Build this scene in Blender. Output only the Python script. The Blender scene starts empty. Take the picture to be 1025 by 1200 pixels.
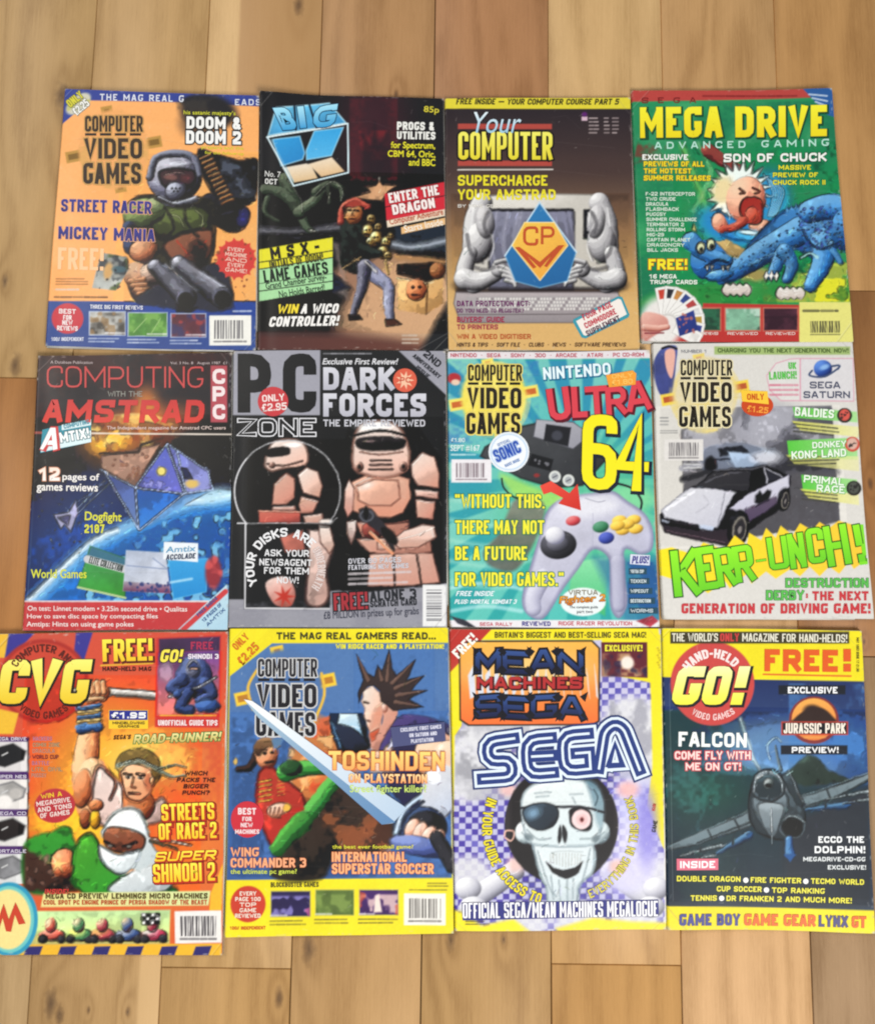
import bpy, math, random
import numpy as np
from mathutils import Vector, Matrix
from mathutils.geometry import tessellate_polygon

S = bpy.context.scene
C = S.collection
R = math.radians
# ------------------------------------------------------------------ camera
PW, PH, F, D = 1025.0, 1200.0, 1000.0, 0.915        # photo size, focal length in its pixels, camera height (m)
Xc = Vector((1.0, -0.0131, 0.0)).normalized()        # floor axes seen from the camera
Yc = Vector((104.5, 7970.0, -F)).normalized()
Yc = (Yc - Xc * Yc.dot(Xc)).normalized()
Zc = Xc.cross(Yc)
RC = Matrix((Xc, Yc, Zc))                            # camera vector -> world vector
ax = RC @ Vector((0, 0, -1))
CAM = -ax * (D / -ax.z)
cd = bpy.data.cameras.new('camera'); cam = bpy.data.objects.new('camera', cd); C.objects.link(cam)
cam.matrix_world = Matrix.Translation(CAM) @ RC.to_4x4()
cd.sensor_fit = 'VERTICAL'; cd.sensor_height = 24.0; cd.lens = 24.0 * F / PH
cd.clip_start = 0.01; cd.clip_end = 50
S.camera = cam
# ------------------------------------------------------------------ light
w = bpy.data.worlds.new('World'); S.world = w; w.use_nodes = True
bg = w.node_tree.nodes['Background']
bg.inputs[0].default_value = (0.86, 0.93, 1.0, 1); bg.inputs[1].default_value = 0.42

def lamp(name, loc, target, size, sy, power, col):
    l = bpy.data.lights.new(name, 'AREA'); l.shape = 'RECTANGLE'; l.size = size; l.size_y = sy
    l.energy = power; l.color = col
    o = bpy.data.objects.new(name, l); C.objects.link(o)
    d = Vector(target) - Vector(loc)
    o.matrix_world = Matrix.Translation(loc) @ d.to_track_quat('-Z', 'Y').to_matrix().to_4x4()
    o['kind'] = 'structure'
lamp('window_light', (0.9, -1.75, 1.8), (-0.05, -0.05, 0), 1.1, 0.9, 64, (1.0, 0.97, 0.93))
lamp('fill_light', (-1.6, 0.9, 2.2), (-0.1, 0.1, 0), 0.9, 0.9, 34, (1.0, 0.93, 0.83))  # unseen fill lamp, added to balance the window light
S.view_settings.view_transform = 'Standard'; S.view_settings.look = 'None'
S.view_settings.exposure = -0.1; S.view_settings.gamma = 1.0
S.render.engine = 'CYCLES'
S.cycles.pixel_filter_type = 'BLACKMAN_HARRIS'; S.cycles.filter_width = 2.1      # the soft lens of a phone

def unproject(px, py, z):
    """photo pixel(s) -> world x, y on the plane at height z"""
    px = np.asarray(px, float); py = np.asarray(py, float)
    vx = (px - PW / 2); vy = -(py - PH / 2); vz = -F
    m = np.array(RC)
    dx = m[0, 0] * vx + m[0, 1] * vy + m[0, 2] * vz
    dy = m[1, 0] * vx + m[1, 1] * vy + m[1, 2] * vz
    dz = m[2, 0] * vx + m[2, 1] * vy + m[2, 2] * vz
    t = (z - CAM.z) / dz
    return CAM.x + dx * t, CAM.y + dy * t

def project(x, y, z):
    m = np.array(RC).T
    a, b, c = x - CAM.x, y - CAM.y, z - CAM.z
    vx = m[0, 0] * a + m[0, 1] * b + m[0, 2] * c
    vy = m[1, 0] * a + m[1, 1] * b + m[1, 2] * c
    vz = m[2, 0] * a + m[2, 1] * b + m[2, 2] * c
    return PW / 2 + F * vx / -vz, PH / 2 - F * vy / -vz

def hexc(h):
    return np.array([int(h[i:i + 2], 16) / 255.0 for i in (0, 2, 4)])
def lin(a):
    a = np.clip(a, 0, 1)
    return np.where(a <= 0.04045, a / 12.92, ((a + 0.055) / 1.055) ** 2.4)

# ------------------------------------------------------------------ materials
def newmat(name):
    m = bpy.data.materials.new(name); m.use_nodes = True
    return m, m.node_tree.nodes, m.node_tree.links
def print_mat(name, rough, coat):
    m, n, l = newmat(name)
    b = n['Principled BSDF']
    a = n.new('ShaderNodeVertexColor'); a.layer_name = 'ink'
    tc = n.new('ShaderNodeTexCoord')
    no = n.new('ShaderNodeTexNoise'); no.inputs['Scale'].default_value = 900; no.inputs['Detail'].default_value = 2
    l.new(tc.outputs['Object'], no.inputs['Vector'])
    mr = n.new('ShaderNodeMapRange'); mr.inputs['From Min'].default_value = .3; mr.inputs['From Max'].default_value = .7
    mr.inputs['To Min'].default_value = .965; mr.inputs['To Max'].default_value = 1.03
    l.new(no.outputs['Fac'], mr.inputs['Value'])
    mx = n.new('ShaderNodeVectorMath'); mx.operation = 'SCALE'
    l.new(a.outputs['Color'], mx.inputs[0]); l.new(mr.outputs[0], mx.inputs['Scale'])
    l.new(mx.outputs[0], b.inputs['Base Color'])
    n2 = n.new('ShaderNodeTexNoise'); n2.inputs['Scale'].default_value = 22; n2.inputs['Detail'].default_value = 4
    l.new(tc.outputs['Object'], n2.inputs['Vector'])
    m2 = n.new('ShaderNodeMapRange'); m2.inputs['To Min'].default_value = rough - .1; m2.inputs['To Max'].default_value = rough + .14
    l.new(n2.outputs['Fac'], m2.inputs['Value']); l.new(m2.outputs[0], b.inputs['Roughness'])
    bp = n.new('ShaderNodeBump'); bp.inputs['Strength'].default_value = .05; bp.inputs['Distance'].default_value = .0005
    l.new(n2.outputs['Fac'], bp.inputs['Height']); l.new(bp.outputs[0], b.inputs['Normal'])
    b.inputs['Specular IOR Level'].default_value = .30
    b.inputs['Coat Weight'].default_value = coat; b.inputs['Coat Roughness'].default_value = .22
    return m
PRINT = print_mat('printed_glossy_paper', .40, .0)
def paper_mat():
    m, n, l = newmat('page_edges')
    b = n['Principled BSDF']; tc = n.new('ShaderNodeTexCoord')
    mp = n.new('ShaderNodeMapping'); mp.inputs['Scale'].default_value = (30, 30, 4000)
    no = n.new('ShaderNodeTexNoise'); no.inputs['Scale'].default_value = 1
    l.new(tc.outputs['Object'], mp.inputs[0]); l.new(mp.outputs[0], no.inputs['Vector'])
    cr = n.new('ShaderNodeValToRGB'); cr.color_ramp.elements[0].color = (.34, .31, .26, 1); cr.color_ramp.elements[1].color = (.74, .72, .66, 1)
    cr.color_ramp.elements[0].position = .3; cr.color_ramp.elements[1].position = .6
    l.new(no.outputs['Fac'], cr.inputs[0]); l.new(cr.outputs[0], b.inputs['Base Color'])
    b.inputs['Roughness'].default_value = .7
    return m
PAPER = paper_mat()

def meshobj(name, verts, faces, mat, parent, cols=None, smooth=False):
    me = bpy.data.meshes.new(name)
    verts = np.asarray(verts, np.float32); faces = np.asarray(faces, np.int32)
    k = faces.shape[1]
    me.vertices.add(len(verts)); me.vertices.foreach_set('co', verts.ravel())
    me.loops.add(faces.size); me.loops.foreach_set('vertex_index', faces.ravel())
    me.polygons.add(len(faces)); me.polygons.foreach_set('loop_start', np.arange(0, faces.size, k, dtype=np.int32))
    me.polygons.foreach_set('loop_total', np.full(len(faces), k, np.int32))
    if smooth: me.polygons.foreach_set('use_smooth', np.ones(len(faces), bool))
    me.update(calc_edges=True)
    if cols is not None:
        at = me.color_attributes.new('ink', 'FLOAT_COLOR', 'POINT')
        cc = np.ones((len(verts), 4), np.float32); cc[:, :3] = cols
        at.data.foreach_set('color', cc.ravel())
    me.materials.append(mat)
    o = bpy.data.objects.new(name, me); C.objects.link(o)
    if parent is not None: o.parent = parent
    return o

# ------------------------------------------------------------------ lettering

FONT = {
'A':"0,0 .42,1 .58,1 1,0;.2,.27 .8,.27",'B':"0,.52 1,.52o 1,0o 0,0 0,1 .94,1o .94,.52o 0,.52",'C':"1,.68 1,1o 0,1o 0,0o 1,0o 1,.32",'D':"0,0 0,1 1,1o 1,0o 0,0",
'E':"1,1 0,1 0,0 1,0;0,.52 .8,.52",'F':"1,1 0,1 0,0;0,.5 .8,.5",'G':"1,.8 1,1o 0,1o 0,0o 1,0o 1,.4 .62,.4",'H':"0,0 0,1;1,0 1,1;0,.5 1,.5",'I':"0,0 0,1",
'J':"1,1 1,0o 0,0o 0,.3",'K':"0,0 0,1;1,1 .1,.45;.3,.55 1,0",'L':"0,1 0,0 1,0",'M':"0,0 0,1;1,0 1,1;0,.98 .5,.3 1,.98",'N':"0,0 0,1;1,0 1,1;.02,.97 .98,.03",'O':"0,.5 0,1o 1,1o 1,0o 0,0o 0,.5",
'P':"0,0 0,1 1,1o 1,.43o 0,.43",'Q':"0,.5 0,1o 1,1o 1,0o 0,0o 0,.5;.6,.25 1,0",'R':"0,0 0,1 1,1o 1,.46o 0,.46;.5,.46 1,0",'S':"1,.72 1,1o 0,1o 0,.53o 1,.47o 1,0o 0,0o 0,.28",
'T':"0,1 1,1;.5,1 .5,0",'U':"0,1 0,0o 1,0o 1,1",'V':"0,1 .5,0 1,1",'W':"0,1 .25,0 .5,.75 .75,0 1,1",'X':"0,0 1,1;0,1 1,0",'Y':"0,1 .5,.45 1,1;.5,.45 .5,0",'Z':"0,1 1,1 0,0 1,0",
'0':"0,.5 0,1o 1,1o 1,0o 0,0o 0,.5",'1':"0,.8 .6,1 .6,0",'2':"0,.72 0,1o 1,1o 1,.55o 0,.2 0,0 1,0",'3':"0,.78 0,1o 1,1o 1,.52o .4,.52;.4,.52 1,.52o 1,0o 0,0o 0,.22",'4':".75,0 .75,1 0,.3 1,.3",
'5':"1,1 .08,1 .04,.58 1,.62o 1,0o 0,0o 0,.22",'6':"1,.8 1,1o 0,1o 0,0o 1,0o 1,.55o 0,.55",'7':"0,1 1,1 .35,0",'8':"0,.53 0,1o 1,1o 1,.53o 0,.53o 0,0o 1,0o 1,.53",'9':"0,.2 0,0o 1,0o 1,1o 0,1o 0,.45o 1,.45",
'!':"0,1 0,.42;0,.02 0,0",'.':"0,.02 0,0",',':"0,.04 -.4,-.14",':':"0,.2 0,.22;0,.7 0,.72",'-':"0,.45 1,.45",'–':"0,.45 1,.45",'—':"0,.45 1,.45","'":"0,1 0,.8",'’':"0,1 0,.8",'“':"0,1 0,.8;.9,1 .9,.8",'”':"0,1 0,.8;.9,1 .9,.8",
'&':"1,0 .15,.75 .2,1o .75,1o .75,.7 0,.3o .1,0o .7,0o 1,.4",'£':"1,.8 .9,1o .3,1o .3,0 0,0 1,0;0,.5 .7,.5",'?':"0,.78 0,1o 1,1o 1,.6o .5,.45 .5,.32;.5,.02 .5,0",'/':"0,0 1,1",'%':"0,0 1,1;0,.95 0,.8;1,.2 1,.05",'•':"0,.47 0,.5",'+':"0,.5 1,.5;.5,.2 .5,.8",'=':"0,.35 1,.35;0,.65 1,.65"}
def _w(c):
    if c == ' ': return .5
    if c in "!.,:'’•I": return 0.0
    if c in '“”': return .45
    if c == 'M': return 1.3
    if c == 'W': return 1.45
    if c in '-': return .6
    if c in '—–': return 1.5
    if c in 'EFLJ1': return .86
    return 1.0
def _round(p, fl, rad, hw=0):
    """round the flagged corners of a path with arcs"""
    out = []
    n = len(p)
    for i in range(n):
        if not fl[i] or i in (0, n - 1): out.append(p[i]); continue
        a, b, c = p[i - 1], p[i], p[i + 1]
        u, v = a - b, c - b; lu, lv = np.hypot(*u), np.hypot(*v)
        r = min(max(rad, hw * 1.08), lu * .5 if fl[i - 1] or i == 1 else lu * .9, lv * .5 if fl[i + 1] or i == n - 2 else lv * .9)
        if r < hw * .95: out.append(b); continue
        u = b + u / (lu + 1e-9) * r; v = b + v / (lv + 1e-9) * r
        for t in (0, .3, .7, 1): out.append(u * (1 - t) ** 2 + 2 * b * t * (1 - t) + v * t * t)
    q = [out[0]]
    for k in out[1:]:
        if np.hypot(*(k - q[-1])) > 1e-4: q.append(k)
    return q
def _strip(p, hw, e0=True, e1=True):
    """mitred ribbon round a path, square ends"""
    p = [np.array(k, float) for k in p]; n = len(p)
    if n < 2: return [], []
    closed = np.hypot(*(p[0] - p[-1])) < 1e-3
    d = [(p[i + 1] - p[i]) / (np.hypot(*(p[i + 1] - p[i])) + 1e-9) for i in range(n - 1)]
    V = []
    for i in range(n):
        if closed and i in (0, n - 1): a, b = d[-1], d[0]
        elif i == 0: a = b = d[0]; 
        elif i == n - 1: a = b = d[-1]
        else: a, b = d[i - 1], d[i]
        na, nb = np.array([-a[1], a[0]]), np.array([-b[1], b[0]]); m = na + nb; L = np.hypot(*m)
        m = m / L if L > .2 else na
        k = min(1 / max(.3, m @ nb), 1.55)
        q = p[i]
        if not closed and i == 0 and e0: q = q - d[0] * hw
        if not closed and i == n - 1 and e1: q = q + d[-1] * hw
        V += [q + m * hw * k, q - m * hw * k]
    F = []
    for i in range(n - 1): F += [[2 * i, 2 * i + 1, 2 * i + 3], [2 * i, 2 * i + 3, 2 * i + 2]]
    return V, F
def stroke_text(t, W, H, wt, extra, rr, gap):
    """block lettering W x H: returns points (y up), triangles and a tiny height order per stroke"""
    ws = [_w(c) for c in t]
    g = gap
    # total = unit*(sum ws) + thin*wt + gaps ; every drawn letter is at least one stroke wide
    thin = sum(1 for c, k in zip(t, ws) if k < .5 and c != ' ')
    if sum(ws) == 0: wt = min(wt * 1.6, W); ws = [max(k, 1e-6) for k in ws]
    unit = max((W - thin * wt) / (sum(ws) + g * (len(t) - 1)), wt * .3)
    wt = min(wt, unit * .38) if sum(ws) > .01 else wt
    unit = (W - thin * wt) / (sum(ws) + g * (len(t) - 1))
    V, Fc, Z = [], [], []; x = 0
    for c, k in zip(t, ws):
        lw = k * unit + (wt if (k < .5 and c != ' ') else 0)
        if c != ' ':
            for j, st in enumerate(FONT.get(c, FONT['-']).split(';')):
                pts, fl = [], []
                for tok in st.split(' '):
                    o = tok.endswith('o'); a, b = tok.rstrip('o').split(',')
                    pts.append(np.array([x + wt / 2 + float(a) * (lw - wt), wt / 2 + float(b) * (H - wt)])); fl.append(o)
                rw = [tuple(float(z_) for z_ in tk.rstrip('o').split(',')) for tk in st.split(' ')]
                def ext(e, f_):
                    k_ = 0 if abs(e[0] - f_[0]) * lw > abs(e[1] - f_[1]) * H else 1
                    return abs(e[0] - f_[0]) + abs(e[1] - f_[1]) < .05 or e[k_] in (0, 1) or (c in '-—–+=')
                q = _round(pts, fl, rr * unit, wt / 2)
                e0, e1 = ext(rw[0], rw[1]), ext(rw[-1], rw[-2])
                if extra > 0:
                    if not e0: q[0] = q[0] - (q[1] - q[0]) / (np.hypot(*(q[1] - q[0])) + 1e-9) * extra
                    if not e1: q[-1] = q[-1] + (q[-1] - q[-2]) / (np.hypot(*(q[-1] - q[-2])) + 1e-9) * extra
                v, f = _strip(q, wt / 2 + extra, e0, e1)
                o = len(V); V += v; Fc += [[o + a for a in r] for r in f]; Z += [j * .04] * len(v)
        x += lw + g * unit
    return np.array(V).reshape(-1, 2), np.array(Fc, int).reshape(-1, 3), np.array(Z)
_cache = {}
def glyphs(s, b, res=3, sp=1.0):
    k = (s, round(b, 4), res, sp)
    if k in _cache: return _cache[k]
    c = bpy.data.curves.new('t', 'FONT'); c.body = s; c.offset = b; c.resolution_u = res; c.space_character = sp
    o = bpy.data.objects.new('t', c); C.objects.link(o)
    dg = bpy.context.evaluated_depsgraph_get()
    m = o.evaluated_get(dg).to_mesh(); m.calc_loop_triangles()
    v = np.empty(len(m.vertices) * 3, np.float32); m.vertices.foreach_get('co', v)
    t = np.empty(len(m.loop_triangles) * 3, np.int32); m.loop_triangles.foreach_get('vertices', t)
    o.evaluated_get(dg).to_mesh_clear()
    bpy.data.objects.remove(o); bpy.data.curves.remove(c)
    r = (v.reshape(-1, 3)[:, :2].astype(float).copy(), t.reshape(-1, 3).copy())
    _cache[k] = r
    return r

def star(cx, cy, r1, r2, n, rot=0, ry=1.0):
    return [(cx + (r1 if i % 2 else r2) * math.cos(math.pi * i / n + rot), cy + ry * (r1 if i % 2 else r2) * math.sin(math.pi * i / n + rot)) for i in range(2 * n)]
def oval(cx, cy, rx, ry, n=28, rot=0):
    a = R(rot)
    return [(cx + rx * math.cos(t) * math.cos(a) - ry * math.sin(t) * math.sin(a), cy + rx * math.cos(t) * math.sin(a) + ry * math.sin(t) * math.cos(a)) for t in (2 * math.pi * i / n for i in range(n))]
def rect(x0, y0, x1, y1): return [(x0, y0), (x1, y0), (x1, y1), (x0, y1)]
def smooth(p, k=5, closed=True):
    n = len(p); out = []
    for i in range(n if closed else n - 1):
        g = (lambda j: p[j % n]) if closed else (lambda j: p[max(0, min(n - 1, j))])
        a, b, c, d = g(i - 1), g(i), g(i + 1), g(i + 2)
        for j in range(k):
            t = j / k
            out.append(tuple(.5 * (2 * b[q] + (c[q] - a[q]) * t + (2 * a[q] - 5 * b[q] + 4 * c[q] - d[q]) * t * t + (3 * b[q] - a[q] - 3 * c[q] + d[q]) * t ** 3) for q in (0, 1)))
    if not closed: out.append(tuple(p[-1]))
    return out

def vnoise(rs, H, W, cell):
    gh, gw = int(H / cell) + 3, int(W / cell) + 3
    g = rs.rand(gh, gw)
    y = np.arange(H) / cell; x = np.arange(W) / cell
    yi = y.astype(int); xi = x.astype(int); fy = y - yi; fx = x - xi
    fy = (fy * fy * (3 - 2 * fy))[:, None]; fx = (fx * fx * (3 - 2 * fx))[None, :]
    a = g[np.ix_(yi, xi)]; b = g[np.ix_(yi, xi + 1)]; c = g[np.ix_(yi + 1, xi)]; d = g[np.ix_(yi + 1, xi + 1)]
    return (a * (1 - fx) + b * fx) * (1 - fy) + (c * (1 - fx) + d * fx) * fy

NU, NV = 250, 330
MAGS = []
class Mag:
    """one magazine: the cover is a fine curved sheet with ink colour per vertex; coordinates are those of a flat
    scan of the cover (ox, oy, sc place it on the floor plan)"""
    def __init__(s, ox, oy, sc, corners, h, label, seed, bgcol, lift=(0, 0, 0, 0)):
        s.ox, s.oy, s.sc, s.h, s.rs, s.seed = ox, oy, sc, h, np.random.RandomState(seed), seed
        s.label = label
        cw = [unproject(px, py, h) for px, py in corners]           # TL TR BR BL in world
        s.cw = np.array(cw)
        u = np.linspace(0, 1, NU + 1)[None, :]; v = np.linspace(0, 1, NV + 1)[:, None]
        P = [(1 - u) * (1 - v), u * (1 - v), u * v, (1 - u) * v]
        s.wx = sum(p * c[0] for p, c in zip(P, s.cw)); s.wy = sum(p * c[1] for p, c in zip(P, s.cw))
        # slightly bowed, hand-cut edges
        s.wx += .0005 * np.sin(v * 5 + seed) * np.ones_like(u); s.wy += .0004 * np.sin(u * 6 + seed * 2) * np.ones_like(v)
        s.o = s.cw[0]; s.e1 = (s.cw[1] - s.cw[0] + s.cw[2] - s.cw[3]) / 2; s.e2 = (s.cw[3] - s.cw[0] + s.cw[2] - s.cw[1]) / 2
        s.inv = np.linalg.inv(np.array([s.e1, s.e2]).T)
        s.ph = s.rs.rand(8) * 6.28; s.lift = lift
        px, py = project(s.wx, s.wy, h)
        s.X = (px - ox) * sc; s.Y = (py - oy) * sc
        s.img = np.ones((NV + 1, NU + 1, 3)) * hexc(bgcol)
        s.N = {c: vnoise(s.rs, NV + 1, NU + 1, c) for c in (2, 4, 8, 16, 32, 64)}
        s.fn = sum(s.N[c] * k for c, k in ((4, .12), (8, .18), (16, .25), (32, .45)))
        s.cell = np.full((NV, NU), -1, int); s.cellnames = []
        ctr = s.cw.mean(0); s.ctr = ctr
        s.root = bpy.data.objects.new('magazine', None); C.objects.link(s.root)
        s.root.empty_display_size = .05
        a = math.atan2(s.e1[1], s.e1[0])
        s.ang = a
        s.root.location = (ctr[0], ctr[1], 0); s.root.rotation_euler = (0, 0, a)
        s.root['label'] = label; s.root['category'] = 'magazine'; s.root['group'] = 'magazines laid out in three rows on the wooden floor'
        s.texts = []
        MAGS.append(s)
    # --- geometry
    def surf(s, x, y):
        d = np.stack([np.asarray(x) - s.o[0], np.asarray(y) - s.o[1]], -1) @ s.inv.T
        u, v = d[..., 0], d[..., 1]; p = s.ph
        z = .00042 * (np.sin(u * 3.1 + p[0]) * np.sin(v * 3.7 + p[1]) + .6 * np.sin(u * 5.5 + v * 2.5 + p[2]) + .35 * np.sin(v * 9 + u * 3 + p[3]))
        z = z - .0004 * np.exp(-((u - .05) / .035) ** 2) + .0006 * (1 - np.clip(u, 0, 1)) ** 3
        for (uu, vv), k in zip(((0, 0), (1, 0), (1, 1), (0, 1)), s.lift):
            if k: z = z + k * np.exp(-(((u - uu) / .22) ** 2 + ((v - vv) / .22) ** 2))
        return s.h + z + .0010
    def local(s, x, y, z):
        ca, sa = math.cos(-s.ang), math.sin(-s.ang)
        a, b = x - s.ctr[0], y - s.ctr[1]
        return np.stack([a * ca - b * sa, a * sa + b * ca, z], -1)
    def place(s, pts, lay):
        pts = np.asarray(pts, float)
        x, y = unproject(pts[:, 0] / s.sc + s.ox, pts[:, 1] / s.sc + s.oy, s.h)
        return s.local(x, y, s.surf(x, y) + .00013 * lay)
    # --- painting
    def win(s, x0, y0, x1, y1):
        m = (s.X > x0) & (s.X < x1) & (s.Y > y0) & (s.Y < y1)
        r = np.flatnonzero(m.any(1)); c = np.flatnonzero(m.any(0))
        if not len(r): return None
        return slice(r[0], r[-1] + 1), slice(c[0], c[-1] + 1)
    def fillc(s, c, X, Y, sl):
        if isinstance(c, str): return hexc(c)
        a = R(c[2]) if len(c) > 2 else R(90)
        t = X * math.cos(a) + Y * math.sin(a)
        if len(c) > 4: lo, hi = c[3], c[4]
        else: lo, hi = t.min(), t.max()
        t = np.clip((t - lo) / (hi - lo + 1e-6), 0, 1)[..., None]
        return hexc(c[0]) * (1 - t) + hexc(c[1]) * t
    def mixin(s, sl, al, col, n=0):
        if n: col = col * (1 + n * (s.fn[sl][..., None] - .5) * 2)
        s.img[sl] = s.img[sl] * (1 - al[..., None]) + col * al[..., None]
    def sdist(s, X, Y, p):
        p = np.asarray(p, float); n = len(p)
        d = np.full(X.shape, 1e9); ins = np.zeros(X.shape, bool)
        for i in range(n):
            a, b = p[i - 1], p[i]; e = b - a
            l2 = e @ e + 1e-9
            t = np.clip(((X - a[0]) * e[0] + (Y - a[1]) * e[1]) / l2, 0, 1)
            d = np.minimum(d, (X - a[0] - t * e[0]) ** 2 + (Y - a[1] - t * e[1]) ** 2)
            if a[1] != b[1]:
                c = ((a[1] > Y) != (b[1] > Y)) & (X < (b[0] - a[0]) * (Y - a[1]) / (b[1] - a[1]) + a[0])
                ins ^= c
        d = np.sqrt(d)
        return np.where(ins, d, -d)
    def poly(s, p, c, soft=1.8, a=1, sm=0, n=0, rim=None):
        if sm: p = smooth(p)
        q = np.asarray(p, float); k = soft + 3
        sl = s.win(q[:, 0].min() - k, q[:, 1].min() - k, q[:, 0].max() + k, q[:, 1].max() + k)
        if sl is None: return
        X, Y = s.X[sl], s.Y[sl]; d = s.sdist(X, Y, p)
        al = np.clip(d / (2 * soft) + .5, 0, 1) * a
        col = s.fillc(c, X, Y, sl)
        if rim is not None:
            t = np.clip(d / rim[1], 0, 1)[..., None]; t = t * t * (3 - 2 * t)
            col = hexc(rim[0]) * (1 - t) + col * t
        s.mixin(sl, al, col, n)
    def blob(s, cx, cy, rx, ry, c, rot=0, soft=.5, a=1, n=0):
        k = max(rx, ry) * (1 + soft) + 3
        sl = s.win(cx - k, cy - k, cx + k, cy + k)
        if sl is None: return
        X, Y = s.X[sl] - cx, s.Y[sl] - cy; r = R(rot)
        x = (X * math.cos(r) + Y * math.sin(r)) / rx; y = (-X * math.sin(r) + Y * math.cos(r)) / ry
        d = np.sqrt(x * x + y * y)
        t = np.clip((1 + soft - d) / (2 * soft), 0, 1); al = t * t * (3 - 2 * t) * a
        s.mixin(sl, al, s.fillc(c, s.X[sl], s.Y[sl], sl), n)
    def shade(s, nx, ny, nz, cl, cm, cdk):
        f = np.clip(nx * -.5 + ny * -.62 + nz * .6, -.4, 1)
        f = (f + .4) / 1.4
        a = np.clip(f * 2, 0, 1)[..., None]; b = np.clip(f * 2 - 1, 0, 1)[..., None]
        return hexc(cdk) * (1 - a) + (hexc(cm) * (1 - b) + hexc(cl) * b) * a
    def ball(s, cx, cy, rx, ry, cl, cm, cdk, rot=0, soft=2.5, a=1, n=0):
        k = max(rx, ry) + 4; sl = s.win(cx - k, cy - k, cx + k, cy + k)
        if sl is None: return
        X, Y = s.X[sl] - cx, s.Y[sl] - cy; r = R(rot)
        x = (X * math.cos(r) + Y * math.sin(r)) / rx; y = (-X * math.sin(r) + Y * math.cos(r)) / ry
        d = np.sqrt(x * x + y * y)
        al = np.clip((1 - d) * min(rx, ry) / (2 * soft) + .5, 0, 1) * a
        nx = x * math.cos(r) - y * math.sin(r); ny = x * math.sin(r) + y * math.cos(r)
        nz = np.sqrt(np.clip(1 - d * d, 0, 1))
        s.mixin(sl, al, s.shade(nx, ny, nz, cl, cm, cdk), n)
    def tube(s, p, w0, w1, cl, cm, cdk, soft=2.5, a=1, n=0, sm=0):
        if sm: p = smooth(p, 5, False)
        q = np.asarray(p, float); k = max(w0, w1) + 4
        sl = s.win(q[:, 0].min() - k, q[:, 1].min() - k, q[:, 0].max() + k, q[:, 1].max() + k)
        if sl is None: return
        X, Y = s.X[sl], s.Y[sl]; best = np.full(X.shape, 1e9); NX = np.zeros(X.shape); NY = NX.copy(); WW = NX + w0
        m = len(q) - 1
        for i in range(m):
            A, e = q[i], q[i + 1] - q[i]; l2 = e @ e + 1e-9
            t = np.clip(((X - A[0]) * e[0] + (Y - A[1]) * e[1]) / l2, 0, 1)
            dx, dy = X - A[0] - t * e[0], Y - A[1] - t * e[1]; wd = w0 + (w1 - w0) * (i + t) / m
            d = np.sqrt(dx * dx + dy * dy); r = d / wd; g = r < best
            best = np.where(g, r, best); NX = np.where(g, dx / wd, NX); NY = np.where(g, dy / wd, NY); WW = np.where(g, wd, WW)
        al = np.clip((1 - best) * WW / (2 * soft) + .5, 0, 1) * a
        nz = np.sqrt(np.clip(1 - best * best, 0, 1))
        s.mixin(sl, al, s.shade(NX, NY, nz, cl, cm, cdk), n)
    def line(s, p, w, c, w1=None, soft=1.6, a=1, sm=0, n=0):
        if not isinstance(c, str): c = c[0]
        s.tube(p, w / 2, (w if w1 is None else w1) / 2, c, c, c, soft, a, n, sm)
    def spray(s, x0, y0, x1, y1, k, c, r=(2, 5), a=.8, soft=.5):
        for _ in range(k):
            q = s.rs.uniform(*r); s.blob(s.rs.uniform(x0, x1), s.rs.uniform(y0, y1), q, q * s.rs.uniform(.6, 1.2), c, s.rs.uniform(0, 180), soft, a)
    def mottle(s, p, c, a=.5, cell=16, thr=.5, soft=.25, sm=0, psoft=4):
        """noise-edged patches of colour inside a polygon"""
        if sm: p = smooth(p)
        q = np.asarray(p, float)
        sl = s.win(q[:, 0].min() - 5, q[:, 1].min() - 5, q[:, 0].max() + 5, q[:, 1].max() + 5)
        if sl is None: return
        d = s.sdist(s.X[sl], s.Y[sl], p)
        t = np.clip((s.N[cell][sl] * .75 + s.N[4][sl] * .25 - thr) / soft + .5, 0, 1)
        s.mixin(sl, np.clip(d / (2 * psoft) + .5, 0, 1) * t * a, hexc(c))
    def greek(s, x0, y0, x1, y1, rows, c, rag=.25, a=.85, rot=0):
        """print too small to be read: rows of tiny broken marks"""
        h = (y1 - y0) / rows; t = math.tan(R(rot))
        for r in range(rows):
            y = y0 + (r + .5) * h; x = x0; xe = x1 - s.rs.uniform(0, rag) * (x1 - x0)
            while x < xe:
                wd = s.rs.uniform(.9, 2.6) * h
                e = min(x + wd, xe)
                if e - x > h * .3: s.line([(x, y + (x - x0) * t), (e, y + (e - x0) * t)], h * .46, c, soft=1.5, a=a * s.rs.uniform(.7, 1))
                x = e + h * .45
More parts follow.
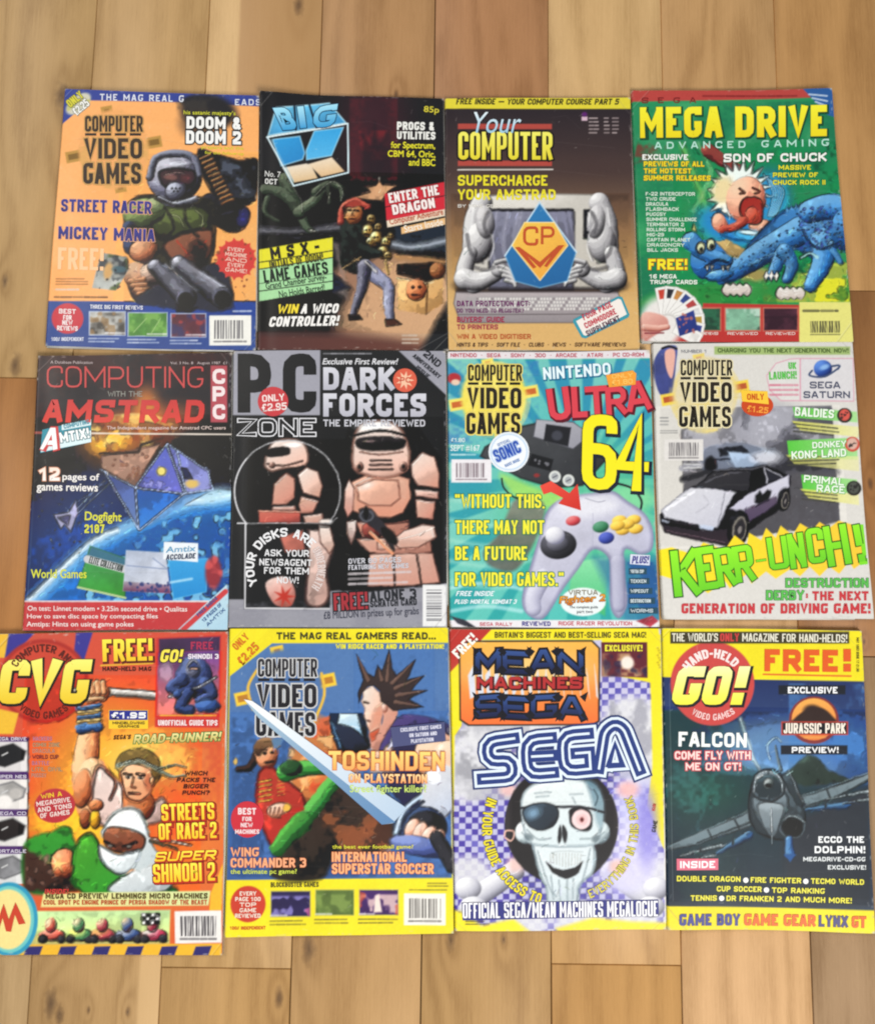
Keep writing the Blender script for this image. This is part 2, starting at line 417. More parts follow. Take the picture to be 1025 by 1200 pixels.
    def barcode(s, x0, y0, x1, y1, bgc='f0efe8', ink='55535a', vert=False, m=.12, rot=0):
        cx, cy = (x0 + x1) / 2, (y0 + y1) / 2; a = R(rot)
        def q(x, y): return (cx + (x - cx) * math.cos(a) - (y - cy) * math.sin(a), cy + (x - cx) * math.sin(a) + (y - cy) * math.cos(a))
        s.poly([q(*t) for t in rect(x0, y0, x1, y1)], bgc)
        W, H = x1 - x0, y1 - y0
        if not vert:
            x = x0 + W * m; xe = x1 - W * m
            while x < xe:
                b = s.rs.choice([3, 4, 6, 8]); 
                if not .80 < (x - x0) / W < .84: s.poly([q(*t) for t in rect(x, y0 + H * .16, min(x + b, xe), y1 - H * .22)], ink, soft=1.2)
                x += b + s.rs.choice([3, 4, 6])
            s.greek(x0 + W * m, y1 - H * .2, xe, y1 - H * .06, 1, ink, rag=0)
        else:
            y = y0 + H * m; ye = y1 - H * m
            while y < ye:
                b = s.rs.choice([3, 5, 8]); s.poly([q(*t) for t in rect(x0 + W * .16, y, x1 - W * .2, min(y + b, ye))], ink, soft=1.2); y += b + s.rs.choice([3, 5, 7])
        s.part('barcode', [q(*t) for t in rect(x0, y0, x1, y1)])
    def part(s, name, p, sm=0):
        """the cells of the cover inside p become a sub-part of their own"""
        if sm: p = smooth(p)
        X = (s.X[:-1, :-1] + s.X[1:, 1:]) / 2; Y = (s.Y[:-1, :-1] + s.Y[1:, 1:]) / 2
        s.cellnames.append(name); s.cell[s.sdist(X, Y, p) > 0] = len(s.cellnames) - 1
    def wear(s, side, k, c='c8c2b8', a=.6):
        for _ in range(k):
            t = s.rs.rand(); e = abs(s.rs.normal(0, .004))
            u, v = {'l': (e, t), 'r': (1 - e, t), 't': (t, e), 'b': (t, 1 - e)}[side]
            i, j = int(v * NV), int(u * NU); x, y = s.X[i, j], s.Y[i, j]
            L = s.rs.uniform(2, 9)
            if side in 'lr': s.blob(x, y, 2.5, L, c, 0, .6, a * s.rs.rand())
            else: s.blob(x, y, L, 2.5, c, 0, .6, a * s.rs.rand())
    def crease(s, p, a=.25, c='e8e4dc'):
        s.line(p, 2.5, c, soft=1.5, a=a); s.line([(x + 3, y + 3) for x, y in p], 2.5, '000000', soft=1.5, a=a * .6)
    # --- flat printed pieces
    def T(s, t, x0, y0, x1, y1, c, o=None, ow=.035, b=None, rot=0, sh=0, lay=1, name='headline', arc=None, o2=None, ow2=.08, sp=1.0, wave=0, taper=0, dx=0, dy=0, w=None, rr=.36, sty=None):
        """lettering fitted to a box; block strokes for capitals, the built-in face for the rest"""
        H = abs(arc[5]) if arc else y1 - y0
        W = (abs(R(arc[4] - arc[3])) * arc[2]) if arc else x1 - x0
        block = all(ch in FONT or ch == ' ' for ch in t) and sty != 'round'
        if w is None: w = .18 if b is None else min(.24, .14 + b * 1.9)
        lays = [(0.0, c, 2, 0, 0)]
        if o: lays.insert(0, (ow, o, 1, dx, dy))
        if o2: lays.insert(0, (ow2 + ow, o2, 0, dx, dy))
        cx, cy = (x0 + x1) / 2, (y0 + y1) / 2
        V, Fc, K, off = [], [], [], 0
        for ex, col, zl, ddx, ddy in lays:
            parts = []
            if block:
                g, tr, zz = stroke_text(t, W, H, w * H, ex * H * 1.25, rr, .17 * sp if sp <= 1.01 else .17 + (sp - 1) * 1.6)
                if not len(g): continue
                parts.append((g / (W, H), tr, zz))
            else:
                g, tr = glyphs(t, 0.0, 2 if H < 30 else 3, sp)
                if not len(g): continue
                mn, mx = g.min(0), g.max(0); n = (g - mn) / (mx - mn)
                bb = (0 if b is None else b * .6) + ex
                if bb > .004:
                    k = 8 if ex else 4
                    for q in range(k):
                        an = 6.2832 * (q + .5) / k
                        parts.append((n + np.array([math.cos(an) * bb * H * 1.1 / W, math.sin(an) * bb * 1.1]), tr, np.full(len(n), q * .03)))
                else: parts.append((n, tr, np.zeros(len(n))))
            for n, tr, zz in parts:
                if arc:
                    ax_, ay_, r, a0, a1, hh = arc
                    an = np.radians(a0 + (a1 - a0) * n[:, 0]); rd = r + hh * n[:, 1]
                    x = ax_ + rd * np.cos(an); y = ay_ - rd * np.sin(an)
                else:
                    k = 1 + taper * (n[:, 0] - .5)
                    ny = (n[:, 1] - .5) * k + .5
                    x = x0 + n[:, 0] * (x1 - x0) + sh * (ny - .5) * (y1 - y0); y = y1 - ny * (y1 - y0)
                    if wave: y = y + wave * np.sin(n[:, 0] * math.pi * 2)
                    q = R(rot); X, Y = x - cx, y - cy
                    x, y = cx + X * math.cos(q) - Y * math.sin(q), cy + X * math.sin(q) + Y * math.cos(q)
                p = s.place(np.stack([x + ddx, y + ddy], -1), (lay * 3 + zl) * .55 + zz)
                V.append(p); Fc.append(tr + off); off += len(p)
                if isinstance(col, str): K.append(np.ones((len(p), 3)) * lin(hexc(col)))
                else:
                    f = np.clip(1 - n[:, 1], 0, 1)[:, None]
                    K.append(lin(hexc(col[0]) * (1 - f) + hexc(col[1]) * f))
        if not V: return
        meshobj(name, np.concatenate(V), np.concatenate(Fc), PRINT, None, np.concatenate(K)); s.texts.append(C.objects[-1])
    def rough(s, p, amp=3, n=.3, con=1.15, sm=0, dabs=None, ink=.55, lev=6):
        """brush-work inside p: a slight warp, stepped tones, inked contours and many short strokes"""
        if sm: p = smooth(p)
        q = np.asarray(p, float)
        sl = s.win(q[:, 0].min() - 3, q[:, 1].min() - 3, q[:, 0].max() + 3, q[:, 1].max() + 3)
        if sl is None: return
        d = np.clip(s.sdist(s.X[sl], s.Y[sl], p) / 8, 0, 1)
        k = min(amp, 3.0) / s.sc
        i0, j0 = np.mgrid[sl[0], sl[1]]
        A = np.roll(s.N[8], 37, 1); B = np.roll(s.N[8], 53, 0); A2 = np.roll(s.N[4], 11, 1); B2 = np.roll(s.N[4], 19, 0)
        ii = np.clip(i0 + d * k * ((A[sl] - .5) * 2 + (A2[sl] - .5) * 2), 0, NV); jj = np.clip(j0 + d * k * ((B[sl] - .5) * 2 + (B2[sl] - .5) * 2), 0, NU)
        a, b = np.floor(ii).astype(int), np.floor(jj).astype(int); a1, b1 = np.minimum(a + 1, NV), np.minimum(b + 1, NU); fa, fb = (ii - a)[..., None], (jj - b)[..., None]
        I = s.img; w_ = (I[a, b] * (1 - fb) + I[a, b1] * fb) * (1 - fa) + (I[a1, b] * (1 - fb) + I[a1, b1] * fb) * fa
        w_ = np.clip((w_ - .44) * con + .42, .02, 1)
        L = w_.mean(-1)
        f = (s.N[4] * .5 + s.N[8] * .5)[sl] - .5
        Ln = L + f * n * .34
        fr = Ln * lev; st = (np.floor(fr) + np.clip((fr - np.floor(fr) - .5) * 5 + .5, 0, 1)) / lev
        T_ = (L * .35 + st * .65) / (L + .02)
        gy, gx = np.gradient(I[sl].mean(-1))
        g = np.hypot(gx, gy)
        e = np.clip((g - .035) / .10, 0, 1) * ink
        dd = d[..., None]
        w_ = w_ * (1 - dd) + np.clip(w_ * T_[..., None], 0, 1) * (1 - e[..., None]) * dd
        s.img[sl] = np.clip(w_, 0.02, 1)
        # strokes laid along the forms
        GY, GX = gy, gx
        H_, W_ = g.shape
        if dabs is None: dabs = int(min(900, H_ * W_ * .022))
        for _ in range(dabs):
            r, c = s.rs.randint(1, H_ - 1), s.rs.randint(1, W_ - 1)
            if d[r, c] < .9: continue
            x, y = s.X[sl][r, c], s.Y[sl][r, c]; gm = g[r, c]
            if gm < .012 and s.rs.rand() < .93: continue
            an = math.atan2(GY[r, c], GX[r, c]) + math.pi / 2 + s.rs.normal(0, .35)
            col = s.img[sl][r, c]; up = s.rs.rand() < .45
            col = np.clip(col * (s.rs.uniform(1.2, 1.6) if up else s.rs.uniform(.4, .75)) + s.rs.normal(0, .035, 3) + (.04 if up else 0), 0, 1)
            hx = '%02x%02x%02x' % tuple(int(v * 255) for v in col)
            l_ = s.rs.uniform(5, 15); cx_, sy_ = math.cos(an) * l_, math.sin(an) * l_; bn = s.rs.normal(0, 3)
            s.line([(x - cx_, y - sy_), (x - sy_ * .1 * bn, y + cx_ * .1 * bn), (x + cx_, y + sy_)], s.rs.uniform(2.2, 4.2), hx, w1=1.5, soft=1.4, a=s.rs.uniform(.4, .85))
    def V(s, name, pts, c, lay=2, sm=0):
        if sm: pts = smooth(pts)
        tr = [tuple(t) for t in tessellate_polygon([[Vector((x, y, 0)) for x, y in pts]])]
        q = [tuple(p) for p in pts]
        for _ in range(5):
            L = max(math.dist(q[t[i]], q[t[i - 1]]) for t in tr for i in range(3))
            if L < 55: break
            mid, nt = {}, []
            def m_(a, b):
                k = (min(a, b), max(a, b))
                if k not in mid: q.append(((q[a][0] + q[b][0]) / 2, (q[a][1] + q[b][1]) / 2)); mid[k] = len(q) - 1
                return mid[k]
            for A, B, D_ in tr:
                x, y, z = m_(A, B), m_(B, D_), m_(D_, A); nt += [(A, x, z), (x, B, y), (z, y, D_), (x, y, z)]
            tr = nt
        tr = np.array(tr); q = np.asarray(q, float); P = s.place(q, lay * 1.1 + .6)
        if isinstance(c, str): K = np.ones((len(q), 3)) * lin(hexc(c))
        else:
            a = R(c[2]); t = q[:, 0] * math.cos(a) + q[:, 1] * math.sin(a); t = ((t - t.min()) / (np.ptp(t) + 1e-6))[:, None]
            K = lin(hexc(c[0]) * (1 - t) + hexc(c[1]) * t)
        meshobj(name, P, tr, PRINT, None, K); s.texts.append(C.objects[-1])
    # --- finish
    def build(s):
        for _ in range(70):
            u_, v_ = s.rs.rand(2); i_, j_ = int(v_ * NV), int(u_ * NU); an = s.rs.rand() * 6.28; l_ = s.rs.uniform(3, 16)
            x, y = s.X[i_, j_], s.Y[i_, j_]; s.line([(x, y), (x + l_ * math.cos(an), y + l_ * math.sin(an))], 2.4, 'e4e0d8', soft=1.6, a=s.rs.uniform(.08, .38))
        for (i_, j_), sg in (((0, 0), (1, 1)), ((0, NU), (-1, 1)), ((NV, NU), (-1, -1)), ((NV, 0), (1, -1))):
            x, y = s.X[i_, j_], s.Y[i_, j_]; k_ = s.rs.uniform(4, 13); s.blob(x, y, k_, k_, 'c4bcae', 0, .6, .85)
            if s.rs.rand() < .6:
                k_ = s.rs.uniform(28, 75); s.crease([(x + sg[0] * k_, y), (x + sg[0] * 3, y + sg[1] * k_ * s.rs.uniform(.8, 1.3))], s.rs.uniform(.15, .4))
        for _ in range(3):
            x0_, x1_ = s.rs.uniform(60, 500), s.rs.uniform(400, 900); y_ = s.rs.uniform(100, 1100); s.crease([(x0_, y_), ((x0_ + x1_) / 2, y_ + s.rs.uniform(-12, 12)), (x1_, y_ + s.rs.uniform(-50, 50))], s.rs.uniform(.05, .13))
        s.img = s.img * .965 + np.array([.60, .57, .52]) * .035 * 1.1
        s.img *= (1 + .03 * (s.N[2][..., None] - .5)) 
        Z = s.surf(s.wx, s.wy)
        u = np.linspace(0, 1, NU + 1)[None, :] * np.ones((NV + 1, 1))
        e = np.clip(1 - u / .012, 0, 1); Z = Z - (s.h + .0006) * (1 - np.sqrt(np.clip(1 - e ** 2, 0, 1)))   # the sheet folds round the spine
        P = s.local(s.wx, s.wy, Z).reshape(-1, 3); K = lin(s.img).reshape(-1, 3)
        idx = np.arange((NV + 1) * (NU + 1)).reshape(NV + 1, NU + 1)
        Q = np.stack([idx[1:, :-1], idx[1:, 1:], idx[:-1, 1:], idx[:-1, :-1]], -1)
        def sub(name, mask, parent):
            f = Q[mask]
            if not len(f): return None
            un, inv = np.unique(f, return_inverse=True)
            return meshobj(name, P[un], inv.reshape(-1, 4), PRINT, parent, K[un], True)
        cover = sub('front_cover', s.cell == -1, s.root)
        for i, nm in enumerate(s.cellnames): sub(nm, s.cell == i, cover)
        for o in s.texts: o.parent = cover
        # inner sheets: thin leaves, each a hair out of line
        def slab(name, z0, z1, ins, mat, par, jit=0, cols=None):
            k = 12; t = np.linspace(0, 1, k + 1)[:-1]
            ring = [(a, 0.0) for a in t] + [(1.0, a) for a in t] + [(1 - a, 1.0) for a in t] + [(0.0, 1 - a) for a in t]
            V, Fc = [], []
            n = len(ring); levels = [z0, z1]
            j = s.rs.uniform(-jit, jit, 4)
            for z in levels:
                for a, b in ring:
                    uu = ins[0] + j[0] + a * (1 - ins[0] - ins[1] + j[1]); vv = ins[2] + j[2] + b * (1 - ins[2] - ins[3] + j[3])
                    x = s.cw[0][0] * (1 - uu) * (1 - vv) + s.cw[1][0] * uu * (1 - vv) + s.cw[2][0] * uu * vv + s.cw[3][0] * (1 - uu) * vv
                    y = s.cw[0][1] * (1 - uu) * (1 - vv) + s.cw[1][1] * uu * (1 - vv) + s.cw[2][1] * uu * vv + s.cw[3][1] * (1 - uu) * vv
                    bend = -.0009 * (z / s.h)
                    V.append(s.local(np.array(x), np.array(y), np.array(z + bend)))
            for i in range(n): Fc.append([i, (i + 1) % n, n + (i + 1) % n, n + i])
            return V, Fc
        V, Fc = [], []
        L = 7
        for i in range(L):
            z0 = .0006 + (s.h - .0006) * i / L; z1 = .0006 + (s.h - .0006) * (i + .93) / L
            v, f = slab('x', z0, z1, (.006, .001 - .0055 * (1 - i / L), .001, .001 - .0035 * (1 - i / L)), PAPER, None, .0012)
            o = len(V); V += list(v); Fc += [[o + a for a in q] for q in f]
            o2 = o + len(v) // 2                       # cap as fan of quads across
            nn = len(v) // 2
            for a in range(1, nn // 2): Fc.append([o2 + a - 1, o2 + a, o2 + (nn - a) % nn if nn - a != nn else o2, o2 + (nn - a + 1) % nn])
        meshobj('page_block', V, Fc, PAPER, s.root)
        v, f = slab('x', .0001, .0005, (.0, .001, .001, .001), PRINT, None, 0)
        nn = len(v) // 2
        for a in range(1, nn // 2): f.append([nn + a - 1, nn + a, nn + (nn - a), nn + (nn - a + 1) % nn])
        meshobj('back_cover', v, f, PRINT, s.root, np.ones((len(v), 3)) * s.img[:, 3:8].mean((0, 1)) * .5)
# ------------------------------------------------------------------ floor of oak planks
def oak(seed, tint, knots, contrast=1.0, sap=None):
    m, n, l = newmat('oak_plank')
    b = n['Principled BSDF']; rnd = random.Random(seed)
    g = n.new('ShaderNodeNewGeometry')
    def mth(op, a, bb=None, c=None):
        q = n.new('ShaderNodeMath'); q.operation = op
        for i, v in enumerate((a, bb, c)):
            if v is None: continue
            if isinstance(v, (int, float)): q.inputs[i].default_value = v
            else: l.new(v, q.inputs[i])
        return q.outputs[0]
    sx = n.new('ShaderNodeSeparateXYZ'); l.new(g.outputs['Position'], sx.inputs[0])
    x, y = sx.outputs[0], sx.outputs[1]
    mp = n.new('ShaderNodeMapping'); mp.inputs['Location'].default_value = (rnd.uniform(0, 9), rnd.uniform(0, 9), 0); mp.inputs['Scale'].default_value = (9, 1.6, 1)
    l.new(g.outputs['Position'], mp.inputs[0])
    big = n.new('ShaderNodeTexNoise'); big.inputs['Scale'].default_value = 1.0; big.inputs['Detail'].default_value = 3
    l.new(mp.outputs[0], big.inputs['Vector'])
    kd = None; dark = None; KD = []
    for kx, ky, kr in knots:
        dx = mth('SUBTRACT', x, kx); dy = mth('MULTIPLY', mth('SUBTRACT', y, ky), .45)
        d = mth('SQRT', mth('ADD', mth('MULTIPLY', dx, dx), mth('MULTIPLY', dy, dy)))
        e = mth('POWER', 2.718, mth('MULTIPLY', d, -1 / (kr * 2.2)))
        kd = e if kd is None else mth('ADD', kd, e)
        dk = n.new('ShaderNodeMapRange'); KD.append((d, kr, dk))
        dk.inputs['From Min'].default_value = kr * .75; dk.inputs['From Max'].default_value = kr * 1.55; dk.inputs['To Min'].default_value = 1; dk.inputs['To Max'].default_value = 0
        dark = dk.outputs[0] if dark is None else mth('MAXIMUM', dark, dk.outputs[0])
    ph = mth('ADD', mth('MULTIPLY', x, rnd.uniform(14, 30)), mth('MULTIPLY', big.outputs['Fac'], rnd.uniform(3.5, 8)))
    if kd is not None: ph = mth('ADD', ph, mth('MULTIPLY', kd, 2.2))
    rings = mth('SINE', mth('MULTIPLY', ph, 6.28))
    m2 = n.new('ShaderNodeMapping'); m2.inputs['Scale'].default_value = (420, 9, 1); m2.inputs['Location'].default_value = (rnd.uniform(0, 99), 0, 0)
    l.new(g.outputs['Position'], m2.inputs[0])
    fine = n.new('ShaderNodeTexNoise'); fine.inputs['Scale'].default_value = 1; fine.inputs['Detail'].default_value = 5; fine.inputs['Roughness'].default_value = .62
    l.new(m2.outputs[0], fine.inputs['Vector'])
    m3 = n.new('ShaderNodeMapping'); m3.inputs['Scale'].default_value = (20, 7, 1); m3.inputs['Location'].default_value = (rnd.uniform(0, 99), 0, 0)
    l.new(g.outputs['Position'], m3.inputs[0])
    cl = n.new('ShaderNodeTexNoise'); cl.inputs['Scale'].default_value = 1; cl.inputs['Detail'].default_value = 4; l.new(m3.outputs[0], cl.inputs['Vector'])
    m4 = n.new('ShaderNodeMapping'); m4.inputs['Scale'].default_value = (1500, 75, 1); l.new(g.outputs['Position'], m4.inputs[0])
    pore = n.new('ShaderNodeTexNoise'); pore.inputs['Scale'].default_value = 1; pore.inputs['Detail'].default_value = 3; pore.inputs['Roughness'].default_value = .7; l.new(m4.outputs[0], pore.inputs['Vector'])
    m5 = n.new('ShaderNodeMapping'); m5.inputs['Scale'].default_value = (160, 110, 1); l.new(g.outputs['Position'], m5.inputs[0])
    rag = n.new('ShaderNodeTexNoise'); rag.inputs['Scale'].default_value = 1; rag.inputs['Detail'].default_value = 4; l.new(m5.outputs[0], rag.inputs['Vector'])
    for d_, kr, dk in KD: l.new(mth('ADD', d_, mth('MULTIPLY', rag.outputs['Fac'], kr * 1.3)), dk.inputs['Value'])
    v = mth('ADD', mth('MULTIPLY', rings, .13 * contrast), mth('ADD', mth('MULTIPLY', mth('SUBTRACT', fine.outputs['Fac'], .5), .5 * contrast), mth('ADD', mth('MULTIPLY', mth('SUBTRACT', pore.outputs['Fac'], .5), .55), mth('MULTIPLY', mth('SUBTRACT', cl.outputs['Fac'], .5), .75))))
    v = mth('ADD', v, .5)
    cr = n.new('ShaderNodeValToRGB'); e = cr.color_ramp.elements
    t = np.array(lin(hexc(tint)))
    e[0].position = 0; e[0].color = (*(t * (.60, .53, .42)), 1); e[1].position = 1; e[1].color = (*np.clip(t * (1.24, 1.27, 1.34), 0, .9), 1)
    k = e.new(.5); k.color = (*t, 1)
    l.new(v, cr.inputs[0]); col = cr.outputs[0]
    def mixc(f, a, c2):
        q = n.new('ShaderNodeMix'); q.data_type = 'RGBA'
        l.new(f, q.inputs[0]) if not isinstance(f, float) else None
        l.new(a, q.inputs[6]); q.inputs[7].default_value = c2; return q.outputs[2]
    if sap:
        mr = n.new('ShaderNodeMapRange'); l.new(mth('ADD', x, mth('MULTIPLY', big.outputs['Fac'], .03)), mr.inputs['Value'])
        mr.inputs['From Min'].default_value = sap[0]; mr.inputs['From Max'].default_value = sap[0] + sap[1]
        col = mixc(mth('MULTIPLY', mr.outputs[0], .8), col, (*lin(hexc(sap[2])), 1))
    if kd is not None:
        col = mixc(mth('MULTIPLY', mth('MINIMUM', kd, 1.0), .30), col, (*(t * (.5, .42, .33)), 1))
        col = mixc(mth('MULTIPLY', dark, mth('ADD', .25, rag.outputs['Fac'])), col, (.07, .036, .02, 1))
    l.new(col, b.inputs['Base Color'])
    b.inputs['Roughness'].default_value = .5; b.inputs['Specular IOR Level'].default_value = .35
    bp = n.new('ShaderNodeBump'); bp.inputs['Strength'].default_value = .35; bp.inputs['Distance'].default_value = .0006
    l.new(fine.outputs['Fac'], bp.inputs['Height']); l.new(bp.outputs[0], b.inputs['Normal'])
    return m

floor = bpy.data.objects.new('floor', None); C.objects.link(floor)
floor['kind'] = 'structure'; floor['label'] = 'oak plank floor with knots and dark joints under all the magazines'
def seam(k, y):                                   # photo x of seam k at height y: seams run straight along the floor's y axis
    xt = 642 + 132.3 * k; return 617 + (xt - 617) * (1 + .158 * y / 1200)
xs = [float(unproject(seam(k, 600), 600, 0)[0]) for k in range(-7, 7)]
def fy(px, py): return float(unproject(px, py, 0)[1])
# column: (joint heights in photo pixels, [tint per plank from the top], knots)
cols = {
 -7: ([300], ['b98f5e', 'a87a48']), -6: ([-200, 700], ['b8925f', 'b08650', 'b48b58']),
 -5: ([449, 900], ['ad8b5b', 'a5703c', 'ae8e62']), -4: ([600], ['b4905f', 'b28d5c']), -3: ([500, 1138], ['cba672', 'b58f5c', 'b98f58']),
 -2: ([700], ['aa8054', 'b68e5c']), -1: ([560], ['a5764e', 'b18a57']), 0: ([450, 1128], ['c49f6c', 'b98f5a', 'bb8c52']),
 1: ([620], ['b98f5f', 'c2986a']), 2: ([334, 763], ['b78d58', '9c6b3c', 'a5835f']), 3: ([300], ['a97c4c', 'a08058']), 4: ([700], ['b08a5a', 'b08a5a']), 5: ([500], ['b08a5a', 'a8824f'])}
cols[2] = ([334, 763], ['ae824e', '98683a', 'a2825f']); cols[1] = ([620], ['b58c5b', 'cda272'])
KN = [(350, 6, .008), (464, 110, .003), (72, 112, .010), (60, 1176, .009), (70, 1190, .006), (150, 1186, .003), (104, 1184, .0025), (362, 1112, .009), (528, 1102, .006), (590, 1101, .003), (18, 428, .009), (1019, 567, .004), (327, 1170, .006), (6, 330, .005), (1012, 752, .002)]
kw = [(float(unproject(a, c, 0)[0]), float(unproject(a, c, 0)[1]), r) for a, c, r in KN]
T0 = .02
for i, k in enumerate(range(-7, 6)):
    js, tints = cols[k]
    ys = [2.1] + [fy(512, j) for j in js] + [-2.0]
    for q in range(len(ys) - 1):
        x0, x1, y1, y0 = xs[i] + .00055, xs[i + 1] - .00055, ys[q] - .00045, ys[q + 1] + .00045
        bv = .0006; dz = random.Random(i * 7 + q).uniform(-.0003, .0)
        V = [(x0, y0, -T0), (x1, y0, -T0), (x1, y1, -T0), (x0, y1, -T0), (x0, y0, -bv + dz), (x1, y0, -bv + dz), (x1, y1, -bv + dz), (x0, y1, -bv + dz),
             (x0 + bv, y0 + bv, dz), (x1 - bv, y0 + bv, dz), (x1 - bv, y1 - bv, dz), (x0 + bv, y1 - bv, dz)]
        Fc = [[8, 9, 10, 11]]
        for a in range(4):
            c = (a + 1) % 4; Fc += [[a, c, 4 + c, 4 + a], [4 + a, 4 + c, 8 + c, 8 + a]]
        kk = [t for t in kw if x0 - .01 < t[0] < x1 + .01 and y0 < t[1] < y1]
        sap = None
        if k == -3 and q == 0: sap = (float(unproject(283, 60, 0)[0]) + .012, .004, 'ab8153')
        if k == -4 and q == 1: sap = (float(unproject(168, 1170, 0)[0]) + .012, .004, 'd2ac78')
        mt = oak(i * 10 + q, tints[min(q, len(tints) - 1)], kk, 1.0, sap)
        meshobj('plank', V, Fc, mt, floor)
m, n_, l_ = newmat('dark_gap'); n_['Principled BSDF'].inputs['Base Color'].default_value = (.03, .02, .014, 1); n_['Principled BSDF'].inputs['Roughness'].default_value = .9
meshobj('underlay', [(-2, -2.2, -.021), (2, -2.2, -.021), (2, 2.3, -.021), (-2, 2.3, -.021)], [[0, 1, 2, 3]], m, floor)
# ------------------------------------------------------------------ the three grid rows of magazines
NAVY, WHITE, BLACK, YEL = '27408f', 'ecebe6', '17161a', 'efe22c'
def title(s, x0, y0, x1, y1, ink, edge, bar='2a2018', lay=1, ow=.05, slant=0, b=.025):
    """three stacked condensed words with a dashed rule below the first"""
    H = y1 - y0; W = x1 - x0
    s.T('COMPUTER', x0 + W * .03, y0, x1, y0 + H * .235, ink, edge, ow, b=b, lay=lay, name='masthead')
    for i in range(4):
        a = x0 + W * (.03 + i * .25); s.V('masthead_rule', rect(a, y0 + H * .255, a + W * .19, y0 + H * .29), bar, lay * 1.0)
    s.T('VIDEO', x0 + W * .02, y0 + H * .33, x1 - W * .01, y0 + H * .63, ink, edge, ow, b=b, lay=lay, name='masthead')
    s.T('GAMES', x0, y0 + H * .69, x1 - W * .03, y1, ink, edge, ow, b=b, lay=lay, name='masthead')
def cross(s, cx, cy, W, H, c1, c2, c3, rot=-12):
    """the broken cross-hair behind the title"""
    a = R(rot)
    def q(p): return [(cx + x * math.cos(a) - y * math.sin(a), cy + x * math.sin(a) + y * math.cos(a)) for x, y in p]
    for sx in (-1, 1):
        s.poly(q(rect(min(sx * W * .78, sx * W * .38), -24, max(sx * W * .78, sx * W * .38), 24)), c2, soft=3); s.poly(q(rect(min(sx * W * .74, sx * W * .45), -12, max(sx * W * .74, sx * W * .45), 12)), c3, soft=2)
        s.poly(q(rect(-24, min(sx * H * .62, sx * H * .45), 24, max(sx * H * .62, sx * H * .45))), c2, soft=3); s.poly(q(rect(-11, min(sx * H * .58, sx * H * .47), 11, max(sx * H * .58, sx * H * .47))), c3, soft=2)
    s.blob(cx, cy, W * .56, H * .56, c1, 0, .08)

# ---- row 1, 1: orange, armoured soldier
s = Mag(40, 90, 3.637, [(75.2, 105.2), (303.5, 113), (300, 411.5), (53, 406)], .0042,
        'orange magazine cover with soldier in grey helmet aiming a double-barrelled gun', 1, 'f9ae62')
s.poly(rect(60, 40, 1000, 1200), ('fab068', 'f8a95c', 90))
s.mottle(rect(60, 200, 1000, 960), 'fcbc7c', .4, 64, .55, .4)
s.poly([(110, 30), (990, 40), (990, 130), (650, 112), (238, 104), (100, 225), (90, 225)], '2b3d92')
s.poly(rect(0, 958, 1000, 1250), '25458f'); s.mottle(rect(0, 965, 1000, 1200), '1c3a80', .5, 32)
s.blob(192, 118, 62, 33, 'cfcdb8', -38, .15); s.mottle(oval(192, 118, 60, 30, rot=-38), 'b8b43c', .8, 8)
s.T('ONLY', 140, 82, 214, 116, 'd6cf3a', '6a6a30', .06, .03, rot=-38, name='price_flash'); s.T('£2.25', 165, 116, 240, 150, 'f4f4ee', '8a8a80', .06, .02, rot=-38, name='price_flash')
s.T('THE MAG REAL G', 284, 80, 640, 108, 'dfe3ef', b=.02, rot=1, sp=1.15, name='top_line'); s.T('EADS', 858, 98, 968, 124, 'dfe3ef', b=.02, name='top_line', sp=1.15)
# smoke and big weapon behind the helmet
s.blob(745, 150, 118, 72, '15141a', 8, .25); s.blob(700, 200, 70, 60, '2a1f1c', 0, .6, .8); s.blob(690, 110, 60, 26, '1a191f', 0, .3)
s.poly([(700, 310), (790, 335), (880, 360), (945, 352), (962, 400), (942, 520), (900, 550), (850, 540), (780, 520), (720, 420)], '22252e', 5, sm=1, n=.5, rim=('101116', 40))
s.mottle(rect(790, 350, 945, 530), '5c6474', .6, 8, .62, .15); s.mottle(rect(790, 350, 945, 530), '0c0d12', .7, 16, .6, .2)
s.tube([(760, 560), (850, 600)], 62, 66, '2a2a38', '16161e', '07070a'); s.poly([(770, 560), (860, 540), (915, 570), (912, 620), (870, 655), (790, 640)], ('1c1a26', '0c0c12', 60), 4, sm=1); s.blob(893, 600, 22, 36, '34347c', 10, .6, .9); s.line([(800, 590), (850, 575)], 5, '4c4c5c', soft=4, a=.6)
for i in range(11):
    x = 728 + i * 9.5; y = 345 + i * 19; s.tube([(x - 18, y + 7), (x + 24, y - 12)], 6, 6, 'f8c88a', 'd8803a', '7a3614')
s.mottle([(600, 85), (880, 85), (880, 200), (620, 200)], '3a342c', .5, 16, .6, .2)
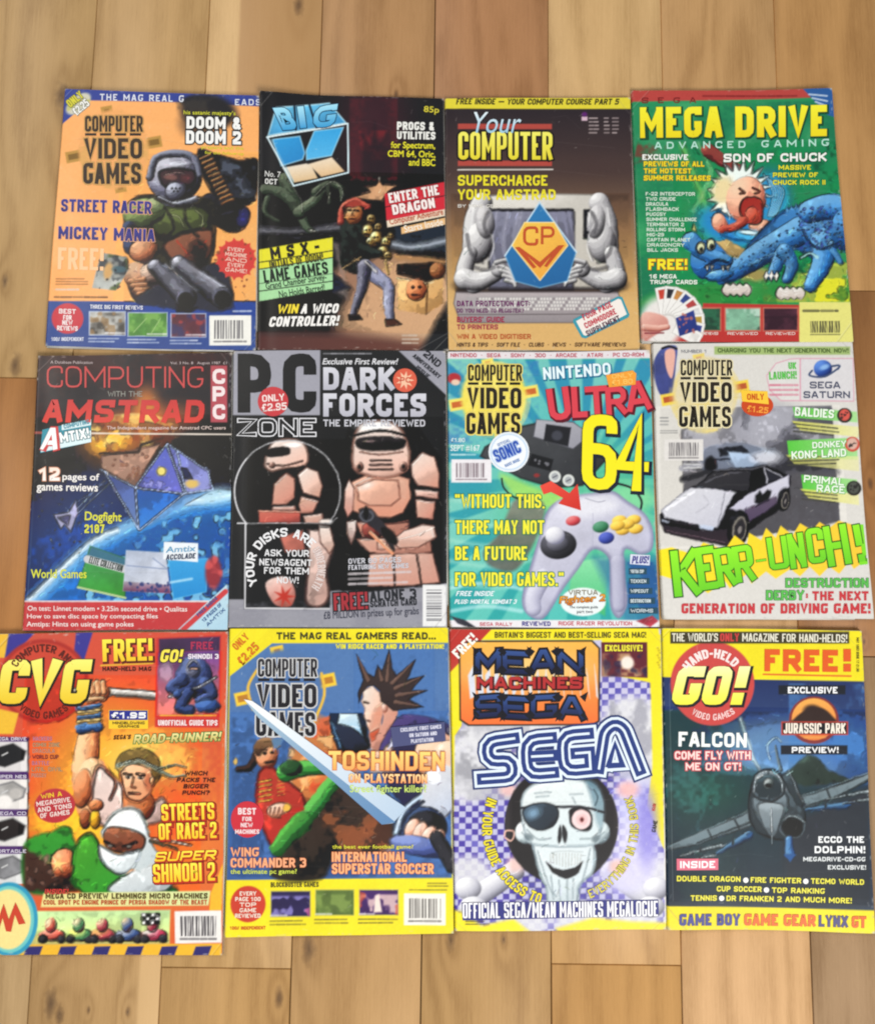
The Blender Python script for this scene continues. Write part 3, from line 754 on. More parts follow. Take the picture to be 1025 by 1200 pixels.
# body
s.poly([(392, 560), (430, 520), (500, 505), (740, 520), (770, 580), (762, 660), (750, 800), (700, 830), (520, 800), (425, 735), (385, 650)], '2c2a20', 4, sm=1)
s.poly([(520, 560), (640, 545), (745, 560), (752, 640), (700, 690), (560, 700), (500, 660)], ('6f7c46', '1e240f', 70), 4, sm=1, n=.35, rim=('12160b', 34))
s.ball(470, 580, 92, 62, '9aa86a', '55643a', '1c2414', -8, n=.3)
s.ball(520, 548, 50, 34, 'b0b890', '6c7a58', '333c22', -8, a=.8)
s.poly([(560, 700), (750, 640), (755, 760), (700, 810), (580, 780)], ('c08060', '3c1c14', 60), 4, sm=1, n=.3, rim=('1c0f0a', 18))
s.line([(610, 700), (670, 760), (735, 700)], 8, 'b0452e', sm=1); s.line([(640, 780), (700, 700), (730, 760)], 6, '7c2a20')
s.tube([(405, 640), (420, 720)], 26, 40, '4b5a7c', '2c3452', '14182c'); s.ball(468, 742, 62, 50, 'ecb890', '9c5c3c', '2c140c', -10, n=.25)
s.poly([(400, 870), (430, 800), (520, 790), (560, 840), (520, 960), (440, 960)], '33202a', 6, sm=1)
s.ball(446, 848, 64, 56, 'f0c8a4', 'a4684a', '381810', 20, n=.25); s.ball(500, 835, 46, 42, 'f0dcc8', 'a88c80', '46342e', 0, a=.85)
for k in range(4): s.tube([(410 + k * 12, 872 + k * 18), (470 + k * 10, 866 + k * 20)], 13, 11, 'e8b088', 'a4643c', '45200f')
s.poly([(500, 900), (640, 840), (800, 800), (850, 960), (800, 1000), (620, 990), (440, 962)], '2a2c3a', 6, sm=1)
# helmet: a plain closed helmet with a dark visor
s.ball(600, 425, 116, 112, 'd4d4e0', '5c5c70', '101018', 0, n=.25)
s.tube([(495, 430), (520, 352), (600, 328), (680, 345), (706, 420)], 15, 15, '9ca2b4', '4c4e60', '14151e', sm=1)
s.blob(612, 372, 52, 12, 'dfe2ee', -3, .6, .8)
s.poly([(535, 408), (600, 392), (682, 402), (688, 450), (650, 486), (600, 492), (548, 462)], ('4a3038', '17141c', 90), 4, sm=1, rim=('100e14', 12))
s.blob(582, 428, 26, 14, '9a6a62', 10, .7, .8); s.blob(650, 436, 20, 18, '7c3f44', 0, .7, .7); s.line([(560, 420), (600, 410), (640, 412)], 5, 'c8a8a0', a=.7, sm=1)
s.ball(605, 490, 46, 40, 'c4c8d8', '4c4e60', '14151e'); s.tube([(535, 520), (600, 545), (690, 520)], 12, 12, 'd4d8e2', '80849a', '2c2e42', sm=1)
for k in range(5): s.blob(590 + k * 8, 478 + (k % 2) * 12, 3, 3, '24242e', 0, .4)
# the double barrel
s.tube([(520, 810), (648, 940)], 34, 46, 'd0d2e0', '1a1a26', '050508', n=.2); s.tube([(620, 800), (800, 935)], 38, 52, 'dcdeea', '1c1c28', '050508', n=.2)
s.line([(560, 800), (690, 912)], 12, 'c8ccdc', soft=8, a=.8); s.line([(668, 806), (812, 900)], 14, 'd0d4e4', soft=9, a=.85)
for x, y, r in ((645, 948, 42), (803, 944, 46)):
    s.ball(x, y, r, r, '6a6c7e', '33343f', '15151c'); s.blob(x + 2, y + 3, r * .74, r * .74, '0a0a0e', 0, .12)
s.poly([(600, 965), (700, 985), (660, 1010), (610, 1000)], '17161f', 5)
# small guide picture, splat and strip
s.poly([(290, 752), (400, 770), (402, 830), (350, 912), (250, 902), (262, 850)], 'b0b4b0', 3, n=.4); s.mottle([(290, 752), (400, 770), (402, 830), (350, 912), (250, 902)], '4a5a30', .9, 16, .5, .15); s.mottle([(290, 752), (400, 770), (390, 860), (262, 880)], '2a3038', .8, 8, .6, .15); s.blob(318, 830, 18, 36, 'd0a060', 10, .4); s.blob(365, 822, 30, 14, '44606a', 0, .4); s.spray(270, 780, 390, 910, 12, '20222a', (3, 7))
for p in ([(560, 560), (600, 640), (560, 690)], [(640, 550), (650, 620), (700, 680)], [(520, 520), (620, 555), (740, 540)], [(740, 560), (770, 640), (760, 760)], [(560, 700), (650, 660), (752, 650)], [(700, 700), (735, 740), (700, 800)]): s.line(p, 10, '14120e', soft=4, a=.8, sm=1)
for p in ([(420, 545), (470, 530), (520, 545)], [(590, 590), (620, 600), (640, 640)], [(690, 570), (720, 600), (715, 640)]): s.line(p, 6, 'b8c08c', soft=3, a=.7, sm=1)
s.blob(700, 760, 40, 60, '1c1416', 0, .6, .8); s.blob(420, 660, 24, 40, '10121c', 0, .6, .7)
s.rough(rect(380, 325, 960, 1010), 6, .35)
s.part('guide_picture', [(290, 752), (400, 770), (402, 830), (350, 912), (250, 902), (262, 850)])
s.greek(98, 858, 245, 892, 3, '8a5024', .2); s.greek(98, 900, 200, 918, 1, 'd8c8c0'); s.greek(92, 932, 320, 950, 1, '6a4424', 0)
s.poly(star(862, 778, 70, 92, 15), 'd2362c', 2); s.blob(862, 778, 80, 78, 'cf3530', 0, .05); s.spray(770, 690, 950, 900, 16, '7c3a20', (3, 8))
s.part('badge', oval(862, 778, 88, 86))
for i, t in enumerate(('EVERY', 'MACHINE', 'AND', 'EVERY', 'GAME!')): s.T(t, 862 - (46 if i % 3 else 36), 730 + i * 22, 862 + (46 if i % 3 else 36), 747 + i * 22, 'f0c4b4', b=.03, rot=6, name='badge_text')
s.blob(146, 1032, 67, 65, 'c42a3a', 0, .04); s.part('badge', oval(146, 1032, 70, 68))
for t, y, w_ in (('BEST', 992, 36), ('FOR', 1018, 18), ('NEW', 1040, 22), ('REVIEWS', 1064, 44)): s.T(t, 146 - w_, y, 146 + w_, y + 20, 'f2e4e4', b=.035, name='badge_text', rot=2)
s.T('100% INDEPENDENT', 78, 1112, 215, 1128, 'd8dcec', b=.02, name='caption'); s.T('THREE BIG FIRST REVIEWS', 242, 975, 465, 992, 'e2e4ee', b=.02, rot=1, name='caption')
for x0, y0, x1, y1, c in ((236, 1000, 392, 1104, 'a8a8a4'), (400, 1004, 570, 1108, '4c8c34'), (582, 1008, 735, 1112, '5a2634')):
    s.poly(rect(x0, y0, x1, y1), 'b8c4dc'); s.poly(rect(x0 + 5, y0 + 4, x1 - 4, y1 - 4), c, n=.5)
    s.mottle(rect(x0 + 5, y0 + 4, x1 - 4, y1 - 4), {'a': '2a2622', '4': '76ac4c', '5': '2c2a5a'}[c[0]], .85, 16, .52, .2); s.mottle(rect(x0 + 5, y0 + 4, x1 - 4, y1 - 4), {'a': '9c7a50', '4': '3c7428', '5': 'b03a34'}[c[0]], .7, 8, .64, .1)
    s.greek(x1 - 86, y1 - 18, x1 - 6, y1 - 4, 1, 'e8e8ee', 0); s.part('screenshot', rect(x0, y0, x1, y1)); s.greek(x0, y1 + 6, x1 - 10, y1 + 32, 2, 'd0d6e8', .3)
s.line([(425, 1090), (480, 1030)], 4, '94bc70'); s.line([(540, 1030), (500, 1095)], 4, '94bc70')
s.greek(850, 992, 925, 1008, 1, 'd8dcec', 0); s.barcode(748, 1018, 926, 1146)
cross(s, 342, 312, 265, 300, 'f0a862', 'b88a3c', '7c5a1c', -10)
s.mottle(oval(342, 312, 150, 170), 'caa050', .5, 16, .6, .2)
title(s, 213, 170, 466, 460, ('3a2a1c', '2c1f16'), 'c99a58', slant=0)
s.T('his satanic majesty’s', 640, 148, 860, 170, 'd8d838', b=.02, name='caption', rot=1)
s.T('DOOM &', 652, 174, 882, 226, 'f3f3f0', '17161c', .07, .05, lay=2, rot=1); s.T('DOOM 2', 650, 234, 884, 290, 'f3f3f0', '17161c', .07, .05, lay=2, rot=1)
s.T('prepare and the', 716, 298, 894, 316, 'd8d838', b=.02, rot=2, name='caption'); s.T('for the follow-up', 730, 322, 895, 338, 'd8d838', b=.02, rot=2, name='caption')
s.T('STREET RACER', 119, 529, 503, 583, ('33328c', '28286e'), 'f2b58a', .03, .05, rot=1.6); s.T('MICKEY MANIA', 108, 646, 517, 700, ('33328c', '28286e'), 'f2b58a', .03, .05, rot=1.6)
s.T('FREE!', 106, 732, 300, 826, 'fbc694', b=.05, rot=1.5)
s.wear('l', 40); s.wear('t', 22, 'b8b4c8'); s.wear('r', 25)

# ---- row 1, 2: black cover, blue metal letters, adventurer
s = Mag(295, 100, 3.749, [(304.6, 110.5), (519, 116), (525, 411.8), (301, 409.8)], .0028,
        'black magazine cover with blue block letters, dragon claw and adventurer carrying golden statues', 2, '111115', (.006, 0, 0, 0))
s.blob(540, 200, 130, 260, '33131e', 0, .8); s.mottle([(430, 60), (640, 60), (640, 420), (430, 420)], '4c1620', .8, 32, .5, .4); s.mottle([(470, 200), (600, 200), (600, 330), (480, 330)], '7a1a22', .7, 16, .5, .3)
s.poly([(520, 260), (540, 160), (560, 260), (600, 200), (620, 400), (480, 400), (490, 220)], '1a0f18', 10, a=.7)
# ground, beams
s.poly([(330, 840), (430, 900), (430, 1040), (860, 1180), (860, 830), (620, 740), (390, 800)], ('7c5a4c', 'd2ab84', 30), 25, sm=1)
s.poly([(400, 1000), (620, 760), (760, 860), (860, 1000), (700, 1100), (500, 1150), (380, 1100)], 'c8a07c', 40, sm=1, a=.8); s.poly([(20, 1080), (400, 1090), (860, 1140), (880, 1200), (0, 1200)], ('4a2220', '6a4034', 0), 30)
s.poly([(720, 1200), (860, 960), (900, 1210)], '16181c', 16)
s.line([(40, 640), (200, 650), (400, 625)], 34, '8e8e98', soft=16, a=.75, sm=1); s.line([(40, 668), (400, 650)], 18, '121216', soft=10)
s.poly([(350, 690), (400, 850), (350, 900), (420, 940), (385, 700)], 'b8a8a0', 14, a=.6); s.poly([(330, 800), (430, 890), (330, 920)], '1c2030', 8)
s.poly([(620, 620), (860, 600), (860, 740), (640, 720)], '232c38', 12); s.line([(620, 700), (720, 712), (862, 680)], 30, 'a8b0bc', soft=12, a=.9, sm=1); s.line([(640, 755), (862, 775)], 24, 'c09060', soft=10, a=.8); s.line([(640, 735), (820, 745)], 12, '1a1a1e', soft=5)
# crate with a mask
s.poly([(640, 850), (770, 870), (842, 830), (838, 960), (765, 1008), (642, 985)], ('e4c28c', 'a87a48', 60), 4, n=.3); s.line([(640, 850), (770, 872), (842, 835)], 6, 'f0d8a8'); s.line([(770, 872), (766, 1005)], 5, '8a5c34')
s.poly([(640, 790), (800, 780), (850, 800), (842, 842), (770, 862), (640, 830)], '2c1a12', 5); s.ball(812, 815, 34, 36, 'c08a5c', '804c2c', '381c10'); s.ball(722, 900, 44, 48, 'd89c6c', '9c5838', '5a2a18', n=.4); s.blob(708, 888, 7, 5, '3a1810'); s.blob(738, 888, 7, 5, '3a1810'); s.line([(704, 922), (740, 922)], 6, '4a1a12')
# claw
for p, a_, b_ in (([(150, 420), (190, 520), (240, 620), (265, 640)], 34, 12), ([(60, 460), (140, 480), (200, 540)], 26, 30), ([(210, 560), (290, 500), (330, 440), (390, 450), (395, 500)], 30, 9), ([(280, 470), (330, 440), (345, 520)], 20, 6), ([(70, 500), (60, 560), (120, 600)], 16, 8)):
    s.tube(p, a_, b_, '76806c', '2c382c', '0b100c', sm=1, n=.3)
s.line([(160, 420), (215, 500), (222, 560)], 4, 'c8ccba', a=.7, soft=3, sm=1); s.line([(275, 490), (350, 425), (398, 460), (392, 510)], 4, 'c8ccba', a=.8, soft=3, sm=1); s.line([(345, 470), (335, 520)], 4, 'd0d0c0', a=.8, soft=2); s.blob(268, 640, 18, 5, 'e0e0d4', 15, .5)
s.blob(560, 412, 5, 8, 'f4f0e0'); s.poly([(440, 495), (520, 470), (500, 452), (545, 440), (560, 418), (575, 438), (640, 442), (600, 470), (570, 510), (500, 505)], 'c09470', 5, n=.3)
# adventurer
s.poly([(395, 610), (440, 585), (500, 620), (560, 740), (500, 770), (480, 830), (400, 800), (390, 700)], ('2c3430', '0c1010', 20), 4, sm=1)
s.tube([(500, 800), (560, 850), (600, 890), (600, 960), (608, 1030)], 36, 18, 'c4c8dc', '6c6e88', '22222e', sm=1, n=.3); s.tube([(495, 800), (485, 880), (470, 930), (445, 1010)], 32, 14, '9c9cac', '3c3c50', '14141c', sm=1, n=.3)
s.line([(500, 775), (545, 820)], 10, 'e8e4e0', soft=6); s.poly([(585, 1030), (630, 1030), (660, 1052), (590, 1062)], '4a2c22', 3); s.poly([(425, 1010), (470, 1010), (488, 1030), (428, 1034)], '2a1c1a', 3); s.line([(400, 805), (480, 755)], 8, 'c8a878')
s.ball(448, 565, 42, 46, 'e8c08c', 'a8683c', '4c2414'); s.tube([(390, 600), (400, 540), (450, 510), (510, 535)], 16, 14, 'd87864', '9c3a30', '4a1818', sm=1); s.blob(452, 524, 30, 14, 'a84438', -10, .3); s.line([(415, 552), (436, 550)], 5, '2c1408'); s.line([(450, 551), (470, 554)], 5, '2c1408'); s.line([(444, 560), (440, 576), (450, 577)], 4, '7c4020'); s.line([(430, 590), (460, 590)], 5, '5c2014'); s.poly([(408, 570), (400, 540), (412, 530), (416, 560)], '3c2010', 3)
for x, y, r in ((525, 590, 26), (510, 640, 30), (555, 625, 22), (545, 672, 34), (590, 690, 26), (520, 690, 24), (575, 735, 30), (610, 665, 18), (598, 750, 22)):
    s.ball(x, y, r * .8, r * .95, 'f0d898', 'a07c3c', '2c1a08', n=.6); s.line([(x - r * .5, y + r * .5), (x + r * .4, y + r * .7)], 6, '2c1a08'); s.blob(x - 5, y - 2, 4, 3, '4c3010'); s.blob(x + 7, y - 2, 4, 3, '4c3010')
s.tube([(440, 640), (500, 720), (560, 740)], 26, 16, '3c4440', '141a18', '060808', sm=1); s.spray(570, 760, 620, 830, 12, 'd8b878', (3, 6)); s.tube([(585, 780), (600, 830)], 8, 4, 'e8cc94', '9c7c44', '4a3414')
s.rough(rect(20, 395, 860, 1085), 6, .35)
s.part('adventurer_picture', [(395, 500), (640, 560), (640, 800), (670, 1070), (410, 1070), (385, 620)])
# metal block letters in a wire frame
s.poly([(110, 108), (342, 78), (418, 168), (72, 232)], ('7ad4f4', '1468a8', 75), 3, n=.2, rim=('bdeaf8', 9)); s.line([(70, 236), (418, 170)], 7, 'e8f8fc')
for p in ([(190, 100), (196, 200)], [(255, 92), (285, 188)]): s.line(p, 10, '0d2036')
s.poly([(240, 210), (268, 206), (240, 270)], '111115', 3)
s.poly([(92, 244), (214, 226), (236, 300), (226, 330), (130, 360)], ('2c9fe0', '1e7cc0', 60), 3, rim=('a8e0f8', 8)); s.poly([(274, 202), (406, 184), (352, 312), (240, 332), (238, 290)], ('2c9fe0', '56b8ec', 90), 3, rim=('a8e0f8', 8))
s.poly([(136, 366), (240, 346), (262, 352), (290, 410), (186, 430)], ('f4ece0', 'd8b078', 80), 3); s.poly([(250, 348), (352, 318), (408, 380), (306, 404)], ('f4e8d4', 'dcaf78', 80), 3)
s.line([(72, 236), (185, 444), (425, 385), (422, 170)], 7, 'd4ecf4'); s.line([(88, 246), (185, 425)], 3, '7ab8d8')
s.part('logo_picture', [(60, 225), (110, 100), (345, 72), (430, 165), (432, 392), (185, 450)])
for t, x0, x1, sh_, r_ in (('B', 118, 186, -.35, -6), ('I', 208, 236, 0, -8), ('G', 272, 372, .3, -8)): s.T(t, x0, 108 - (x0 - 118) * .1, x1, 204 - (x0 - 118) * .12, ('a8e4f8', '3c9cd4'), '0e3050', .03, .05, sh=sh_, rot=r_, name='masthead')
s.T('K', 120, 205, 392, 410, ('3cacec', 'e4c898'), None, b=.06, rot=-6, name='masthead') if False else None
s.T('No. 7', 60, 382, 128, 406, 'dcdcd8', b=.02, rot=4, name='issue_line'); s.T('OCT', 60, 414, 114, 438, 'dcdcd8', b=.03, rot=4, name='issue_line')
s.T('85p', 756, 96, 822, 130, 'd4c83c', b=.03, rot=4, name='price'); s.T('PROGS &', 638, 164, 800, 200, 'eeeee8', b=.05, rot=1); s.T('UTILITIES', 638, 206, 806, 240, 'eeeee8', b=.05, rot=1)
s.T('for Spectrum,', 612, 252, 804, 288, 'e6de30', b=.04, rot=1); s.T('CBM 64, Oric,', 598, 290, 805, 322, 'e6de30', b=.04, rot=1); s.T('and BBC', 690, 326, 805, 356, 'e6de30', b=.04, rot=1)
s.poly([(583, 478), (846, 426), (850, 548), (592, 596)], 'cf2434'); s.line([(588, 536), (848, 486)], 4, '2a1014')
s.T('ENTER THE', 600, 458, 822, 502, 'f4e8e4', '8a1420', .03, .05, rot=-10, lay=2); s.T('DRAGON', 616, 512, 804, 556, 'f4e8e4', '8a1420', .03, .05, rot=-10, lay=2)
s.poly([(592, 596), (848, 545), (849, 575), (596, 626)], 'ecd9c0'); s.poly([(655, 625), (850, 582), (851, 612), (658, 655)], 'e8b87c')
s.T('Computer Adventure', 604, 566, 842, 600, 'b8502c', b=.02, rot=-11, name='caption'); s.T('Starts Inside', 668, 602, 840, 632, 'f6ecdc', b=.03, rot=-11, name='caption'); s.part('banner', [(583, 478), (846, 426), (851, 612), (658, 655), (592, 626)])
for y0, y1, y2, y3, c in ((724, 670, 726, 778, 'e5de2a'), (782, 730, 756, 808, 'e5de2a'), (812, 760, 828, 872, 'a5dba0'), (874, 830, 860, 904, 'a5dba0'), (908, 864, 896, 950, 'a5dba0')):
    s.poly([(34, y0), (356, y1), (356, y2), (34, y3)], c)
s.part('banner', [(34, 724), (356, 670), (356, 900), (34, 952)])
s.T('M S X -', 82, 700, 298, 752, '1c1a14', b=.06, rot=-9); s.T('INITIALS OF DOOM!', 78, 756, 316, 792, '3c3a1c', b=.01, rot=-9, name='caption')
s.T('LAME GAMES', 52, 796, 336, 850, '14201a', b=.04, rot=-8); s.T('Grand Chamber Survey-', 62, 850, 330, 886, '1c2c24', b=.02, rot=-9, name='caption'); s.T('No Holds Barred!', 120, 890, 322, 920, '1c2c24', b=.02, rot=-9, name='caption')
s.T('WIN', 116, 964, 206, 1004, 'f0d838', b=.05, sh=.25, rot=-1); s.T('A WICO', 220, 962, 382, 1004, 'f2f0ec', b=.05, sh=.25, rot=-1); s.T('CONTROLLER!', 80, 1016, 384, 1060, 'f2f0ec', b=.05, sh=.25, rot=-1)
s.greek(662, 1092, 750, 1142, 3, 'c8b8a8'); s.crease([(840, 60), (846, 500), (858, 1100)], .18); s.crease([(50, 60), (38, 1150)], .15); s.crease([(700, 1180), (860, 1090)], .3)
s.wear('l', 60); s.wear('b', 30); s.wear('t', 20)

# ---- row 1, 3: brown gradient, muscular arms opening a monitor
s = Mag(515, 100, 3.749, [(520.8, 116.5), (737.7, 114.7), (748.4, 411.2), (523.7, 410.5)], .0028,
        'brown-to-tan magazine cover with muscular arms tearing open a computer screen emblem', 3, '3a2c2c')
s.poly(rect(-50, 60, 950, 1300), ('241c22', '4a3632', 90, 100, 420)); s.poly(rect(-50, 350, 950, 1300), ('43312e', '9c7854', 90, 380, 720), 60); s.poly(rect(-50, 600, 950, 1300), ('8c6a4a', 'd9ae6c', 90, 620, 960), 60)
s.poly(rect(0, 30, 900, 106), 'e3d436')
# monitor
s.poly([(140, 520), (180, 484), (440, 476), (700, 480), (730, 530), (740, 900), (120, 900)], ('e6e3dc', 'b8b2a8', 60), 4, rim=('8c8680', 10))
s.poly([(212, 546), (580, 546), (592, 560), (588, 905), (215, 905)], ('8e8fa4', '4c4c5c', 60), 5, n=.2, rim=('2c2a34', 12)); s.line([(212, 550), (584, 550)], 8, '24222a')
for x in (250, 300, 345, 360): s.line([(x, 560), (x - 20, 700), (x + 20, 860)], 9, 'b8b8cc', soft=8, a=.6, sm=1)
for x in (500, 540, 565): s.line([(x, 560), (x + 25, 700), (x, 800)], 9, '9c9cb8', soft=8, a=.6, sm=1)
s.poly([(632, 548), (684, 548), (668, 680), (630, 676)], '1a1a20', 3); s.poly([(648, 560), (664, 560), (656, 640), (644, 640)], 'd8d8d8', 2)
# keyboard
s.poly([(70, 905), (780, 905), (820, 1000), (760, 1046), (90, 1046), (60, 960)], ('b8aeb0', '8a8286', 90), 4, rim=('5c5458', 8)); s.poly([(120, 930), (740, 925), (760, 975), (110, 985)], 'a8a2a4', 3)
for r_ in range(4):
    for k in range(44):
        s.poly(rect(160 + k * 13.4 + r_ * 3, 934 + r_ * 15, 169 + k * 13.4 + r_ * 3, 944 + r_ * 15), ('dcd8d4' if (k + r_) % 5 else '8e8488'), 1.5)
s.line([(80, 1008), (790, 1006)], 5, '6a6264'); s.line([(80, 900), (780, 900)], 18, '241c20', soft=9, a=.85)
# arms
for m_ in (1, -1):
    fx = lambda x: x if m_ == 1 else 884 - x
    L = ('f4f3f2', '9c9a9e', '1e1c20')
    s.blob(fx(130), 880, 66, 30, '221c20', 0, .5, .8)
    s.tube([(fx(185), 520), (fx(150), 600), (fx(140), 720)], 46, 40, *L, sm=1); s.ball(fx(172), 690, 62, 92, *L, rot=8 * m_); s.ball(fx(200), 600, 40, 74, 'f0eeee', 'a4a2a6', '2c2a2e', rot=-6 * m_, a=.85)
    s.tube([(fx(130), 740), (fx(108), 830), (fx(150), 872)], 34, 44, *L, sm=1); s.tube([(fx(110), 850), (fx(180), 860), (fx(268), 815)], 48, 30, *L, sm=1)
    s.line([(fx(210), 640), (fx(236), 690), (fx(210), 770)], 5, '6c686e', soft=4, a=.8, sm=1); s.ball(fx(260), 808, 34, 36, *L)
    for k in range(4): s.tube([(fx(256 + k * 12), 792 + k * 22), (fx(300 + k * 8), 808 + k * 20), (fx(338 - k * 2), 842 + k * 13)], 10, 8, 'fbfaf8', 'aeacb0', '28262c', sm=1)
    s.tube([(fx(248), 780), (fx(300), 768), (fx(322), 782)], 11, 9, *L, sm=1)
for m_ in (1, -1):
    fx = lambda x: x if m_ == 1 else 884 - x
    for p in ([(fx(216), 560), (fx(196), 610), (fx(206), 650)], [(fx(120), 660), (fx(140), 740), (fx(190), 780)], [(fx(150), 800), (fx(200), 812), (fx(240), 800)]): s.line(p, 9, '3c3a40', soft=7, a=.7, sm=1)
    for p in ([(fx(150), 540), (fx(138), 620)], [(fx(230), 660), (fx(236), 720), (fx(216), 770)], [(fx(100), 820), (fx(140), 850), (fx(200), 845)]): s.line(p, 8, 'fcfcfc', soft=6, a=.7, sm=1)
s.rough(rect(60, 480, 830, 905), 1.5, .08, 1.08, dabs=150, ink=.25, lev=9)
# emblem
s.poly([(438, 515), (600, 735), (560, 862), (440, 892), (330, 862), (286, 750)], ('2c7cb8', '1c5c98', 70), 3, rim=('74b4d8', 7)); s.line([(438, 515), (600, 735)], 6, 'c4dcec'); s.line([(438, 515), (286, 750)], 6, 'c4dcec')
s.poly([(372, 604), (502, 604), (562, 705), (440, 858), (318, 705)], ('f4c850', 'eda03c', 60), 2); s.line([(372, 604), (502, 604), (562, 705), (440, 858), (318, 705), (372, 604)], 4, 'f8e4a0')
s.part('emblem_picture', [(438, 515), (600, 735), (560, 862), (440, 892), (330, 862), (286, 750)])
s.T('C', 366, 622, 432, 706, 'c0502a', b=.0, name='emblem_letter'); s.T('P', 444, 622, 504, 700, 'c0502a', b=.0, name='emblem_letter')
s.V('emblem_letter', [(330, 714), (350, 712), (440, 778), (520, 706), (546, 704), (470, 800), (458, 796), (494, 744), (440, 804), (384, 752), (424, 800), (410, 806)], 'c0502a')
s.T('FREE INSIDE — YOUR COMPUTER COURSE PART 5', 74, 62, 786, 88, '37321a', b=.03, sh=.2, name='top_line')
for y in (172, 334): s.poly(rect(80, y, 492, y + 23), 'b0443a')
s.line([(80, 374), (496, 372)], 5, 'e8e4dc'); s.T('COMPUTER', 82, 208, 494, 330, ('f4ee6a', 'e4d434'), '1c1416', .05, .045, lay=1, name='masthead')
s.T('Your', 140, 122, 356, 214, ('e8f4fa', '9cc8e0'), None, b=.0, sh=.22, lay=2, name='masthead')
s.T('SUPERCHARGE', 80, 398, 472, 444, 'e8dc2c', b=.03); s.T('YOUR AMSTRAD', 80, 460, 508, 506, 'e8dc2c', b=.03); s.T('BY MIKE GERRARD', 80, 526, 330, 540, 'e8e4dc', b=.02, name='caption')
s.poly(rect(622, 140, 648, 158), 'd8b8c8'); s.blob(635, 130, 12, 10, '5a1c6c')
for k in range(5): s.greek(656, 140 + k * 16, 700, 154 + k * 16, 1, 'b8a8a8'); s.greek(722, 140 + k * 16, 742, 154 + k * 16, 1, 'b8a8a8', 0); s.greek(758, 140 + k * 16, 782, 154 + k * 16, 1, 'b8a8a8', 0)
s.T('DATA PROTECTION ACT:', 76, 948, 396, 972, '6a2c60', b=.03, name='caption'); s.T('DO YOU NEED TO REGISTER?', 76, 982, 370, 1000, '6a2c60', b=.02, name='caption')
s.T('BUYERS’ GUIDE', 76, 1018, 284, 1042, 'a02848', b=.03, name='caption'); s.T('TO PRINTERS', 76, 1052, 256, 1074, 'a02848', b=.03, name='caption')
s.T('WIN A VIDEO DIGITISER', 76, 1094, 400, 1116, 'b8562c', b=.03, name='caption'); s.T('HINTS & TIPS  •  SOFT FILE  •  CLUBS  •  NEWS  •  SOFTWARE PREVIEWS', 76, 1132, 816, 1150, '4a2c20', b=.02, sh=.15, name='caption')
s.V('sticker', [(586, 1030), (780, 930), (800, 932), (832, 1010), (826, 1022), (640, 1114), (622, 1110), (584, 1042)], '3c98a8', 1.4); s.V('sticker', [(598, 1038), (782, 940), (794, 944), (820, 1008), (640, 1102), (630, 1098)], 'f0e8e0', 1.8)
for t, d in (('FOUR PAGE', 0), ('COMMODORE', 34), ('SUPPLEMENT', 66)): s.T(t, 620 + d * .22, 980 + d, 760 + d * .55, 1006 + d, 'c0384a' if d < 60 else '5a3448', b=.03, rot=-26, lay=2, name='sticker_text')
s.wear('l', 40); s.wear('r', 20); s.wear('b', 20)

# ---- row 1, 4: green cover, blue dinosaur
s = Mag(730, 95, 3.661, [(739.6, 107.3), (973.2, 105.4), (998.5, 401.5), (750.5, 400.8)], .0036,
        'green magazine cover with big yellow lettering and a blue dinosaur lying down', 4, '1f8c52', (0, .002, 0, .001))
s.poly(rect(0, 60, 1025, 1200), ('23925a', '17824a', 60)); s.mottle(rect(0, 90, 1025, 1000), '0f6a4a', .7, 64, .55, .3); s.mottle(rect(0, 90, 1025, 800), '4cb070', .5, 32, .6, .3); s.mottle([(60, 260), (200, 260), (160, 340), (40, 360)], '7a3028', .8, 16, .5, .3)
s.poly([(20, 20), (780, 20), (800, 76), (20, 92)], 'b8403a'); s.poly([(750, 20), (930, 20), (930, 170), (870, 150)], '24589c')
# bone, splash
s.line([(250, 280), (400, 660)], 22, '9cc85c', soft=12, a=.5); s.line([(320, 270), (370, 400), (300, 560)], 16, 'b8dc9c', soft=8, a=.5, sm=1)
s.tube([(362, 300), (420, 340), (490, 378)], 30, 22, 'b46050', '742c2c', '381014')
s.blob(480, 620, 170, 90, '2c8cc8', 10, .35); s.blob(620, 500, 90, 110, '3498d0', 0, .5)
s.poly(star(500, 470, 88, 138, 19, .2), 'eaf4ee', 5); s.poly(star(470, 500, 70, 112, 15, .5), 'f4f8ee', 6)
for k in range(5): s.line([(600 + k * 14, 400 + k * 10), (640 + k * 12, 480), (620 + k * 8, 580)], 5, 'c8e8f8', soft=3, a=.7, sm=1)
s.blob(425, 470, 48, 60, 'eed8a0', 20, .4, .9)
s.poly([(400, 560), (470, 590), (560, 610), (640, 600), (680, 620), (640, 680), (520, 690), (420, 660)], ('3c9cd8', '1c64a8', 80), 5, sm=1, n=.3, rim=('0f4878', 10)); s.ball(590, 625, 52, 34, 'fbd0b0', 'd88c70', '8c4434', 10)
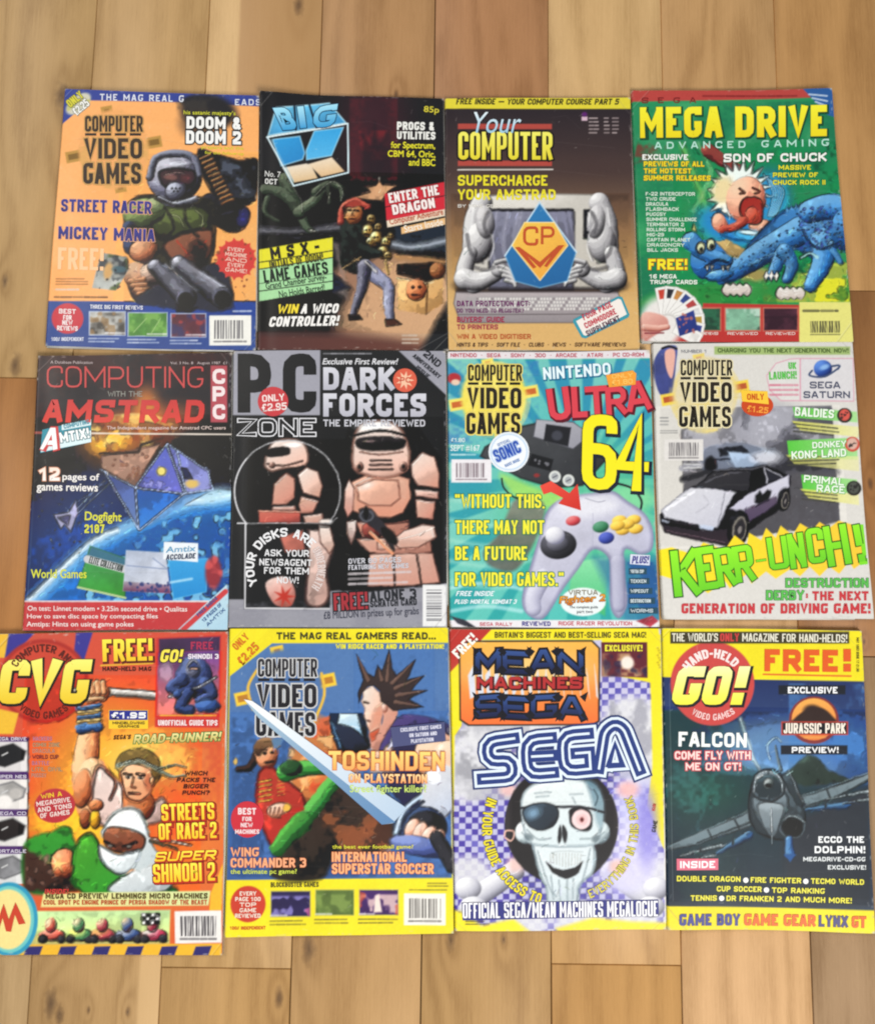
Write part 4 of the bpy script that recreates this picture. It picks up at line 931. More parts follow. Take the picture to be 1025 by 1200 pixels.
# a plain round bawling face
s.ball(525, 510, 84, 100, 'fbd4b4', 'e89c80', '9c4838', 8); s.ball(412, 610, 34, 46, 'f8c8a8', 'dc8c70', '8c4434', -20)
s.poly([(505, 520), (540, 495), (590, 510), (598, 560), (585, 610), (540, 612), (500, 570)], ('8a2420', 'c84c3c', 60), 4, sm=1, rim=('5a1414', 10)); s.ball(552, 575, 30, 36, 'e87c64', 'c4503c', '8c2c20')
s.line([(498, 462), (520, 480), (500, 484)], 6, '7c3428', sm=1); s.line([(555, 460), (585, 474), (562, 484)], 6, '7c3428', sm=1); s.blob(545, 488, 16, 12, 'f0a488')
s.tube([(430, 636), (480, 625), (515, 600)], 17, 20, 'd87058', 'a83c30', '5c1814', sm=1); s.tube([(596, 640), (640, 640), (680, 610)], 20, 15, 'fbd0b4', 'd88c74', '8c4838', sm=1); s.ball(628, 662, 22, 16, 'fbd0b4', 'd88c74', '8c4838')
s.blob(535, 660, 60, 24, '4cb0e0', 5, .4); s.blob(535, 650, 40, 10, 'd8f0f8', 5, .5)
# ground and dinosaur
s.poly([(60, 950), (200, 880), (420, 860), (700, 860), (950, 840), (980, 960), (60, 970)], '3c9c4c', 20, n=.3); s.mottle(rect(600, 780, 960, 950), 'b8c04c', .9, 32, .45, .3); s.mottle(rect(820, 850, 970, 950), 'e0dc30', .9, 32, .4, .3); s.blob(560, 830, 80, 30, 'c89c5c', 0, .6, .8); s.mottle(rect(320, 880, 960, 960), '1c6c34', .6, 8, .55, .2)
B = ('7cb8e4', '2c6cac', '103058')
s.poly([(640, 590), (720, 540), (860, 520), (980, 530), (980, 700), (900, 720), (870, 800), (800, 760), (740, 730), (600, 760), (480, 860), (420, 820), (520, 720)], ('4c90c8', '1c4c8c', 80), 5, sm=1, n=.3, rim=('163c70', 18))
s.tube([(430, 830), (540, 770), (640, 710), (760, 640)], 46, 60, *B, sm=1, n=.25); s.ball(858, 630, 104, 104, '6ca8dc', '2c68a8', '123660', n=.25)
s.tube([(860, 690), (850, 780), (800, 880)], 62, 28, *B, sm=1, n=.25); s.tube([(680, 740), (650, 800), (630, 840)], 32, 18, *B, sm=1); s.tube([(940, 690), (890, 710), (930, 780)], 24, 12, '8cc4e8', '2c6cac', '12304c', sm=1)
for k in range(14): s.poly([(690 + k * 20, 560 - 26 * math.sin(k * .22)), (700 + k * 20, 536 - 26 * math.sin(k * .22)), (712 + k * 20, 560 - 26 * math.sin(k * .22))], '5c9cd0', 3)
s.ball(372, 770, 88, 88, '5ca0d8', '2460a4', '0f2c58', -20, n=.2); s.tube([(290, 690), (345, 735), (440, 770)], 42, 28, *B, sm=1); s.ball(410, 835, 58, 26, *B, rot=-8)
s.tube([(800, 560), (880, 540), (985, 560)], 50, 60, *B, sm=1, n=.3); s.ball(945, 640, 60, 90, '5c9cd4', '225c9c', '0e2c54', n=.3); s.line([(770, 640), (800, 700), (860, 720), (930, 690)], 9, '0e2850', soft=4, sm=1, a=.8); s.line([(540, 790), (640, 740), (730, 720)], 10, '8cc4e4', soft=6, sm=1, a=.7)
s.tube([(690, 730), (720, 790), (700, 850)], 34, 22, *B, sm=1, n=.3); s.line([(760, 760), (800, 740), (830, 760)], 12, 'a8d8dc', soft=4, sm=1)
for _ in range(420):
    x, y = s.rs.uniform(450, 985), s.rs.uniform(535, 880)
    if abs(y - (840 - (x - 430) * .52)) < 60 or (x > 740 and y < 740): s.blob(x, y, s.rs.uniform(2, 5), s.rs.uniform(2, 4), ('0e2c5c', '8cc4ec', '3c4ca0', '164484')[s.rs.randint(4)], 0, .4, .7)
s.spray(760, 540, 930, 720, 60, '3c3c98', (3, 7), .6); s.spray(770, 540, 940, 720, 60, '9cccec', (2, 4), .7); s.spray(480, 690, 720, 800, 40, '8cc4ec', (2, 4), .6)
for x, y in ((330, 718), (374, 702)): s.blob(x, y, 21, 27, '123058', 12, .12); s.blob(x, y, 17, 23, 'd8dcb0', 12, .12); s.blob(x + 4, y + 10, 7, 10, '1c2028')
s.poly([(292, 640), (300, 610), (314, 650)], 'd8d084', 3); s.line([(350, 800), (400, 770), (448, 780)], 9, '102a50', sm=1)
for x in (352, 372, 420, 440): s.poly([(x, 795), (x + 6, 818), (x + 14, 792)], 'f0f0e4', 2)
s.poly([(395, 690), (440, 680), (520, 720), (490, 760), (450, 745)], 'b89c64', 4, n=.3)
for fx_, fy_ in ((470, 890), (700, 905)):
    for k in range(4): s.poly([(fx_ - 50 + k * 28, fy_ + 10), (fx_ - 30 + k * 28, fy_ - 22), (fx_ - 6 + k * 28, fy_ + 4), (fx_ - 24 + k * 28, fy_ + 36)], ('f6f2ea', 'b8a8a0', 90), 3, sm=1)
for k in range(3): s.poly([(600 + k * 22, 838), (612 + k * 22, 815), (624 + k * 22, 835), (610 + k * 22, 862)], 'f0ece4', 3)
s.rough(rect(240, 270, 1000, 950), 3, .3, 1.1, dabs=1100)
s.part('dinosaur_picture', [(280, 640), (320, 650), (450, 690), (620, 700), (700, 560), (860, 510), (990, 520), (990, 720), (870, 900), (720, 960), (420, 920), (300, 860)], 0)
# lower strip
s.poly([(340, 955), (756, 962), (758, 1120), (70, 1130), (80, 1090), (330, 1090)], 'b8302c', 2)
for x0, x1, c, c2 in ((320, 418, '2c6c4c', '1c3a2c'), (432, 588, '8cc4a4', '2c3c34'), (596, 748, '4c2434', '2c1420')):
    s.poly(rect(x0, 972, x1, 1076), 'c86a58'); s.poly(rect(x0 + 6, 978, x1 - 5, 1070), c, n=.4); s.mottle(rect(x0 + 6, 1010, x1 - 5, 1070), c2, .9, 16, .45, .2); s.mottle(rect(x0 + 6, 978, x1 - 5, 1020), 'c8dcd0' if x0 == 432 else c2, .7, 16, .5, .2); s.part('screenshot', rect(x0, 972, x1, 1076)); s.T('PREVIEWED' if x0 < 400 else 'REVIEWED', x0 + 12, 1079, x1 - 14, 1091, 'f0dcd4', b=.02, name='caption')
s.poly(rect(752, 950, 1000, 1130), 'e4df7c'); s.greek(770, 975, 915, 1000, 1, '4c4a30', 0); s.barcode(780, 1018, 945, 1100, 'e4df7c', '4e4c34')
# fan of cards held in a hand
s.blob(160, 1040, 90, 110, 'e8e4e0', 0, .25)
for k in range(9):
    a_ = R(-100 + k * 16); cx, cy = 190 + 95 * math.cos(a_), 1040 + 95 * math.sin(a_); ca, sa = math.cos(a_), math.sin(a_)
    q = lambda u, v: (cx + u * ca - v * sa, cy + u * sa + v * ca)
    s.poly([q(-62, -30), (q(62, -30)), q(62, 30), q(-62, 30)], 'f0eeea', 2, rim=('b8b4b0', 4)); s.poly([q(10, -18), q(50, -18), q(50, 18), q(10, 18)], ['c03c2c', '24242c', 'b87c3c', '2c3c7c', 'a83c3c', 'dcdcdc', 'c8a03c', '2c3c8c', 'e8e4e0'][k], 2, n=.4)
s.poly([(222, 1020), (300, 985), (318, 1070), (238, 1098)], ('2c3c90', '1c2c6c', 60), 2); s.spray(235, 1000, 305, 1085, 14, 'c06c5c', (4, 8)); s.poly([(80, 1000), (170, 1010), (190, 1050), (140, 1090), (70, 1118)], ('f0c0b0', 'b8645c', 60), 4, sm=1); s.tube([(90, 1060), (150, 1064), (186, 1058)], 16, 12, 'f4c8b8', 'c47c6c', '7c2c2c'); s.line([(90, 1085), (170, 1084)], 6, '7c2430')
s.part('cards_picture', oval(195, 1010, 150, 125))
s.T('S  E  G  A', 78, 74, 310, 98, '7a1c1c', b=.02, name='top_line'); s.greek(340, 58, 745, 76, 1, '7a1c1c', 0)
for k in range(4): s.line([(792 + k * 14, 62 + k * 16), (868 + k * 1, 60 + k * 22 + 10)], 7, 'c8d8e8', a=.9)
s.T('MEGA', 70, 114, 422, 246, ('f8f034', 'eed81c'), '124a2c', .03, w=.24, rr=.3, rot=-.6, dx=4, dy=4, name='masthead'); s.T('DRIVE', 478, 110, 868, 242, ('f8f034', 'eed81c'), '124a2c', .03, w=.24, rr=.3, rot=-.6, dx=4, dy=4, name='masthead')
s.T('ADVANCED', 132, 262, 522, 292, 'b8e4d4', b=.03, sp=1.35, rot=-1, name='masthead'); s.T('GAMING', 590, 254, 878, 284, 'b8e4d4', b=.03, sp=1.35, rot=-1, name='masthead')
s.T('EXCLUSIVE', 80, 318, 275, 342, 'f2f4ec', b=.05); s.T('SON OF CHUCK', 428, 312, 868, 348, 'f2f4ec', '0e4a30', .04, .06, rot=-.6)
for t, y, x1 in (('PREVIEWS OF ALL', 348, 345), ('THE HOTTEST', 378, 290), ('SUMMER RELEASES', 408, 372)): s.T(t, 86, y, x1, y + 22, 'f0dc28', '9c3018', .04, .05)
for t, y, x0, x1 in (('MASSIVE', 362, 664, 802), ('PREVIEW OF', 394, 640, 832), ('CHUCK ROCK II', 426, 640, 864)): s.T(t, x0, y, x1, y + 20, 'e8e02c', '14603a', .04, .05)
for i, (t, x1) in enumerate((('F-22 INTERCEPTOR', 305), ('TWO CRUDE', 222), ('DRACULA', 190), ('FLASHBACK', 236), ('PUGGSY', 180), ('SUMMER CHALLENGE', 312), ('TERMINATOR 2', 258), ('ROLLING STORM', 262), ('MIG-29', 172), ('CAPTAIN PLANET', 285), ('DRAGONCRY', 260), ('BILL JACKS', 232))):
    s.T(t, 94 + i * .6, 480 + i * 21.8, x1, 495 + i * 21.8, 'dcecdc', b=.03, name='caption')
s.T('FREE!', 106, 766, 272, 812, 'f2e42c', 'b03c1c', .04, .06); s.T('16 MEGA', 110, 832, 226, 850, 'eef2e8', b=.04, name='caption'); s.T('TRUMP CARDS', 112, 856, 315, 874, 'eef2e8', b=.04, name='caption')
s.wear('l', 30); s.wear('t', 20); s.wear('r', 20)
# ---- row 2, 1: dark space cover, glass satellite
s = Mag(10, 405, 3.53, [(46, 417.7), (273, 413.6), (268, 738), (26.6, 738.5)], .0026,
        'dark space-themed magazine cover with a glass pyramid satellite above blue Earth', 5, '15131a', (.002, 0, .0025, 0))
s.poly(rect(0, 0, 1000, 1200), ('17131a', '0e1c48', 90, 380, 760)); s.mottle(rect(60, 30, 960, 380), '4a1410', .5, 64, .5, .4)
s.blob(250, 800, 330, 150, '1c4c98', -38, .8, .8); s.spray(100, 620, 460, 840, 46, 'c8d0e0', (1.5, 3.5)); s.spray(120, 380, 900, 600, 30, '9ca8c8', (1, 2.5))
s.poly([(90, 1060), (330, 820), (560, 700), (760, 635), (960, 610), (960, 1080)], ('2c88cc', '1c5cb0', 60), 16, sm=0); s.poly([(180, 1060), (420, 850), (640, 740), (960, 700), (960, 1070)], ('2080c8', '124a9c', 60), 20, n=.3)
s.mottle([(300, 1060), (430, 850), (640, 730), (960, 680), (960, 1070)], '8ccce8', .8, 8, .58, .2); s.mottle([(400, 900), (640, 730), (960, 680), (960, 1000)], '0f3c8c', .6, 32, .52, .3)
s.line([(100, 1060), (330, 840), (560, 722), (760, 652), (960, 628)], 46, 'a8d4f0', soft=24, a=.75, sm=1); s.line([(90, 1050), (330, 826), (450, 765)], 16, 'eef8fc', soft=9, a=.9, sm=1); s.line([(740, 645), (930, 615)], 26, 'eef8fc', soft=12, a=.9); s.blob(860, 620, 80, 34, 'b8e0f4', -8, .6, .8)
# glow
s.blob(440, 400, 130, 100, '9a5c1c', 0, .7, .8); s.blob(560, 330, 190, 70, 'c4642c', -12, .7, .85); s.blob(420, 400, 80, 50, 'f0b438', -8, .6); s.blob(570, 250, 50, 70, 'f08c30', 0, .7, .7); s.mottle(oval(520, 360, 190, 80), 'f8e084', .7, 16, .55, .3); s.mottle(oval(500, 380, 190, 70), '6a2c14', .6, 8, .6, .2)
# satellite
s.poly([(383, 456), (545, 425), (640, 400), (526, 588), (385, 510)], ('c8a088', '8c685c', 60), 4, n=.4, rim=('6c4438', 10)); s.line([(380, 450), (540, 440), (550, 412), (640, 380)], 7, '3c2418'); s.spray(400, 440, 580, 560, 26, '7c4c38', (4, 10), .6)
s.poly([(655, 408), (724, 612), (526, 588)], ('4c5cac', '6a6cc4', 60), 3, n=.3); s.poly([(660, 406), (828, 520), (846, 592), (735, 612)], ('5c64a8', '8488b8', 50), 3, n=.3)
s.poly([(400, 524), (526, 590), (540, 760)], ('3c4c90', '6c88b8', 60), 3); s.poly([(528, 592), (724, 618), (540, 762)], ('1c5cb4', '3c84cc', 80), 3, n=.2); s.poly([(725, 616), (842, 598), (545, 765)], ('4c7cb8', '6ca0d0', 30), 3, a=.75)
for p in ([(383, 512), (526, 588), (724, 614), (846, 596)], [(655, 408), (526, 588), (540, 760)], [(655, 408), (728, 612), (546, 762)], [(658, 404), (828, 522), (846, 592)], [(398, 520), (540, 762)], [(700, 440), (735, 610)]): s.line(p, 7, 'b0c4e8')
s.blob(634, 520, 18, 18, 'e8d878', 0, .3); s.blob(760, 574, 28, 18, 'd8b868', 0, .4); s.poly([(712, 505), (742, 510), (764, 552), (730, 550)], '1c2448'); s.spray(560, 560, 680, 600, 22, '9c9cdc', (4, 8), .6)
for d in (0, 22): s.line([(400 + d, 560 + d * .3), (262 + d, 700)], 5, '9cacd4', a=.9)
s.line([(395, 575), (285, 650), (250, 720)], 4, '8c9cc8', a=.8); s.poly([(190, 700), (252, 690), (282, 640), (290, 690), (262, 772), (236, 740), (220, 760)], '9c9cbc', 4, n=.4); s.poly([(205, 712), (260, 700), (250, 745)], '4c4c74', 4)
s.rough(rect(60, 300, 950, 1050), 3, .22)
s.part('satellite_picture', [(383, 456), (655, 400), (830, 520), (848, 600), (545, 768), (398, 540)])
# boxes
s.poly([(340, 828), (492, 880), (486, 1045), (286, 1000)], ('3c9c5c', '2c8c24', 80), 3, n=.2, rim=('1c5c2c', 8)); s.poly([(345, 832), (492, 884), (488, 920), (330, 870)], '2c5c8c', 4, a=.8); s.line([(330, 884), (482, 925)], 32, 'c8c8cc', soft=2); s.line([(290, 1000), (486, 1044)], 9, 'b0c88c')
s.poly([(488, 846), (652, 856), (672, 1025), (476, 1015)], ('b8c4dc', 'd8dce8', 60), 3, n=.2); s.line([(492, 910), (660, 925), (600, 880)], 5, '7c8cb0', a=.8); s.poly([(480, 975), (668, 990), (672, 1025), (476, 1015)], ('c8ccd8', '6c1c4c', 90), 3, n=.5); s.spray(485, 980, 665, 1020, 30, '24306c', (4, 8))
s.poly([(662, 890), (828, 880), (822, 1020), (684, 1050)], ('2c9cdc', '1484cc', 90), 3, rim=('5cb8e8', 6)); s.line([(672, 980), (760, 965)], 8, 'b8e0f4', soft=5); s.blob(850, 940, 34, 66, '8c2430', 0, .3); s.mottle(oval(850, 940, 38, 70), 'd85050', .8, 8, .55, .2)
s.part('box_picture', [(340, 828), (492, 880), (486, 1045), (286, 1000)]); s.part('box_picture', [(490, 846), (652, 856), (672, 1025), (487, 1020)]); s.part('box_picture', [(662, 890), (828, 880), (822, 1020), (684, 1050)])
s.poly([(645, 812), (786, 818), (786, 896), (642, 884)], 'e8eef4'); s.T('Amtix', 655, 830, 776, 854, '5c9cc0', b=.03, rot=-3, sh=.2, name='sticker_text'); s.T('ACCOLADE', 655, 862, 776, 884, '33415c', b=.04, rot=-3, sh=.2, name='sticker_text')
s.T('ELITE COLLECTION', 336, 890, 478, 918, '2c3c34', b=.05, rot=15, name='sticker_text')
s.poly(rect(40, 1060, 960, 1210), 'c8383c'); s.line([(60, 1058), (920, 1058)], 6, 'e8d8d4'); s.mottle(rect(40, 1060, 960, 1210), 'b02c30', .5, 32)
s.poly([(700, 1178), (906, 988), (930, 1200), (700, 1200)], ('c8e4ec', 'a8cce0', 60)); s.line([(722, 1178), (900, 1018)], 22, 'c8383c', soft=2)
for t, d in (('FREE INSIDE', 0), ('12 PAGES OF', 28), ('AMTIX', 50)): s.T(t, 770 + d * .8, 1072 + d * .9, 880 + d * .6, 1086 + d * .9, '24508c', b=.03, rot=-43, name='flash_text')
s.T('On test: Linnet modem • 3.25in second drive • Qualitas', 84, 1078, 742, 1102, 'f2dcd8', b=.03, rot=.3, name='caption'); s.T('How to save disc space by compacting files', 82, 1110, 620, 1134, 'f2dcd8', b=.03, name='caption'); s.T('Amtips: Hints on using game pokes', 80, 1142, 520, 1168, 'f2dcd8', b=.03, name='caption')
s.line([(110, 362), (925, 368)], 6, 'e8dcd0'); s.line([(108, 362), (200, 362)], 8, '9c3c34')
s.T('A Database Publication', 180, 66, 352, 78, 'c8b8b8', name='caption'); s.T('Vol. 3 No. 8   August 1987  £1', 672, 68, 905, 82, 'c8b8b8', name='caption')
s.T('COMPUTING', 165, 88, 808, 176, 'c44848', w=.085, rr=.42, name='masthead'); s.T('WITH THE', 414, 190, 556, 212, '9c9c94', w=.12, name='masthead')
s.T('AMSTRAD', 152, 226, 812, 320, ('c43434', 'd43c30'), None, w=.24, sh=.12, name='masthead'); s.T('The Independent magazine for Amstrad CPC users', 410, 334, 900, 352, 'e8d0c8', b=.01, name='caption')
s.poly(rect(838, 84, 906, 318), 'b04450')
for i, (t, y) in enumerate((('C', 98), ('P', 170), ('C', 244))): s.T(t, 846, y, 898, y + 62, 'ecdcdc', w=.24, name='masthead')
s.V('logo_sticker', [(145, 350), (345, 305), (345, 400), (136, 446)], '2c8ca0', 1.2); s.V('logo_sticker', [(152, 392), (345, 352), (345, 400), (138, 442)], 'd8ecf0', 1.5); s.V('logo_sticker', [(225, 330), (345, 305), (345, 330), (225, 352)], 'd8ecf0', 1.5)
s.T('COMPUTING', 232, 318, 338, 336, '2c8ca0', b=.03, rot=-12, lay=2, name='logo_text'); s.T('A', 146, 342, 214, 432, 'f4f6f6', 'c83c3c', .05, w=.2, sh=.2, lay=2, dx=5, name='logo_text'); s.T('MTIX!', 216, 352, 338, 394, 'f4f8f8', '14606c', .05, w=.22, rot=-10, lay=2, name='logo_text')
s.T('12', 132, 506, 216, 560, ('f6e0d0', 'f4f0ec'), 'c88868', .05, w=.24, name='headline'); s.T('pages of', 228, 530, 378, 566, 'f0ece8', b=.04, rot=1); s.T('games reviews', 122, 572, 372, 612, 'f0ece8', b=.04, rot=1)
s.T('Dogfight', 320, 690, 470, 736, 'd8d83c', b=.04, rot=2); s.T('2187', 318, 740, 400, 776, 'd8d83c', b=.05); s.T('World Games', 98, 926, 326, 962, 'd8dc3c', b=.03)
s.wear('l', 90, 'd0c8c0', .9); s.wear('r', 50, 'a8a8b0', .7); s.wear('b', 25); s.wear('t', 25); s.crease([(930, 420), (925, 800), (915, 1150)], .2); s.crease([(135, 60), (110, 600), (78, 1150)], .2)

# ---- row 2, 2: black and grey, two plain salmon-lit armoured guards
s = Mag(260, 400, 3.478, [(273, 411.5), (521.8, 411.3), (524.2, 736), (267.2, 735)], .0040,
        'black and grey magazine cover with two salmon-coloured helmeted guards, large grey P and C', 6, '17181a')
s.poly([(30, 30), (402, 30), (400, 302), (30, 302)], '9c9ca8'); s.poly([(710, 30), (940, 30), (930, 235)], '9a9aa6')
s.poly([(10, 1052), (92, 1052), (92, 1092), (440, 1092), (440, 1015), (600, 1020), (930, 985), (940, 1210), (10, 1210)], '94949e'); s.mottle([(10, 1060), (930, 1060), (930, 1200), (10, 1200)], '82828e', .5, 32)
# large guard: light plates over a dark under-suit, plain domed helmet with one band of visor
L = ('fff2ea', 'e0a890', '6c3c34')
def PL(p, c1='fbe2d4', c2='c8887a', an=60):
    s.poly(p, (c1, c2, an), 1.6, rim=('7c463c', 6)); q = [((x * .84 + .16 * sum(a[0] for a in p) / len(p)), (y * .84 + .16 * sum(a[1] for a in p) / len(p))) for x, y in p]; s.poly(q, (c1, c2, an + 25), 5, a=.8); s.line([q[0], q[1]], 4, 'fffaf6', soft=2, a=.75)
s.poly([(500, 560), (560, 500), (740, 500), (800, 470), (880, 520), (885, 760), (870, 840), (890, 1000), (590, 1000), (600, 840), (505, 740)], '1c1416', 4)
PL([(600, 868), (700, 850), (860, 862), (890, 985), (740, 1000), (590, 1000)], 'ecc4b4', 'c08878'); s.line([(700, 870), (705, 1000)], 6, '3c2420'); s.line([(795, 870), (812, 990)], 6, '3c2420')
PL([(545, 805), (700, 800), (850, 812), (858, 860), (700, 868), (600, 862)], 'e8b8a4', 'b07464')
for x in (632, 690, 748): s.poly(rect(x, 818, x + 40, 850), ('f8dccc', 'c08c7c', 90), 2, rim=('7c4c44', 4))
PL([(520, 575), (600, 538), (720, 545), (765, 560), (772, 640), (740, 700), (690, 720), (580, 715), (530, 690)], 'f4c4ac', 'cc8870', 70)
s.poly([(548, 590), (620, 560), (720, 566), (728, 640), (690, 672), (600, 672), (556, 650)], ('f8ccb4', 'dc9c84', 60), 3, rim=('9c5c4c', 8)); s.blob(590, 590, 30, 14, 'fff0e6', -20, .7, .8); s.line([(560, 735), (660, 745), (760, 730)], 6, '7c4840', sm=1); PL([(545, 735), (660, 748), (765, 735), (750, 800), (570, 800)], 'd89c88', 'a86858')
PL([(500, 600), (520, 560), (542, 600), (536, 690), (512, 720), (496, 680)]); PL([(508, 735), (548, 728), (550, 770), (528, 832), (512, 790)], 'fff4ee', '8c6860', 90)
PL([(770, 500), (815, 452), (868, 470), (888, 540), (885, 600), (800, 590), (772, 550)], 'fff0e6', 'd0907a', 40); PL([(782, 604), (884, 612), (882, 645), (790, 632)]); PL([(788, 642), (872, 652), (862, 728), (792, 720)], 'f4ccb8', 'b87464', 20)
s.line([(772, 728), (866, 742)], 8, '100c0c'); PL([(868, 750), (876, 800), (800, 842), (720, 846), (690, 812), (740, 770), (820, 745)], 'fff0e8', 'cc9480', 70); s.line([(700, 810), (790, 790), (868, 758)], 4, 'fffaf4', a=.7, sm=1)
s.ball(615, 770, 44, 38, 'b85c50', '702c28', '240c0c'); s.poly([(560, 690), (600, 680), (640, 720), (690, 790), (700, 860), (660, 800), (590, 740)], '26242a', 4, sm=1, n=.5); s.blob(590, 712, 32, 26, '5c5e68', 0, .2); s.blob(590, 712, 20, 16, '2c2c34', 0, .2); s.blob(588, 700, 10, 28, '0c0c10', 0, .2)
s.line([(604, 780), (694, 864)], 15, 'f0a078', soft=2); s.line([(604, 774), (690, 854)], 4, 'ffd8b8', soft=2); s.poly([(648, 760), (690, 770), (716, 810), (700, 830), (660, 800)], '1c1416', 4, sm=1)
s.poly([(538, 380), (570, 335), (640, 318), (712, 335), (745, 378), (768, 450), (762, 520), (720, 548), (650, 560), (575, 546), (532, 515), (528, 450)], ('fffaf6', 'dca692', 75), 3, sm=1, rim=('9c6656', 16)); s.blob(620, 346, 66, 18, 'ffffff', 0, .6, .9); s.line([(540, 384), (645, 364), (748, 384)], 9, '140f10', sm=1)
s.poly([(550, 400), (645, 388), (744, 400), (736, 436), (645, 446), (560, 438)], ('2a2428', '0c0c10', 90), 3, sm=1); s.blob(600, 408, 26, 5, 'b89c9c', -4, .5, .8); s.line([(562, 452), (645, 462), (736, 450)], 4, 'a06c5c', sm=1)
for k in range(3): s.line([(606 - k * 3, 486 + k * 18), (690 + k * 3, 486 + k * 18)], 6, '3c2624')
for x in (560, 740): s.ball(x, 512, 16, 20, 'e8c0b0', '8c5c50', '24140f'); s.blob(x, 512, 7, 9, '1c1210')
# small guard in the ring
s.poly([(355, 750), (440, 760), (455, 850), (430, 930), (440, 1040), (400, 1085), (340, 1060), (350, 900)], ('f4e0d8', 'b88c80', 30), 5, sm=1, n=.3, rim=('5c3834', 14))
s.poly([(200, 560), (300, 500), (400, 540), (420, 640), (430, 760), (330, 760), (200, 690)], '1c1416', 4, sm=1)
PL([(212, 580), (262, 535), (300, 560), (300, 640), (262, 668), (204, 668)], 'f4c8b4', 'b87464', 30); PL([(308, 545), (345, 512), (392, 530), (412, 590), (400, 640), (330, 620)], 'fff4ec', 'd49a84', 30); PL([(322, 632), (398, 650), (372, 700), (322, 704), (312, 668)], 'f4ccb8', 'b47060'); PL([(330, 712), (410, 700), (416, 745), (340, 742)], 'f8dccc', 'b88070'); PL([(205, 676), (300, 672), (306, 690), (205, 690)])
s.poly([(152, 690), (320, 694), (322, 742), (152, 742)], ('e07c68', '9c3c38', 80), 3); s.line([(152, 692), (320, 696)], 5, 'f8b8a0')
PL([(392, 745), (440, 750), (462, 830), (440, 870), (400, 820)], 'fff4ec', 'c09484'); s.blob(425, 735, 28, 12, 'f4e8e0', 0, .3)
s.poly([(188, 440), (212, 408), (262, 396), (326, 406), (352, 450), (352, 496), (318, 520), (262, 520), (205, 532), (174, 508)], ('fffaf4', 'dca490', 60), 3, sm=1, rim=('8c5c4e', 10)); s.poly([(182, 444), (266, 432), (272, 462), (188, 470)], '100e12', 2, sm=1); s.blob(290, 424, 34, 10, 'ffffff', 0, .6, .9); s.line([(186, 500), (250, 508), (330, 488)], 5, '5c3830', sm=1); s.ball(206, 506, 12, 12, 'e8c0b0', '8c5c50', '1c100c'); s.line([(262, 526), (336, 512)], 9, '140f10')
s.poly([(240, 800), (330, 770), (340, 850), (260, 860)], 'a05c50', 6, n=.4); s.poly([(180, 985), (260, 960), (300, 1020), (280, 1080), (215, 1070)], ('e8d8d0', 'a04438', 60), 4, n=.4, sm=1); s.poly(star(255, 1040, 16, 44, 7), 'b83428', 4)
s.poly(rect(96, 742, 440, 760), '17181a', 2, a=.5)
for t in range(0, 1): 
    pts = [(268 + 215 * math.cos(a), 612 + 208 * math.sin(a)) for a in np.radians(np.linspace(140, 398, 60))]; s.line(pts, 6, 'd8d8dc')
s.line([(66, 742), (98, 742), (96, 1088), (438, 1090)], 6, 'd8d8dc'); s.line([(100, 742), (440, 742), (470, 720)], 5, 'd8d8dc', a=.8)
s.rough([(100, 395), (500, 395), (520, 310), (780, 310), (900, 480), (900, 1000), (330, 1100), (330, 760), (100, 760)], 1.6, .12, 1.05, dabs=260, ink=.3); s.part('guard_picture', [(500, 560), (540, 330), (640, 312), (760, 360), (780, 450), (880, 480), (890, 640), (870, 830), (890, 985), (590, 1000), (600, 850), (500, 800)]); s.part('guard_picture', [(170, 430), (250, 398), (350, 420), (420, 540), (420, 740), (150, 745), (190, 600)])
s.T('P', 66, 52, 202, 292, '17181a', w=.26, rr=.5, name='masthead'); s.T('C', 250, 52, 386, 292, '17181a', w=.26, rr=.5, name='masthead')
s.T('ZONE', 68, 318, 382, 386, '17181a', 'e8e8ec', .05, w=.17, rr=.3, name='masthead', lay=1)
s.V('price_badge', oval(210, 247, 62, 60), 'c43a40', 2.2); s.T('ONLY', 166, 218, 256, 246, 'f4e4e0', b=.02, rot=-4, lay=2, name='price'); s.T('£2.95', 164, 254, 266, 284, 'f4e4e0', b=.02, rot=-4, lay=2, name='price')
s.greek(415, 46, 610, 58, 1, 'b0b0b8', 0); s.T('Exclusive First Review!', 414, 72, 716, 96, 'dcdce0', b=.05, sh=.25)
s.T('DARK', 414, 108, 702, 200, ('d4d4dc', 'b4b4c0'), w=.235); s.T('FORCES', 414, 214, 832, 308, ('d4d4dc', 'b4b4c0'), w=.235); s.T('THE EMPIRE REVIEWED', 414, 320, 828, 348, 'c4c4cc', w=.2)
s.V('badge', oval(746, 160, 48, 48), 'd86048', 2.2); s.V('badge', star(746, 160, 18, 38, 9), 'f0c0a0', 2.6); s.T('PC', 726, 148, 768, 170, 'c84830', b=.03, lay=2, name='badge_text')
for t, x0, x1, y0 in (('2ND', 818, 898, 58), ('ANNIVERSARY', 765, 905, 94), ('ISSUE', 786, 852, 118)): s.T(t, x0 - 0, y0, x1, y0 + (30 if t == '2ND' else 18), '22242a', b=.04, rot=40, name='corner_text')
s.T('YOUR DISKS ARE', 0, 0, 1, 1, 'e8e8ea', w=.2, arc=(262, 925, 128, 208, 40, 36), name='headline'); s.T('UNDERNEATH', 0, 0, 1, 1, 'd8c8c4', w=.2, arc=(262, 925, 128, 34, -36, 34), name='headline')
for t, x0, x1, y0 in (('ASK YOUR', 176, 356, 850), ('NEWSAGENT', 155, 368, 888), ('FOR THEM', 174, 356, 922), ('NOW!', 226, 314, 960)): s.T(t, x0, y0, x1, y0 + 27, 'e4e4e6', w=.18, rot=1)
